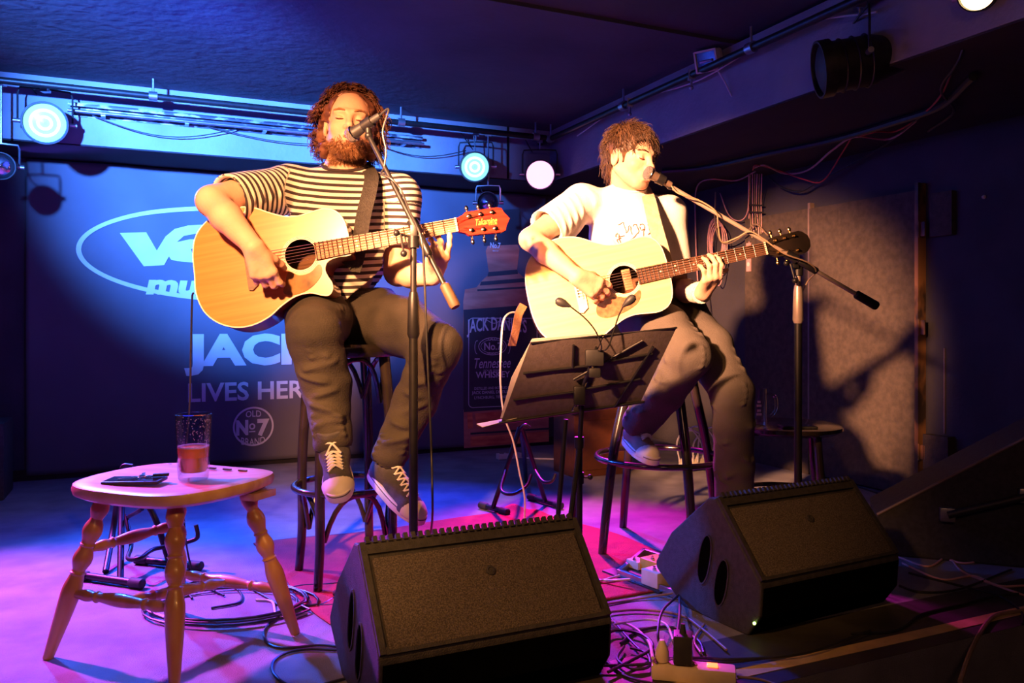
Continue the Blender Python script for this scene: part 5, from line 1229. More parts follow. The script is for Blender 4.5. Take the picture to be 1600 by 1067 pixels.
# ------------------------------------------------------------------ microphones on boom stands
M['brown_grip'] = mat('worn_brown_grip', (0.12, 0.07, 0.035), 0.6, c2=(0.09, 0.05, 0.03), scale=40)
def mic_on_stand(head, tail, joint_t, base, upper_z, label, mlabel, miclen, mic_tail, handle, stand_m):
    head, tail, base = Vector(head), Vector(tail), Vector(base)
    t = thing('microphone_stand', base, label, 'microphone stand', 'boom microphone stands')
    J = head.lerp(tail, joint_t); top = Vector((base.x, base.y, J.z-0.035))
    B().cyl(base+Vector((0, 0, 0.045)), Vector((base.x, base.y, upper_z)), 0.0135, n=14).make('lower_tube', M['black'], t)
    B().tube([Vector((base.x, base.y, upper_z-0.012)), Vector((base.x, base.y, upper_z)), Vector((base.x, base.y, upper_z+0.10)), Vector((base.x, base.y, upper_z+0.125))], [0.014, 0.0185, 0.0165, 0.012], 16).make('clutch_sleeve', stand_m, t)
    B().cyl(Vector((base.x, base.y, upper_z+0.10)), top, 0.0095, n=12).make('upper_tube', stand_m, t)
    # joint
    b = B(); b.cyl(top-Vector((0, 0, 0.03)), top+Vector((0, 0, 0.005)), 0.017, n=16); b.box(top.lerp(J, 0.5), (0.022, 0.026, 0.045), None, 0.004)
    d = (tail-head).normalized(); b.cyl(J-d*0.022, J+d*0.022, 0.017, n=16); b.make('boom_joint', M['black'], t)
    sd = d.cross(Vector((0, 1, 0))).normalized(); kb = J+Vector((-0.02, -0.02, 0))
    b = B(); b.cyl(top, top+Vector((-0.045, -0.015, 0.012)), 0.004, n=8); b.ball(top+Vector((-0.048, -0.016, 0.013)), 0.010, 10)
    b.cyl(top+Vector((-0.035, -0.02, 0.01)), top+Vector((-0.025, -0.035, -0.045)), 0.0035, n=8); b.ball(top+Vector((-0.024, -0.036, -0.05)), 0.0105, 10); b.make('locking_knob', M['black'], t)
    B().cyl(head, head.lerp(tail, 0.97), 0.0078, n=12).make('boom', stand_m, t)
    h0 = tail-d*handle; B().tube([h0-d*0.006, h0, tail-d*0.008, tail], [0.010, 0.0155, 0.0165, 0.013], 14).make('boom_grip', M['brown_grip'] if stand_m is M['black'] else M['black'], t)
    B().tube([J+d*0.03, J+d*0.035, J+d*0.10, J+d*0.105], [0.010, 0.0125, 0.0125, 0.010], 12).make('boom_sleeve', M['black'], t)
    for k in range(3):
        a = 0.5+2.094*k; e = Vector((math.cos(a), math.sin(a), 0))
        b = B(); b.cyl(base+Vector((0, 0, 0.12))+e*0.015, base+e*0.30+Vector((0, 0, 0.012)), 0.0075, n=10); b.make('leg', M['black'], t)
        B().cyl(base+e*0.28+Vector((0, 0, 0.019)), base+e*0.315+Vector((0, 0, 0.011)), 0.0105, n=12).make('rubber_foot', M['rubber'], t)
    b = B(); b.tube([base+Vector((0, 0, 0.10)), base+Vector((0, 0, 0.145))], 0.021, 16); b.tube([base+Vector((0, 0, 0.04)), base+Vector((0, 0, 0.055))], 0.018, 14); b.make('leg_hub', M['black'], t)
    # microphone
    mt = Vector(mic_tail); mh = Vector(miclen); ax = (mh-mt).normalized(); L = (mh-mt).length
    m = thing('microphone', mt, mlabel, 'microphone')
    mm = Matrix.Translation(mt) @ ax.to_track_quat('Z', 'Y').to_matrix().to_4x4()
    B().lathe([(0.0095, -0.015), (0.011, 0.0), (0.0115, 0.01), (0.0125, 0.02), (0.019, L*0.70), (0.021, L*0.74), (0.021, L*0.76)], 24, mm).make('handle', M['plastic'] if stand_m is M['black'] else mat('bronze_grey_microphone', (0.22, 0.16, 0.12), 0.4, 0.2, c2=(0.17, 0.12, 0.09), scale=40), m)
    B().lathe([(0.0215, L*0.755), (0.0245, L*0.765), (0.0255, L*0.775), (0.0245, L*0.79)], 28, mm, caps=False).make('ring', M['chrome'], m)
    mesh_ball = mat('microphone_mesh', (0.12, 0.11, 0.11), 0.5, 0.6, c2=(0.38, 0.36, 0.35), scale=420, bump=0.7, bscale=600)
    B().lathe([(0.0238, L*0.77), (0.0252, L*0.82), (0.0248, L*0.88), (0.021, L*0.95), (0.012, L*0.99), (0.001, L)], 28, mm, caps=False).make('grille', mesh_ball, m)
    # clip holding the mic, and the cable
    cp = mt.lerp(mh, 0.30)
    b = B(); b.lathe([(0.0165, L*0.14), (0.018, L*0.15), (0.0195, L*0.44), (0.018, L*0.45)], 18, mm, caps=False); b.cyl(cp, head, 0.010, n=12); b.ball(head, 0.013, 12); b.make('microphone_clip', M['black'], t)
    return t, J, d
m1h, m1t = W(543, 215, 2.575), W(588, 184, 2.53)
s1, J1, d1 = mic_on_stand(W(576, 212, 2.54), W(712, 480, 2.36), 0.55, (W(646, 700, 2.42).x, 2.42, 0), W(0, 522, 2.42).z, 'black boom microphone stand in front of the curly-haired singer', 'black microphone at the mouth of the curly-haired singer', m1h, m1t, 0.075, M['black'])
m2h, m2t = W(1007, 267, 2.84), W(1043, 286, 2.86)
stand_bronze = mat('warm_chrome_tube', (0.52, 0.42, 0.34), 0.35, 0.45, c2=(0.42, 0.34, 0.28), scale=20)
s2, J2, d2 = mic_on_stand(W(1047, 291, 2.87), W(1371, 479, 2.87), 0.585, (W(1247, 600, 2.90).x, 2.90, 0), W(0, 500, 2.90).z, 'boom microphone stand with a long diagonal boom right of the white-shirted singer', 'microphone at the mouth of the white-shirted singer', m2h, m2t, 0.085, stand_bronze)

def wire(pts, r, m, label, name='cable', n=7, seg=7, group=None, cat='cable'):
    o = B().tube(spline(pts, seg), r, n).make(name, M[m] if isinstance(m, str) else m); return tag(o, label, cat, group)
e1 = (m1t-m1h).normalized()
wire([m1t+e1*0.012, m1t+e1*0.05+Vector((0, 0, 0.0)), W(598, 205, 2.50), W(603, 235, 2.50), W(600, 262, 2.50), W(596, 272, 2.48), W(612, 280, 2.46), W(628, 300, 2.46), W(640, 330, 2.42), W(658, 372, 2.37), W(663, 430, 2.38), W(668, 560, 2.40), W(674, 700, 2.40), W(676, 800, 2.38), Gd(676, 880, 0.01), Gd(760, 905, 0.008), Gd(900, 890, 0.02)], 0.0035, 'cable', 'thin black microphone cable hanging beside the left boom stand')
e2 = (m2t-m2h).normalized()
wire([m2t+e2*0.012, W(1060, 302, 2.83), W(1090, 312, 2.83), W(1118, 330, 2.83), W(1122, 352, 2.85), W(1128, 378, 2.88), W(1150, 372, 2.88), W(1172, 362, 2.85), W(1195, 375, 2.84), W(1225, 396, 2.83), W(1262, 410, 2.84), W(1275, 424, 2.86), W(1262, 440, 2.92), W(1250, 470, 2.935), W(1249, 540, 2.935), W(1249, 640, 2.935), W(1249, 740, 2.94), Gd(1252, 872, 0.01)], 0.0027, 'cable_tan', 'tan microphone cable looping along the right boom')

# ------------------------------------------------------------------ music stand with clip lamp
def music_stand():
    base = Vector((0.235, 2.52, 0)); t = thing('music_stand', base, 'black folding music stand with its desk seen from behind', 'music stand')
    tl, tr = W(829, 536, 2.42), W(1058, 512, 2.46); bl, br = W(784, 659, 2.56), W(1002, 627, 2.60)
    bl2 = W(768, 662, 2.57)
    # solid sheet backing: paper folder with slightly bowed panels
    nrm = (tr-tl).cross(bl-tl).normalized(); nrm = nrm if nrm.y < 0 else -nrm
    def Q(u, v, off=0.0): return (tl*(1-u)*(1-v)+tr*u*(1-v)+bl*(1-u)*v+br*u*v)+nrm*off
    for (u0, u1) in ((0.0, 0.495), (0.505, 1.0)):
        b = B(); vs = []; n = 8
        for k in range(n+1):
            u = u0+(u1-u0)*k/n; bow = 0.006*math.sin(PI*k/n)
            for v in (0, 1):
                for o in (0.0, 0.003): vs.append(Q(u, v, bow+o-0.006))
        fs = []
        for k in range(n):
            a = k*4; fs += [(a, a+4, a+6, a+2), (a+1, a+3, a+7, a+5), (a, a+1, a+5, a+4), (a+2, a+6, a+7, a+3)]
        fs += [(0, 2, 3, 1), (n*4, n*4+1, n*4+3, n*4+2)]
        b.add(vs, fs).make('desk_panel', M['desk'], t, False)
    def bar(a, c, r=0.004, name='desk_bar'): B().tube([a, c], r, 8).make(name, M['black'], t)
    for v in (0.36, 0.70): bar(Q(0.02, v, 0.008), Q(0.49, v, 0.008)); bar(Q(0.51, v-0.02, 0.008), Q(0.90, v-0.06, 0.008))
    bar(Q(0.47, 0.12, 0.010), Q(0.50, 0.9, 0.010), 0.005); bar(Q(0.88, 0.20, 0.009), Q(0.80, 1.0, 0.009)); bar(Q(0.30, 0.06, 0.009), Q(0.36, 0.36, 0.009)); bar(Q(0.40, 0.52, 0.010), Q(0.78, 0.10, 0.010))
    bar(Q(-0.02, 1.0, 0.004), Q(1.02, 1.0, 0.004), 0.005, 'lower_rail'); bar(Q(0.0, 0.0, 0.0), Q(1.0, 0.0, 0.0), 0.0028, 'upper_rail')
    bar(Q(0.02, 1.0, 0.0)-nrm*0.0, Q(0.02, 1.0, -0.05), 0.004, 'page_lip'); bar(Q(0.98, 1.0, 0.0), Q(0.98, 1.0, -0.05), 0.004, 'page_lip')
    hub = Q(0.48, 0.72, 0.022)
    B().box(hub, (0.035, 0.03, 0.06), None, 0.005).make('head_bracket', M['black'], t)
    foot = Vector((W(905, 800, 2.56).x, 2.56, 0.0)); hb = hub+Vector((0.01, 0.02, -0.02))
    mid = W(905, 690, 2.56)
    B().cyl(hb, mid-Vector((0, 0, 0.04)), 0.0075, n=12).make('upper_tube', M['black'], t)
    B().cyl(mid+Vector((0, 0, 0.0)), Vector((mid.x, mid.y, 0.07)), 0.0105, n=12).make('lower_tube', M['black'], t)
    b = B(); q = W(905, 745, 2.56); b.cyl(q-Vector((0, 0, 0.02)), q+Vector((0, 0, 0.015)), 0.015, n=14); b.cyl(q, q+Vector((0.03, -0.005, 0)), 0.004, n=8); b.ball(q+Vector((0.034, -0.005, 0)), 0.009, 10); b.make('height_knob', M['black'], t)
    b = B(); q = W(905, 690, 2.56); b.cyl(q-Vector((0, 0, 0.02)), q+Vector((0, 0, 0.015)), 0.015, n=14); b.make('collar', M['black'], t)
    # flat tripod legs
    for k, (e, hz) in enumerate(((W(862, 838, 2.55), 0), (Vector((0.12, 2.24, 0.01)), 0), (Vector((0.20, 2.78, 0.01)), 0))):
        e = Vector((e.x, e.y, 0.008)); s_ = q+Vector((0, 0, 0.10)) if k == 0 else W(905, 700, 2.56)
        if k == 0: s_ = W(884, 655, 2.56)
        B().tube([s_, e], 0.008, 8).make('leg', M['black'], t)
        B().ball(e, 0.012, 8).make('rubber_foot', M['rubber'], t)
        B().tube([Vector((mid.x, mid.y, 0.09)), s_.lerp(e, 0.75)], 0.004, 6).make('leg_brace', M['black'], t)
    # sheets sticking out
    p = thing('sheet_music', Q(0, 0), 'pale sheets of music standing on the music stand', 'sheet music')
    b = B(); vs = [Q(0.01, -0.02, -0.012), Q(0.45, -0.015, -0.012), Q(0.45, 0.98, -0.012), Q(-0.01, 0.98, -0.012), Q(-0.035, 0.45, -0.014)]
    b.add(vs+[v-nrm*0.0015 for v in vs], [(0, 1, 2, 3, 4), (9, 8, 7, 6, 5)]+[(i, (i+1) % 5, 5+(i+1) % 5, 5+i) for i in range(5)]); b.make('sheet', M['paper'], p, False)
    b = B(); vs = [Q(-0.13, 1.03, 0.0), Q(0.10, 0.97, 0.0), Q(0.10, 1.01, -0.02), Q(-0.16, 1.06, -0.03)]
    b.add(vs+[v-Vector((0, 0, 0.002)) for v in vs], [(0, 1, 2, 3), (7, 6, 5, 4)]+[(i, (i+1) % 4, 4+(i+1) % 4, 4+i) for i in range(4)]); b.make('sheet', M['paper'], p, False)
    # clip lamp with two goosenecks
    c = Q(0.47, 0.22, 0.024); l = thing('clip_lamp', c, 'black two-armed clip lamp on the top of the music stand', 'lamp')
    B().box(c, (0.055, 0.03, 0.05), None, 0.006).make('clip', M['plastic'], l)
    B().box(c+Vector((0.0, -0.012, -0.045)), (0.036, 0.014, 0.03), None, 0.006).make('battery_pack', M['plastic'], l)
    for pts, h, d in (([c+Vector((0, 0, 0.02)), W(940, 545, 2.42), W(932, 520, 2.40), W(915, 498, 2.40), W(890, 478, 2.40)], W(866, 468, 2.40), Vector((-1, 0, 0.42))),
                      ([c+Vector((0, 0, 0.02)), W(948, 545, 2.42), W(958, 520, 2.41), W(966, 495, 2.41), W(974, 478, 2.41)], W(985, 463, 2.41), Vector((0.75, -0.1, 0.65)))):
        B().tube(spline(pts, 6), 0.0024, 7).make('gooseneck', M['black'], l)
        d.normalize(); mm = Matrix.Translation(pts[-1]) @ d.to_track_quat('Z', 'Y').to_matrix().to_4x4()
        B().lathe([(0.003, -0.004), (0.007, 0.006), (0.012, 0.018), (0.0135, 0.032), (0.010, 0.042), (0.001, 0.046)], 16, mm).make('lamp_head', M['plastic'], l)
music_stand()
# ------------------------------------------------------------------ the two players
def shoe(parent, heel, toe, up, m, width=0.052):
    """high canvas shoe; heel and toe are the ends of the sole on the ground side"""
    heel, toe = Vector(heel), Vector(toe); x = (toe-heel); L = x.length; x.normalize(); z = Vector(up); z = (z-x*z.dot(x)).normalized(); y = z.cross(x)
    rot = Matrix((x, y, z)).transposed().to_4x4(); mm = Matrix.Translation(heel) @ rot
    f = Field((-0.05, -0.09, 0.0), (L+0.04, 0.09, 0.20), 0.0026)
    f.ell((L-0.059, 0, 0.020), (0.052, 0.042, 0.033)); f.cap((L-0.085, 0, 0.024), (0.085, 0, 0.066), 0.038, 0.040, 0.025)
    f.cap((0.045, 0, 0.045), (0.07, 0, 0.055), 0.037, 0.038, 0.02); f.cap((0.062, 0, 0.08), (0.050, 0, 0.155), 0.041, 0.043, 0.025)
    f.cut((0, 0, 0.012), (0, 0, -1)); f.cut((0.05, 0, 0.150), (0.0, 0, 1), 0.004)
    V, Q = f.net(); V = relax(V, Q, 1); cap_ = V.copy()
    def mk(name, V, Q, m, par, sm=True):
        me = np_mesh(name, V, Q, sm); me.transform(mm); return link(name, me, m, par)
    o = mk('shoe', V, Q, m, parent)
    # toe cap, tongue strip and heel strip lie over the canvas
    nr = normals(V, Q); C = V[Q].mean(1)
    sel = (C[:, 0] > L-0.050-0.010*np.abs(C[:, 1]/0.04)**2) & (C[:, 2] > 0.013)
    def shell(sel, name, m, t=0.0022):
        q = Q[sel]; ids, inv = np.unique(q, return_inverse=True); v = V[ids]+nr[ids]*t; return mk(name, v, inv.reshape(q.shape), m, o)
    shell(sel, 'toe_cap', M['white_rubber'], 0.003)
    # sole
    n = 40; out = []
    for i in range(n):
        a = 2*PI*i/n; cx_ = math.cos(a); sy = math.sin(a)
        xx = L/2+(L/2)*math.copysign(abs(cx_)**0.75, cx_); w = 0.046 if xx > L*0.6 else 0.036+0.010*max(0, (xx-L*0.25)/(L*0.35)) if xx > L*0.25 else 0.036
        out.append((xx, w*math.copysign(abs(sy)**0.8, sy)))
    prof = [(0.985, 0.0), (1.0, 0.003), (1.0, 0.027), (0.97, 0.029)]
    vs = [mm @ Vector((L/2+(a-L/2)*q, b_*q, z_)) for q, z_ in prof for a, b_ in out]; k = len(prof)
    fs = [(j*n+i, j*n+(i+1) % n, (j+1)*n+(i+1) % n, (j+1)*n+i) for j in range(k-1) for i in range(n)]+[tuple(range(n-1, -1, -1)), tuple((k-1)*n+i for i in range(n))]
    B().add(vs, fs).make('sole', M['white_rubber'], o)
    vs = [mm @ Vector((L/2+(a-L/2)*1.006, b_*1.012, z_)) for z_ in (0.020, 0.0235) for a, b_ in out]
    B().add(vs, [(i, (i+1) % n, n+(i+1) % n, n+i) for i in range(n)]).make('sole_stripe', m, o, False)
    # laces over the instep
    def surf(xx, yy):
        d = (V[:, 0]-xx)**2+(V[:, 1]-yy)**2; c = np.argsort(d)[:12]; return float(V[c, 2].max())
    rows = 6; P_ = []
    for k in range(rows):
        q = k/(rows-1); xx = L-0.078-q*(L-0.078-0.112); zz = surf(xx, 0.0)
        P_.append((xx, zz))
    for k in range(rows):
        xx, zz = P_[k]
        xa, za = P_[min(k+1, rows-1)]
        if k == rows-1: xa, za = xx-0.018, zz+0.028
        for sg in (-1, 1):
            y0 = 0.021*sg; y1 = -0.021*sg
            z0 = surf(xx, y0); pts = [Vector((xx, y0, z0+0.001)), Vector(((xx+xa)/2, 0, (zz+za)/2+0.006+0.002*(sg > 0))), Vector((xa, y1, (surf(xa, y1) if k < rows-1 else z0+0.028)+0.001))]
            B().tube([mm @ p for p in spline(pts, 4)], 0.0032, 6).make('lace', M['lace'], o)
            B().tube([mm @ (Vector((xx, y0*1.12, z0-0.0005))+Vector((0.003*math.cos(a), 0.003*math.sin(a), 0.0012))) for a in np.linspace(0, 2*PI, 9)[:-1]], 0.0009, 4, closed=True).make('eyelet', M['chrome'], o)
    return o
def sdf_part(name, f, m, parent, disp=None, rel=1, iso=0.0, attr=None):
    V, Q = f.net(iso); V = relax(V, Q, rel)
    if disp is not None: V = V+normals(V, Q)*disp(V)[:, None]
    me = np_mesh(name, V, Q)
    if attr is not None:
        a = me.attributes.new('stripe', 'FLOAT', 'POINT'); a.data.foreach_set('value', attr(V).astype(np.float32))
    o = link(name, me, m, parent); return o, V, Q

def face_bits(P, body, fw, mouth_open, brow_m, sc_=1.0):
    g = 0.006+0.012*mouth_open
    for sx in (-1, 1):
        B().tube([P(sx*(0.031+0.0145*math.cos(a)), 0.0885-0.0045*abs(math.cos(a))**2*1.4, -0.0035-0.0045*math.sin(a)) for a in np.linspace(0.15, PI-0.15, 9)], [0.0009, 0.0014, 0.0018, 0.0020, 0.0021, 0.0020, 0.0018, 0.0014, 0.0009], 6).make('eyelashes', M['lash'], body)
    o0 = P(0, 0, 0); rx_ = (P(1, 0, 0)-o0).normalized(); ry_ = (P(0, 1, 0)-o0).normalized(); rz_ = (P(0, 0, 1)-o0).normalized()
    B().ball(P(0, 0.080, -0.062-g/2), (0.017*sc_, 0.009*sc_, max(0.003, g*0.5)*sc_), 14, rot=Matrix((rx_, ry_, rz_)).transposed()).make('mouth', M['mouth'], body)
    for nm, z0, bow, r in (('upper_lip', -0.0605, 0.0025, 0.0042), ('lower_lip', -0.0645-g, -0.003, 0.0050)):
        q = [P(x, 0.0905-16*x*x, z0+bow*(1-(x/0.021)**2)) for x in np.linspace(-0.021, 0.021, 11)]
        B().tube(q, [r*(0.35+0.65*math.sin(PI*(i+0.5)/11)) for i in range(11)], 8).make(nm, M['lip'], body)
def brows(P, body, m, n=90):
    rr = np.random.RandomState(4); paths = []
    for sx in (-1, 1):
        for k in range(n):
            q = rr.rand(); x = sx*(0.014+0.034*q); y = 0.0975-0.020*q**2; z = 0.0185+0.006*math.sin(q*2.6)+rr.uniform(-.0025, .0025)
            a = P(x, y, z); b_ = P(x+sx*0.006, y-0.0006-0.004*q+0.001, z+0.001)
            paths.append([list(a), list(a.lerp(b_, 0.5)+Vector((0, 0, 0))), list(b_)])
    V, Q = strands(np.array(paths), 0.0011, 0.0006); link('eyebrows', np_mesh('eyebrows', V, Q), m, body)

def player1():
    pel = Vector((-0.575, 2.83, 0.905)); t = thing('person', (-0.57, 2.80, 0.0), 'man with curly hair and beard in striped T-shirt, seated on bar stool, playing guitar', 'person')
    hc = Vector((-0.548, 2.735, 1.533)); fw = Vector((0.21, -0.965, 0.10)); up = Vector((0.02, 0.10, 1))
    shR, shL = Vector((-0.765, 2.79, 1.335)), Vector((-0.392, 2.80, 1.305)); chest = Vector((-0.585, 2.79, 1.22)); belly = Vector((-0.575, 2.79, 1.05))
    elR, wrR = W(331, 314, 2.50), W(396, 386, 2.385)
    elL, wrL = W(622, 425, 2.80), W(676, 432, 2.60)
    neck = Vector((-0.570, 2.785, 1.395))
    f = Field((-1.06, 2.26, 0.93), (-0.16, 2.96, 1.68), 0.0034)
    P, Rm = head(f, hc, fw, up, 1.0, 0.5, 1.12, neck, 0.062)
    f.cap(neck, chest+Vector((0, 0, 0.03)), 0.066, 0.11, 0.03)
    f.cap(shR, shL, 0.062, 0.062, 0.03); f.cap(chest, belly, 0.10, 0.10, 0.03)
    f.chain([shR, shR.lerp(elR, 0.5)+Vector((0, 0.0, 0.005)), elR], [0.062, 0.055, 0.047], 0.02)
    f.chain([elR, elR.lerp(wrR, 0.35), wrR], [0.046, 0.046, 0.029], 0.015)
    f.chain([shL, elL], [0.060, 0.048], 0.02); f.chain([elL, elL.lerp(wrL, 0.4), wrL], [0.046, 0.046, 0.030], 0.015)
    hand(f, wrR, W(411, 426, 2.405)-wrR, (0.15, -1, 0.25), (1.0, 0.1, 0.35), [(0.45, 0.75, 0.4), (0.6, 0.8, 0.5), (0.7, 0.8, 0.5), (0.75, 0.8, 0.5)], [(0.8, 0.55, -0.35), (0.75, 0.35, -0.75), (0.7, 0.1, -0.8)], 1.02)
    hand(f, wrL, W(690, 380, 2.500)-wrL, (0.25, -1, 0.2), (0.95, 0.1, 0.3), [(0.25, 0.45, 0.30), (0.75, 1.0, 0.5), (0.85, 1.0, 0.5), (0.8, 1.0, 0.6)], [(0.6, 0.5, -0.9), (0.9, 0.2, -0.6), (1, 0.0, 0.1)], 0.98)
    bd, Vbd, Qbd = sdf_part('body', f, M['skin'], t, lambda V: 0.0006*wob(V, 120, 2), 2)
    face_bits(P, bd, fw, 0.5, None)
    brows(P, bd, M['beard'])
    # ---- T-shirt
    f = Field((-1.02, 2.38, 0.86), (-0.22, 3.02, 1.46), 0.0042)
    f.cap(chest+Vector((-0.055, 0.005, 0.0)), belly+Vector((-0.045, 0, 0)), 0.118, 0.122, 0.05); f.cap(chest+Vector((0.06, 0.005, 0)), belly+Vector((0.050, 0, 0)), 0.118, 0.118, 0.05)
    f.cap(belly+Vector((-0.045, 0, 0)), belly+Vector((-0.045, 0.02, -0.13)), 0.122, 0.125, 0.04); f.cap(belly+Vector((0.05, 0, 0)), belly+Vector((0.045, 0.02, -0.13)), 0.118, 0.122, 0.04)
    f.cap(shR+Vector((0, 0, 0.0)), shL, 0.074, 0.074, 0.05); f.cap(neck+Vector((0.0, 0.01, -0.045)), chest, 0.092, 0.13, 0.05)
    slR = shR.lerp(elR, 0.80); f.cap(shR, slR+Vector((-0.0, 0, -0.006)), 0.076, 0.080, 0.03); slL = shL.lerp(elL, 0.66); f.cap(shL, slL, 0.076, 0.074, 0.03)
    f.cap(shR.lerp(elR, 0.3)+Vector((0, 0, -0.04)), slR+Vector((0.01, 0, -0.035)), 0.06, 0.058, 0.03)
    dR = (elR-shR).normalized(); dL = (elL-shL).normalized()
    # hollow the sleeves and the neck hole
    f.cap(shR.lerp(elR, 0.4), elR+dR*0.1, 0.058, 0.072, 0.004, True); f.cap(shL.lerp(elL, 0.4), elL+dL*0.1, 0.056, 0.066, 0.004, True)
    f.cap(shR.lerp(elR, 0.845)+dR*0.055, shR.lerp(elR, 0.845)+dR*0.30, 0.10, 0.3, 0, True)
    f.cap(shL.lerp(elL, 0.71)+dL*0.06, shL.lerp(elL, 0.71)+dL*0.30, 0.10, 0.3, 0, True)
    f.ell(neck+Vector((0.005, -0.045, 0.055)), (0.078, 0.085, 0.070), Matrix.Rotation(-0.35, 3, 'X'), 0.006, True)
    f.cut(pel+Vector((0, 0, 0.025)), (0, 0, -1), 0.004)
    fl = []
    for k in range(7):
        a = chest+Vector((-0.10+0.02*k, -0.13, -0.05-0.02*k)); fl.append((a, a+Vector((0.18, 0, -0.12-0.01*k)), 0.011, 0.006))
    for k in range(5):
        a = shR.lerp(elR, 0.25+0.12*k)+Vector((0.02, -0.05, 0.06)); fl.append((a, a+Vector((0.05, -0.03, -0.13)), 0.009, 0.006))
    for k in range(4): fl.append((shR+Vector((0.05+0.02*k, -0.06, 0.05)), chest+Vector((-0.06+0.02*k, -0.14, -0.05)), 0.009, 0.005)); fl.append((shL+Vector((-0.02, -0.07, 0.02-0.03*k)), chest+Vector((0.05, -0.14, -0.04-0.04*k)), 0.010, 0.005))
    for k in range(5): fl.append((belly+Vector((-0.02, -0.13, 0.04-0.035*k)), belly+Vector((0.16, -0.05, 0.02-0.035*k)), 0.008, 0.005))
    def dsp(V): return folds(V, fl)+0.0022*wob(V, 28, 8)
    sm_ = bpy.data.materials.new('black_white_striped_jersey'); sm_.use_nodes = True; nt = sm_.node_tree; p = nt.nodes['Principled BSDF']; p.inputs['Roughness'].default_value = 0.85
    at = nt.nodes.new('ShaderNodeAttribute'); at.attribute_name = 'stripe'
    m1 = nt.nodes.new('ShaderNodeMath'); m1.operation = 'FRACT'; nt.links.new(at.outputs['Fac'], m1.inputs[0])
    m2 = nt.nodes.new('ShaderNodeMath'); m2.operation = 'GREATER_THAN'; m2.inputs[1].default_value = 0.53; nt.links.new(m1.outputs[0], m2.inputs[0])
    mx = nt.nodes.new('ShaderNodeMix'); mx.data_type = 'RGBA'; mx.inputs['A'].default_value = (0.80, 0.74, 0.66, 1); mx.inputs['B'].default_value = (0.035, 0.025, 0.03, 1)
    nt.links.new(m2.outputs[0], mx.inputs['Factor']); nt.links.new(mx.outputs['Result'], p.inputs['Base Color'])
    def stripe(V):
        z = (V[:, 2]+0.02*np.cos((V[:, 0]+0.57)*9)+0.05*(V[:, 0]+0.57)*0.6+0.003*wob(V, 14, 5))/0.0225
        for sh, el in ((shR, elR), (shL, elL)):
            s_ = np.array(sh); d = np.array(el-sh); L = np.linalg.norm(d); d /= L; q = (V-s_)@d
            ax = np.linalg.norm((V-s_)-q[:, None]*d, axis=1)
            side_ = q > (0.035 if sh is shR else 0.03)
            m_ = side_ & (ax < 0.115) & ((V[:, 0] < sh.x+0.02) if sh is shR else (V[:, 0] > sh.x-0.035))
            z = np.where(m_, q/0.0225+0.3, z)
        return z
    ts, V2, Q2 = sdf_part('tshirt', f, sm_, t, dsp, 2, attr=stripe)
    nk = []
    cc = neck+Vector((0.004, -0.035, 0.012))
    for a in np.linspace(0, 2*PI, 41)[:-1]:
        p_ = cc+Vector((0.078*math.cos(a), 0.070*math.sin(a), 0.020*math.sin(a)-0.0)); d2 = ((V2-np.array(p_))**2).sum(1); nk.append(Vector(V2[d2.argmin()]))
    nk = [(nk[i-1]+nk[i]*2+nk[(i+1) % len(nk)])/4 for i in range(len(nk))]; nk = [(nk[i-1]+nk[i]*2+nk[(i+1) % len(nk)])/4 for i in range(len(nk))]
    B().tube(nk, 0.0055, 8, closed=True).make('collar', mat('black_ribbed_collar', (0.03, 0.02, 0.022), 0.85, c2=(0.05, 0.03, 0.03), scale=60), ts)
    # ---- trousers
    knR, knL = W(490, 520, 2.43), W(684, 541, 2.58)
    hR, hL = W(529, 722, 2.51), W(577, 742, 2.685); uR, uL = Vector((-0.12, -0.30, 1)).normalized(), Vector((0.42, -0.35, 1)).normalized()
    anR = hR+(W(531, 787, 2.30)-hR).normalized()*0.055+uR*0.105; anL = hL+(W(658, 822, 2.50)-hL).normalized()*0.055+uL*0.105
    hiR, hiL = Vector((-0.655, 2.83, 0.895)), Vector((-0.495, 2.84, 0.895))
    f = Field((-0.85, 2.24, 0.40), (-0.08, 3.03, 1.05), 0.0042)
    f.cap(pel+Vector((-0.05, 0.0, 0.02)), pel+Vector((0.05, 0.0, 0.02)), 0.118, 0.118, 0.04); f.cap(pel+Vector((-0.06, 0.02, -0.02)), pel+Vector((0.06, 0.02, -0.02)), 0.115, 0.115, 0.04)
    f.chain([hiR, hiR.lerp(knR, 0.5)+Vector((0, 0, 0.012)), knR], [0.098, 0.098, 0.080], 0.035); f.chain([hiL, hiL.lerp(knL, 0.5)+Vector((0, 0, 0.012)), knL], [0.100, 0.095, 0.075], 0.035)
    f.chain([knR, knR.lerp(anR, 0.5)+Vector((0.0, 0.04, 0)), anR], [0.078, 0.073, 0.060], 0.02); f.chain([knL, knL.lerp(anL, 0.5)+Vector((0.0, 0.045, 0)), anL], [0.074, 0.070, 0.056], 0.02)
    dr = (anR-knR).normalized(); dl = (anL-knL).normalized()
    f.cap(anR, anR+dr*0.12, 0.048, 0.06, 0.003, True); f.cap(anL, anL+dl*0.12, 0.046, 0.06, 0.003, True)
    f.cut(pel+Vector((0, 0, 0.085)), (0, 0, 1), 0.004)
    fl = []
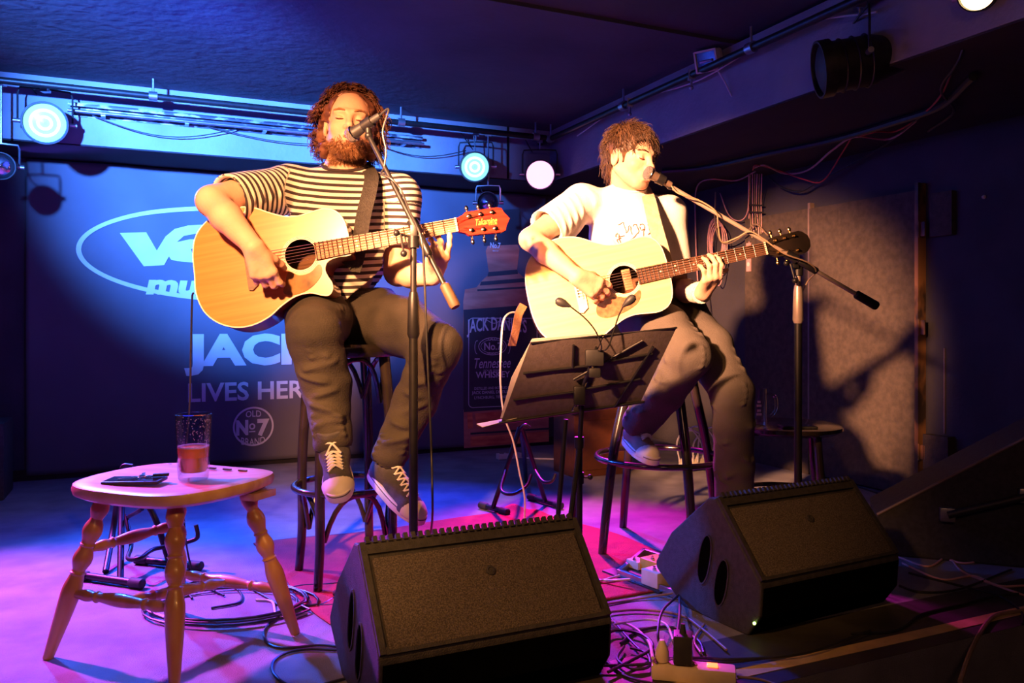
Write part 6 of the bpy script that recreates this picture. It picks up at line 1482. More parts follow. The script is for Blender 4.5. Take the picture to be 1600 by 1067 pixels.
    for kn, an, hi, sgn in ((knR, anR, hiR, 1), (knL, anL, hiL, -1)):
        for k in range(6):
            a = kn.lerp(an, 0.15+0.13*k)+Vector((0.06*(1 if k % 2 else -1), -0.03, 0.01)); b_ = kn.lerp(an, 0.22+0.13*k)+Vector((-0.05*(1 if k % 2 else -1), -0.05, 0)); fl.append((a, b_, 0.011, 0.009))
        for k in range(4): fl.append((an+Vector((-0.06, -0.03, 0.015+0.02*k)), an+Vector((0.06, -0.04, 0.022+0.018*k)), 0.008, 0.008))
        for k in range(5):
            a = hi.lerp(kn, 0.1+0.1*k)+Vector((-0.08, 0, 0.05)); fl.append((a, hi.lerp(kn, 0.35+0.1*k)+Vector((0.08, 0, 0.06)), 0.010, 0.006))
        for k in range(3): fl.append((kn+Vector((sgn*0.08, 0.02, -0.01-0.02*k)), kn+Vector((0.0, -0.07, -0.035-0.02*k)), 0.009, 0.008))
    tr, V3, Q3 = sdf_part('jeans', f, M['jeans1'], t, lambda V: 1.7*folds(V, fl)+0.004*wob(V, 24, 6)+0.0022*wob(V*np.array([1, 1, 2.2]), 48, 7), 1)
    b = B(); b.tube([pel+Vector((0.125*math.cos(a)*1.28, 0.118*math.sin(a), 0.062)) for a in np.linspace(0, 2*PI, 33)[:-1]], 0.011, 8, closed=True, flat=(0, 0, 1)); b.make('belt', M['strap_black'], tr)
    B().box(pel+Vector((0.0, -0.126, 0.062)), (0.036, 0.006, 0.028), None, 0.002).make('belt_buckle', M['chrome'], tr)
    shoe(t, hR, W(531, 787, 2.30), uR, M['canvas1'])
    shoe(t, hL, W(658, 822, 2.50), uL, M['canvas1'])
    # ---- hair
    rr = np.random.RandomState(11); N = 2600; paths = []
    # skull cap under the curls
    f = Field(hc-Vector((0.16, 0.16, 0.17)), hc+Vector((0.16, 0.20, 0.19)), 0.004)
    f.ell(P(0, -0.026, 0.030), (0.098, 0.106, 0.098), Rm); 
    for sx in (-1, 1): f.ell(P(sx*0.074, -0.030, -0.035), (0.034, 0.050, 0.075), Rm, 0.02)
    f.ell(P(0, -0.075, -0.05), (0.075, 0.05, 0.07), Rm, 0.02)
    f.ell(P(0, 0.090, 0.005), (0.070, 0.080, 0.108), Rm, 0.006, True)
    for sx in (-1, 1): f.ell(P(sx*0.09, 0.004, -0.03), (0.03, 0.03, 0.035), Rm, 0.005, True)
    hr, _, _ = sdf_part('hair', f, M['curls'], t, lambda V: -0.004+0.006*wob(V, 90, 3)+0.004*wob(V, 170, 4), 1)
    hc_ = np.array(hc); k = 0; K = 15
    rt = Vector(Rm.col[0]); ff = Vector(Rm.col[1]); uu = Vector(Rm.col[2])
    while len(paths) < N:
        d = rr.normal(size=3); d /= np.linalg.norm(d)
        x, y, z = d
        if z < -0.62: continue
        face = (y > 0.10 and z < 0.50 and abs(x) < 0.80) or (y > 0.36 and z < 0.86)
        if face: continue
        if abs(x) > 0.7 and y > -0.05 and -0.55 < z < 0.0 : continue
        root = P(d[0]*0.088, -0.024+d[1]*0.100, 0.030+d[2]*0.094 - (0.03 if z < 0 else 0))
        out = (rt*d[0]+ff*d[1]*0.8+uu*(d[2]*0.9)).normalized(); down = Vector((0, 0, -1))
        L = rr.uniform(0.030, 0.066)*(1.1 if z < 0.3 else 0.85); ph = rr.uniform(0, 6.28); cr = rr.uniform(0.005, 0.010); tn = rr.uniform(1.5, 3.2)
        side_ = out.orthogonal().normalized(); s2 = out.cross(side_); pts = []
        jit = Vector(rr.normal(size=3))*0.35
        dd = (out+jit*0.6).normalized()
        for i in range(K):
            q = i/(K-1); c = root+dd*L*q*(1-0.2*q)+down*0.026*q*q*(1.0 if z < 0.6 else 0.4)
            c = c+(side_*math.cos(ph+tn*2*PI*q)+s2*math.sin(ph+tn*2*PI*q))*cr*min(1, q*3)
            pts.append(list(c))
        paths.append(pts)
    V, Q = strands(np.array(paths), 0.0019, 0.0010); link('hair_curls', np_mesh('hair_curls', V, Q), M['curls'], hr)
    # ---- beard: short fine strands over the jaw, chin and lip
    f = Field(hc-Vector((0.13, 0.16, 0.19)), hc+Vector((0.13, 0.10, 0.02)), 0.003)
    f.ell(P(0, 0.040, -0.092), (0.044, 0.050, 0.032), Rm)
    for sx in (-1, 1): f.cap(P(sx*0.066, 0.0, -0.045), P(sx*0.030, 0.048, -0.096), 0.004, 0.010, 0.02)
    f.ell(P(0, 0.11, -0.060), (0.030, 0.05, 0.020), Rm, 0.010, True)
    f.cut(P(0, 0.06, -0.086), uu*1.0+ff*0.35, 0.014); f.cut(P(0, -0.012, -0.06), -ff, 0.01)
    be, Vb, Qb = sdf_part('beard', f, M['beard'], t, lambda V: 0.003*wob(V, 150, 3)+0.0015*wob(V, 320, 4), 1)
    nbd = normals(Vbd, Qbd); paths = []
    rel_ = Vbd-np.array(hc); lx = rel_@np.array(rt); ly = rel_@np.array(ff); lz = rel_@np.array(uu)
    pr = np.clip((-0.058-lz)/0.045, 0, 1)**1.3*(ly > -0.022)*(lz > -0.135)*(ly < 0.13)*(np.abs(lx) < 0.085)
    pr[(np.abs(lx) < 0.021) & (lz > -0.080)] = 0
    pr = pr*np.clip((ly+0.022)/0.02, 0, 1); pr /= pr.sum()
    sel = rr.choice(len(Vbd), 3600, p=pr)
    for i in sel:
        p_ = Vbd[i]-nbd[i]*0.001; n_ = nbd[i]+rr.normal(size=3)*0.35
        L = rr.uniform(0.004, 0.011); ph = rr.uniform(0, 6.28); o1 = np.array(Vector(n_).orthogonal().normalized())
        paths.append([p_+n_*L*q+np.array([0, 0, -1])*L*0.7*q*q+o1*0.0016*math.sin(ph+q*5) for q in np.linspace(0, 1, 5)])
    for k in range(260):     # moustache
        x = rr.uniform(-0.026, 0.026); a = P(x, 0.0955-abs(x)*0.35, -0.050-abs(x)*0.18+rr.uniform(-.003, .003)); b_ = a+rt*x*0.25+uu*-0.010+ff*0.002
        paths.append([np.array(a.lerp(b_, q)) for q in np.linspace(0, 1, 5)])
    V, Q = strands(np.array(paths), 0.0009, 0.0004); link('beard_hair', np_mesh('beard_hair', V, Q), M['beard'], be)
    return shL, chest, neck

def player2():
    pel = Vector((0.585, 3.16, 0.905)); t = thing('person', (0.58, 3.20, 0.0), 'man with short brown hair in white T-shirt, seated on bar stool, playing guitar', 'person')
    hc = Vector((0.446, 3.03, 1.485)); yw = math.radians(38); fw = Vector((math.sin(yw), -math.cos(yw), -0.16)); up = Vector((0.06, -0.02, 1))
    shR, shL = Vector((0.262, 3.07, 1.325)), Vector((0.603, 3.13, 1.290)); chest = Vector((0.452, 3.10, 1.20)); belly = Vector((0.50, 3.13, 1.04))
    elR, wrR = W(829, 374, 2.90), W(901, 432, 2.755)
    elL, wrL = W(1058, 452, 3.11), W(1098, 458, 2.90)
    neck = Vector((0.437, 3.085, 1.375))
    f = Field((0.02, 2.62, 0.90), (0.84, 3.28, 1.62), 0.0034)
    P, Rm = head(f, hc, fw, up, 0.985, 0.8, 0.92, neck, 0.052)
    f.cap(neck, chest+Vector((0, 0, 0.03)), 0.056, 0.10, 0.03); f.cap(shR, shL, 0.050, 0.050, 0.03); f.cap(chest, belly, 0.085, 0.085, 0.03)
    f.chain([shR, shR.lerp(elR, 0.5), elR], [0.052, 0.047, 0.040], 0.02); f.chain([elR, elR.lerp(wrR, 0.35), wrR], [0.040, 0.041, 0.026], 0.015)
    f.chain([shL, elL], [0.052, 0.042], 0.02); f.chain([elL, elL.lerp(wrL, 0.4), wrL], [0.041, 0.042, 0.028], 0.015)
    hand(f, wrR, W(927, 447, 2.775)-wrR, (0.1, -1, 0.35), (0.5, 0.1, 1.0), [(0.35, 0.6, 0.4), (0.4, 0.6, 0.4), (0.45, 0.65, 0.45), (0.5, 0.7, 0.5)], [(1.0, 0.5, -0.35), (1.0, 0.1, -0.55), (1.0, -0.1, -0.3)], 1.0, spread=0.10)
    hand(f, wrL, W(1117, 428, 2.815)-wrL, (0.15, -1, 0.1), (0.95, 0.1, 0.3), [(0.55, 0.85, 0.5), (0.65, 0.9, 0.5), (0.7, 0.9, 0.5), (0.75, 0.9, 0.6)], [(0.45, 0.8, -0.9), (0.5, 0.9, -0.4), (0.4, 1, 0.1)], 1.0)
    bd, V, Q = sdf_part('body', f, M['skin'], t, lambda V: 0.0005*wob(V, 120, 2), 2)
    face_bits(P, bd, fw, 0.8, None, 0.985); brows(P, bd, M['brownhair'])
    # wristband
    d = (elL-wrL).normalized(); c0 = wrL+d*0.005
    B().tube([c0-d*0.002, c0, c0+d*0.028, c0+d*0.056, c0+d*0.058], [0.030, 0.0385, 0.041, 0.0405, 0.032], 24).make('wristband', M['band'], t)
    # ---- T-shirt
    f = Field((0.03, 2.76, 0.84), (0.86, 3.36, 1.44), 0.0042)
    f.cap(chest+Vector((-0.045, 0.01, 0.0)), belly+Vector((-0.05, 0.0, 0)), 0.112, 0.112, 0.05); f.cap(chest+Vector((0.055, 0.01, 0)), belly+Vector((0.055, 0, 0)), 0.112, 0.110, 0.05)
    f.cap(belly+Vector((-0.04, 0, 0)), pel+Vector((-0.03, 0, 0.03)), 0.114, 0.120, 0.04); f.cap(belly+Vector((0.05, 0, 0)), pel+Vector((0.05, 0, 0.03)), 0.112, 0.118, 0.04)
    f.cap(shR, shL, 0.064, 0.064, 0.05); f.cap(neck+Vector((0.0, 0.01, -0.045)), chest, 0.085, 0.12, 0.05)
    slR = shR.lerp(elR, 0.70); slL = shL.lerp(elL, 0.70); dR = (elR-shR).normalized(); dL = (elL-shL).normalized()
    f.cap(shR, slR, 0.070, 0.072, 0.03); f.cap(shL, slL, 0.066, 0.068, 0.03); f.cap(shR.lerp(elR, 0.3)+Vector((0.0, 0, -0.035)), slR+Vector((0.02, 0, -0.045)), 0.055, 0.055, 0.03)
    f.cap(shR.lerp(elR, 0.4), elR+dR*0.1, 0.052, 0.068, 0.004, True); f.cap(shL.lerp(elL, 0.4), elL+dL*0.1, 0.052, 0.064, 0.004, True)
    f.cap(shR.lerp(elR, 0.76)+dR*0.06, shR.lerp(elR, 0.76)+dR*0.30, 0.10, 0.3, 0, True); f.cap(shL.lerp(elL, 0.76)+dL*0.06, shL.lerp(elL, 0.76)+dL*0.30, 0.10, 0.3, 0, True)
    f.ell(neck+Vector((0.012, -0.045, 0.050)), (0.070, 0.080, 0.064), Matrix.Rotation(-0.35, 3, 'X'), 0.006, True)
    f.cut(pel+Vector((0, 0, 0.0)), (0, 0, -1), 0.004)
    fl = []
    for k in range(6):
        a = shR+Vector((0.02+0.015*k, -0.06, 0.04-0.01*k)); fl.append((a, chest+Vector((-0.04+0.01*k, -0.13, -0.12-0.015*k)), 0.009, 0.007))
        a = shL+Vector((-0.02, -0.06, 0.03-0.02*k)); fl.append((a, belly+Vector((0.0+0.01*k, -0.12, 0.10-0.02*k)), 0.010, 0.007))
    for k in range(5): a = shR.lerp(elR, 0.2+0.12*k)+Vector((0.0, -0.05, 0.06)); fl.append((a, a+Vector((0.06, -0.02, -0.13)), 0.009, 0.006))
    for k in range(6): fl.append((belly+Vector((0.0, -0.12, 0.08-0.03*k)), belly+Vector((0.15, -0.03, 0.06-0.03*k)), 0.009, 0.007))
    ts, V2, Q2 = sdf_part('tshirt', f, M['white_tee'], t, lambda V: folds(V, fl)+0.0022*wob(V, 26, 18), 2)
    cc = neck+Vector((0.010, -0.035, 0.012)); nk = []
    for a in np.linspace(0, 2*PI, 41)[:-1]:
        p_ = cc+Vector((0.070*math.cos(a), 0.065*math.sin(a), 0.020*math.sin(a))); d2 = ((V2-np.array(p_))**2).sum(1); nk.append(Vector(V2[d2.argmin()]))
    for _ in range(2): nk = [(nk[i-1]+nk[i]*2+nk[(i+1) % len(nk)])/4 for i in range(len(nk))]
    B().tube(nk, 0.005, 8, closed=True).make('collar', M['white_tee'], ts)
    # scribbled print on the chest: thin strokes laid on the cloth
    def onsh(px, py):
        d = ray(px, py); o = Vector((0, 0, EYE)); rel_ = V2-np.array(o); dn = np.array(d.normalized()); q = rel_@dn
        ds = np.linalg.norm(rel_-q[:, None]*dn, axis=1); c = np.where(ds < 0.006)[0]
        if len(c) == 0: c = [ds.argmin()]
        i = c[np.argmin(q[c])]; return Vector(V2[i])-d.normalized()*0.0025
    for st in ([(968, 350), (974, 345), (978, 362), (984, 350), (988, 364)], [(990, 352), (995, 349), (998, 362), (992, 372), (985, 376)], [(1000, 350), (1006, 348), (1009, 354), (1003, 358), (1000, 352)], [(1008, 356), (1006, 372)], [(1014, 350), (1018, 362), (1026, 372), (1024, 360), (1014, 366)], [(962, 368), (966, 364), (970, 370), (964, 374)], [(963, 376), (972, 380), (968, 370), (976, 366)]):
        B().tube([onsh(*q) for q in [(a.x, a.y) for a in spline([(x, y, 0) for x, y in st], 4)]], 0.0013, 5).make('printed_scribble', M['scribble'], ts)
    # ---- trousers
    knR = W(1078, 556, 2.80); h2 = W(976, 690, 3.06); u2 = Vector((0.25, -0.35, 1)).normalized(); anR = h2+(W(1022, 728, 2.86)-h2).normalized()*0.055+u2*0.105; knL, anL = W(1143, 612, 2.86), Vector((W(1150, 800, 3.0).x, 3.03, 0.085))
    hiR, hiL = Vector((0.505, 3.14, 0.895)), Vector((0.665, 3.16, 0.885))
    f = Field((0.32, 2.62, 0.03), (0.96, 3.36, 1.04), 0.0045)
    f.cap(pel+Vector((-0.05, 0, 0.015)), pel+Vector((0.05, 0, 0.015)), 0.112, 0.112, 0.04); f.cap(pel+Vector((-0.06, 0.02, -0.02)), pel+Vector((0.06, 0.02, -0.02)), 0.112, 0.112, 0.04)
    f.chain([hiR, hiR.lerp(knR, 0.5)+Vector((0, 0, 0.02)), knR], [0.095, 0.092, 0.076], 0.03); f.chain([hiL, hiL.lerp(knL, 0.5)+Vector((0, 0, 0.02)), knL], [0.095, 0.092, 0.074], 0.03)
    f.chain([knR, knR.lerp(anR, 0.5)+Vector((0, 0.02, -0.01)), anR], [0.074, 0.072, 0.064], 0.02); f.chain([knL, knL.lerp(anL, 0.5)+Vector((0.01, 0.02, 0)), anL], [0.074, 0.070, 0.068], 0.02)
    dr = (anR-knR).normalized(); f.cap(anR, anR+dr*0.12, 0.050, 0.06, 0.003, True)
    f.cut(pel+Vector((0, 0, 0.085)), (0, 0, 1), 0.004); f.cut((0, 0, 0.05), (0, 0, -1))
    fl = []
    for kn, an, hi in ((knR, anR, hiR), (knL, anL, hiL)):
        for k in range(7):
            s_ = 1 if k % 2 else -1
            a = kn.lerp(an, 0.12+0.12*k)+Vector((0.07*s_, -0.03, 0.02)); b_ = kn.lerp(an, 0.22+0.12*k)+Vector((-0.06*s_, -0.05, -0.01)); fl.append((a, b_, 0.011, 0.008))
        for k in range(5):
            a = hi.lerp(kn, 0.25+0.13*k)+Vector((-0.09, 0.0, 0.03)); fl.append((a, hi.lerp(kn, 0.45+0.13*k)+Vector((0.06, -0.02, 0.07)), 0.010, 0.008))
        for k in range(4): fl.append((kn+Vector((-0.075, 0.0, 0.02-0.02*k)), kn+Vector((0.03, -0.07, 0.03-0.022*k)), 0.008, 0.007))
        for k in range(3): fl.append((an+Vector((-0.07, -0.03, 0.02+0.022*k)), an+Vector((0.06, -0.04, 0.03+0.02*k)), 0.008, 0.008))
    sdf_part('trousers', f, M['jeans2'], t, lambda V: 1.9*folds(V, fl)+0.004*wob(V, 22, 26)+0.0024*wob(V*np.array([1, 1, 2.2]), 45, 27), 1)
    shoe(t, h2, W(1022, 728, 2.86), u2, M['canvas2'])
    shoe(t, Vector((anL.x-0.01, 3.10, 0.0)), Vector((anL.x+0.03, 2.855, 0.0)), (0, 0, 1), M['canvas2'])
    # ---- hair: a shaped cap and combed strands
    f = Field(hc-Vector((0.14, 0.15, 0.13)), hc+Vector((0.14, 0.17, 0.16)), 0.0035)
    f.ell(P(0, -0.020, 0.035), (0.083, 0.102, 0.094), Rm); f.ell(P(0, -0.072, -0.020), (0.058, 0.034, 0.060), Rm, 0.02)
    for sx in (-1, 1): f.cap(P(sx*0.071, 0.018, 0.02), P(sx*0.068, 0.020, -0.020), 0.013, 0.009, 0.012)
    f.ell(P(0, 0.105, -0.020), (0.078, 0.090, 0.098), Rm, 0.008, True)
    f.ell(P(0.0, 0.02, -0.080), (0.1, 0.07, 0.062), Rm, 0.01, True)
    for sx in (-1, 1): f.ell(P(sx*0.085, -0.006, -0.016), (0.034, 0.031, 0.042), Rm, 0.004, True)
    f.cut(P(0, 0, -0.085), (0, 0, -1), 0.01)
    hr, Vh, Qh = sdf_part('hair', f, M['brownhair'], t, lambda V: 0.0025*wob(V, 80, 13), 1)
    rr = np.random.RandomState(2); nh = normals(Vh, Qh); rt = np.array(Rm.col[0]); ff = np.array(Rm.col[1]); uu = np.array(Rm.col[2])
    crown = np.array(P(0.01, -0.055, 0.12)); paths = []; 
    for i in rr.choice(len(Vh), 2600):
        p_ = Vh[i]; n_ = nh[i]
        rel_ = p_-np.array(hc)
        if rel_@uu < 0.03 and rel_@ff > -0.04: continue
        if n_@(p_-np.array(P(0, -0.02, 0.02))) < 0: continue
        g = p_-crown; g = g-n_*(g@n_); g = g/(np.linalg.norm(g)+1e-6)+rr.normal(size=3)*0.22
        L = rr.uniform(0.018, 0.040); lift = rr.uniform(0.002, 0.016)
        paths.append([p_+g*L*q+n_*(lift*math.sin(q*2.2)+0.0008)-uu*0.006*q*q for q in np.linspace(0, 1, 6)])
    for k in range(420):      # fringe falling over the forehead
        x = rr.uniform(-0.062, 0.060); a = np.array(P(x, 0.056-abs(x)*0.25, 0.103-abs(x)*0.30)); L = rr.uniform(0.016, 0.038)
        q_ = np.linspace(0, 1, 6); paths.append([a+ff*(0.028*math.sin(q*1.7))-uu*L*q*q*1.0+rt*(x*0.15+rr.uniform(-.004, .004)+0.006)*q for q in q_])
    V, Q = strands(np.array(paths), 0.0013, 0.0005); link('hair_strands', np_mesh('hair_strands', V, Q), M['brownhair'], hr)
    return shL, chest, neck
player1()
player2()

# ------------------------------------------------------------------ straps
ribbon([W(545, 250, 2.93), W(568, 258, 2.80), W(580, 274, 2.705), W(577, 300, 2.655), W(569, 332, 2.625), W(564, 362, 2.60), W(560, 392, 2.62), W(556, 410, 2.63)], 0.047, lambda q: (0.2, -1, 0.6 if q < 0.4 else 0.1)).make('strap', M['strap_black'], g1, False)
ribbon([W(560, 392, 2.60), W(556, 420, 2.61), W(550, 405, 2.60), W(540, 415, 2.60)], 0.035, (0.1, -1, 0)).make('strap_end', M['strap_black'], g1, False)
ribbon([W(1000, 285, 3.20), W(1008, 296, 3.08), W(1015, 315, 3.00), W(1022, 345, 2.95), W(1032, 380, 2.94), W(1040, 410, 2.93)], 0.050, lambda q: (0.1, -1, 0.5 if q < 0.4 else 0.05)).make('strap', M['strap_tan'], g2, False)
ribbon([W(818, 476, 2.90), W(810, 492, 2.90), W(806, 515, 2.92), W(800, 540, 2.97)], 0.030, (0.3, -1, 0)).make('strap_end', M['strap_brown'], g2, False)

# ------------------------------------------------------------------ pedals and floor clutter
t = thing('pedal_board', Gd(1010, 905), 'small aluminium tray with effect pedals on the edge of the red rug', 'pedal board')
qa, qb, qc = Gd(968, 897, 0.012), Gd(1062, 932, 0.012), Gd(1095, 893, 0.012); qd = qa+qc-qb
bz = Matrix.Rotation(math.atan2((qb-qa).y, (qb-qa).x), 3, 'Z'); bw = (qb-qa).length; bh = (qc-qb).length; bc = (qa+qc)/2
for a, c in ((qa, qb), (qb, qc), (qc, qd), (qd, qa)):
    b = B(); m_ = (a+c)/2; b.box(m_+Vector((0, 0, 0.004)), ((c-a).length+0.012, 0.014, 0.026), Matrix.Rotation(math.atan2((c-a).y, (c-a).x), 3, 'Z'), 0.002); b.make('rail', M['alu'], t, False)
B().box(bc+Vector((0, 0, -0.004)), (bw, bh, 0.006), bz).make('tray', M['plastic'], t, False)
def pedal(c, size, m, label, knobs):
    t = thing('effect_pedal', c, label, 'pedal', rot=bz)
    B().box((0, 0, size[2]/2), size, None, 0.004).make('case', M[m], t, local=True)
    for k in range(knobs): B().lathe([(0.009, 0), (0.009, 0.010), (0.007, 0.013), (0.001, 0.013)], 14, Matrix.Translation(((k-(knobs-1)/2)*0.026, size[1]*0.25, size[2]))).make('knob', M['plastic'], t, local=True)
    B().lathe([(0.007, 0), (0.007, 0.004), (0.0045, 0.006), (0.0045, 0.012), (0.001, 0.013)], 14, Matrix.Translation((0, -size[1]*0.28, size[2]))).make('foot_switch', M['chrome'], t, local=True)
    B().cyl((-size[0]/2-0.012, 0, size[2]*0.55), (-size[0]/2, 0, size[2]*0.55), 0.007, n=12).make('jack', M['black'], t, local=True)
zt_ = Vector((0, 0, 0.001))
pedal(Gd(1030, 915, 0.012)+zt_+Vector((0.01, 0.02, 0)), (0.075, 0.11, 0.05), 'cream', 'cream effect pedal with two black knobs on the small tray', 2)
pedal(Gd(1030, 915, 0.012)+zt_+Vector((0.02, 0.15, 0)), (0.09, 0.08, 0.045), 'yellow', 'yellow effect pedal behind the cream one on the small tray', 1)
pedal(Gd(1000, 895, 0.012)+zt_+Vector((-0.0, 0.06, 0)), (0.06, 0.05, 0.028), 'paper', 'low pale effect pedal at the left of the small tray', 0)
t = thing('power_strip', Gd(1070, 1050), 'worn pale power strip with a lit red switch near the stage edge', 'power strip')
pa, pb = Gd(1018, 1044, 0.02), Gd(1150, 1056, 0.02); pr_ = Matrix.Rotation(math.atan2((pb-pa).y, (pb-pa).x), 3, 'Z'); pc_ = (pa+pb)/2
B().box(pc_, ((pb-pa).length, 0.052, 0.038), pr_, 0.008).make('case', M['cream'], t)
B().box(pc_+pr_@Vector((0.045, -0.0, 0.021)), (0.026, 0.018, 0.006), pr_, 0.002).make('switch', M['red_led'], t)
for k in range(3): B().lathe([(0.017, 0.0), (0.019, 0.003), (0.016, 0.003), (0.015, 0.0012), (0.001, 0.0012)], 20, Matrix.Translation(pc_+pr_@Vector((-0.01-0.036*k+0.0, 0, 0.0185)))).make('socket', M['cable_tan'], t)
for k, (x, m, lb) in enumerate(((-0.085, 'cream', 'pale mains plug in the left end of the power strip'), (-0.035, 'plastic', 'black mains adapter block standing in the power strip'))):
    c = pc_+pr_@Vector((x+0.01, 0, 0.026)); tt_ = thing('mains_plug', c, lb, 'plug')
    if m == 'cream': B().lathe([(0.017, -0.004), (0.017, 0.018), (0.013, 0.030), (0.006, 0.046), (0.001, 0.047)], 16, Matrix.Translation(c)).make('plug', M[m], tt_)
    else:
        B().box(c+Vector((0, 0, 0.032)), (0.045, 0.05, 0.07), pr_, 0.005).make('case', M[m], tt_)
        B().cyl(c+Vector((0, 0, 0.066)), c+Vector((0.0, 0, 0.09)), 0.009, 0.005, n=12).make('cable_sleeve', M[m], tt_)
def gcable(pts, r, m, label, z=None, group=None):
    z = r+0.001 if z is None else z
    return wire([Gd(p[0], p[1], (p[2] if len(p) > 2 else z)) for p in pts], r, m, label, group=group)
# coiled lead under the wooden stool
b = B(); rr = random.Random(9); pts = []
cen = Gd(355, 945, 0.006)
for k in range(5*26):
    a = 2*PI*k/26; q = k//26; rad = 0.21+0.020*math.sin(q*2.3)+0.008*math.sin(a*2+q)
    pts.append(cen+Vector((rad*math.cos(a)*1.12+0.018*math.sin(q*1.7), rad*0.80*math.sin(a)+0.02*math.cos(q*2.1), 0.002+0.0030*q)))
b.tube(pts, 0.0036, 6); tag(b.make('cable_coil', M['cable']), 'coiled black guitar lead lying on the stage under the wooden stool', 'cable coil')
b = B(); pts = []; cen = Gd(430, 905, 0.006)
gcable([(430, 944), (440, 925), (470, 915), (520, 912), (560, 905)], 0.0036, 'cable', 'black lead running from the coil over the red rug, upper one')
gcable([(380, 912), (420, 935), (450, 950), (500, 945), (530, 930), (580, 920)], 0.0036, 'cable', 'black lead crossing the rug corner towards the front wedge')
gcable([(520, 945), (465, 950), (420, 975), (415, 1000), (440, 1012), (500, 1008), (540, 1012)], 0.0036, 'cable', 'black lead making an open loop left of the front wedge')
gcable([(545, 1016), (470, 1015), (430, 1030), (430, 1055), (470, 1075), (540, 1060)], 0.0036, 'cable', 'black lead curling at the lower left corner of the front wedge')
gcable([(300, 935), (290, 915), (330, 905), (370, 920), (375, 940), (330, 950)], 0.0036, 'cable', 'small loop of black lead beside the stool coil')
gcable([(400, 937), (425, 940), (432, 960), (455, 965), (480, 958)], 0.0036, 'cable_white', 'short pale lead over the black coil')
wire([W(302, 458, 2.60), W(300, 470, 2.62), W(298, 560, 2.66), W(296, 640, 2.7), W(290, 720, 2.74), W(288, 820, 2.8), Gd(300, 890, 0.01), Gd(320, 915, 0.006), Gd(350, 930, 0.006)], 0.0032, 'cable', 'thin black lead hanging from the tail of the honey-coloured guitar')
wire([W(815, 492, 2.93), W(800, 488, 2.90), W(787, 500, 2.88), W(783, 540, 2.87), W(782, 600, 2.88), W(788, 650, 2.92), W(802, 690, 2.98), W(812, 740, 3.05), W(820, 780, 3.1), Gd(822, 850, 0.006), Gd(860, 880, 0.012), Gd(930, 905, 0.010), Gd(985, 905, 0.03)], 0.0036, 'cable_white', 'pale lead looping from the tail of the pale guitar to the floor')
# tangle by the pedal board
import itertools
tang = [([(940, 945), (1000, 935), (1062, 925, 0.02)], 'cable_tan', 'tan cable crossing behind the power strip, highest one'), ([(900, 965), (985, 953), (1060, 960), (1100, 985), (1135, 1015)], 'cable_tan', 'tan cable curving from the front wedge past the second wedge'),
        ([(930, 970), (980, 975), (1012, 1000), (1020, 1028, 0.06)], 'cable_white', 'white mains cable running to the pale plug'), ([(960, 975), (1010, 968), (1040, 975), (1052, 1000)], 'cable_white', 'white cable arching beside the pale plug'),
        ([(1060, 930, 0.03), (1035, 955, 0.05), (1028, 990, 0.03), (1032, 1010)], 'cable', 'black cable falling from the pedal tray'), ([(1062, 932, 0.03), (1062, 960, 0.06), (1058, 995, 0.11)], 'cable', 'black cable rising to the adapter block'),
        ([(950, 960), (985, 1000), (1010, 1020), (1060, 1030), (1130, 1035), (1200, 1028)], 'cable', 'black cable lying behind the power strip'), ([(930, 1040), (1000, 1038), (1080, 1028), (1150, 1030), (1260, 1020), (1360, 985)], 'cable', 'long black cable running to the right along the stage edge'),
        ([(970, 1005), (1000, 985), (1050, 980), (1090, 1000), (1100, 1020)], 'cable', 'black cable looping behind the adapter block'), ([(1152, 1057, 0.02), (1190, 1062), (1230, 1075), (1300, 1090)], 'cable_tan', 'tan mains cable leaving the right end of the power strip'),
        ([(975, 1010), (965, 1030), (990, 1045), (1015, 1040), (1010, 1020), (985, 1012)], 'cable', 'small black cable loop left of the power strip'), ([(940, 1000), (960, 985), (1000, 990), (1020, 1010), (990, 1030), (950, 1050)], 'cable', 'black cable tangle beside the front wedge'),
        ([(935, 1020), (975, 1055), (1040, 1072)], 'cable', 'black cable passing under the left end of the power strip'), ([(1100, 975), (1085, 1000), (1095, 1020)], 'cable_tan', 'short tan cable stub behind the adapter block'),
        ([(880, 905), (930, 908), (968, 899, 0.02)], 'cable_white', 'pale cable entering the pedal tray from the left')]
for k, (p_, m_, lb) in enumerate(tang): gcable(p_, 0.0034+0.0004*(k % 3), m_, lb, z=0.005+0.0035*(k % 4))
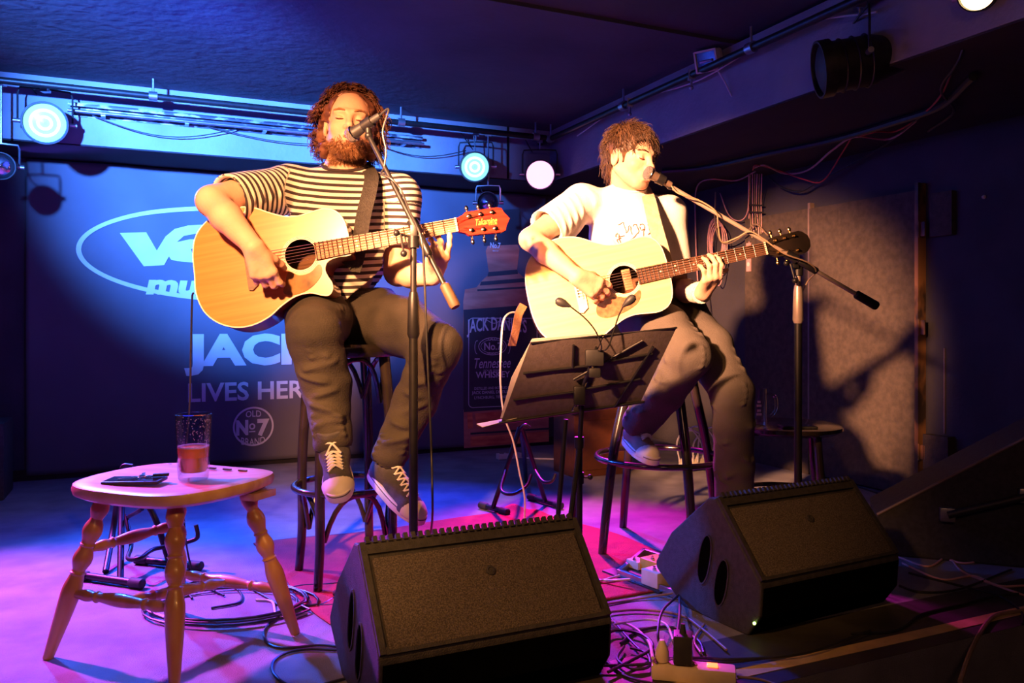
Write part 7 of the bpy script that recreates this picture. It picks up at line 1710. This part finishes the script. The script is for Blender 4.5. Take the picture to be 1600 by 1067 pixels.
# cables on the right part of the stage
rc = [([(1402, 870), (1450, 885), (1480, 870), (1500, 890), (1530, 905), (1600, 930)], 'cable_pink', 'pinkish cable wandering right of the second wedge'), ([(1420, 895), (1500, 915), (1560, 930), (1595, 955), (1598, 975)], 'cable', 'dark cable curving near the right edge'),
      ([(1405, 915), (1440, 925), (1500, 920), (1580, 890)], 'cable', 'dark cable behind the yellow tape'), ([(1330, 990), (1400, 985), (1440, 960), (1500, 945), (1560, 930), (1640, 925)], 'cable', 'dark cable weaving over the yellow tape'),
      ([(1500, 1065), (1520, 1010), (1550, 965), (1590, 955), (1640, 950)], 'cable_tan', 'thick tan cable hanging over the stage edge at the lower right'), ([(1340, 748), (1400, 762), (1440, 772), (1500, 775)], 'cable_pink', 'pinkish cable at the foot of the felt door'),
      ([(1330, 757), (1390, 775), (1450, 782), (1520, 790)], 'cable', 'dark cable at the foot of the felt door'), ([(1470, 870), (1510, 880), (1560, 868), (1620, 880)], 'cable_pink', 'thin pinkish cable in front of the sloping cabinet'),
      ([(1410, 880), (1470, 905), (1520, 900), (1560, 915), (1600, 915)], 'cable_pink', 'thin pink cable between the wedge and the right edge')]
for k, (p_, m_, lb) in enumerate(rc): gcable(p_, 0.0038 if 'thick' not in lb else 0.006, m_, lb)
# clutter behind the right player: power block and white cables
t = thing('power_strip', (1.02, 4.55, 0), 'pale power block with white cables by the back wall, right of the right player stool', 'power strip')
pc2 = W(1088, 715, 4.75); pc2.z = 0.06
B().box(pc2, (0.22, 0.06, 0.05), Matrix.Rotation(0.5, 3, 'Z'), 0.006).make('case', M['ivory'], t)
for k in range(3): B().cyl(pc2+Vector((-0.06+0.05*k, -0.03+0.02*k, 0.02)), pc2+Vector((-0.06+0.05*k, -0.045+0.02*k, 0.03)), 0.016, n=12).make('plug', M['ivory'], t)
for k in range(5):
    a0 = W(1062+k*7, 712, 4.7); wire([Vector((a0.x, a0.y, 0.07)), W(1058+k*9, 690-8*(k % 3), 4.68), W(1075+k*10, 668+5*(k % 2), 4.66), W(1095+k*7, 690, 4.66), W(1100+k*4, 715, 4.66)], 0.005, 'cable_white', ['white cable curling above the far power block', 'white cable arching highest above the far power block', 'white cable twisting at the middle of the far power block', 'white cable loop at the right of the far power block', 'outermost white cable loop behind the right player shin'][k])
gcable([(782, 712), (830, 716), (860, 717), (900, 718), (960, 716)], 0.005, 'cable_white', 'white cable lying along the foot of the back wall')
t = thing('power_strip', Gd(795, 712), 'short pale socket strip on the floor behind the guitar stand', 'power strip')
q = Gd(795, 712, 0.02); B().box(q, (0.16, 0.05, 0.035), Matrix.Rotation(0.42, 3, 'Z'), 0.005).make('case', M['ivory'], t)
for k in range(3): B().cyl(q+Vector((-0.045+0.042*k, -0.02+0.018*k, 0.012)), q+Vector((-0.045+0.042*k, -0.02+0.018*k, 0.0205)), 0.015, n=12).make('socket', M['cable_tan'], t)
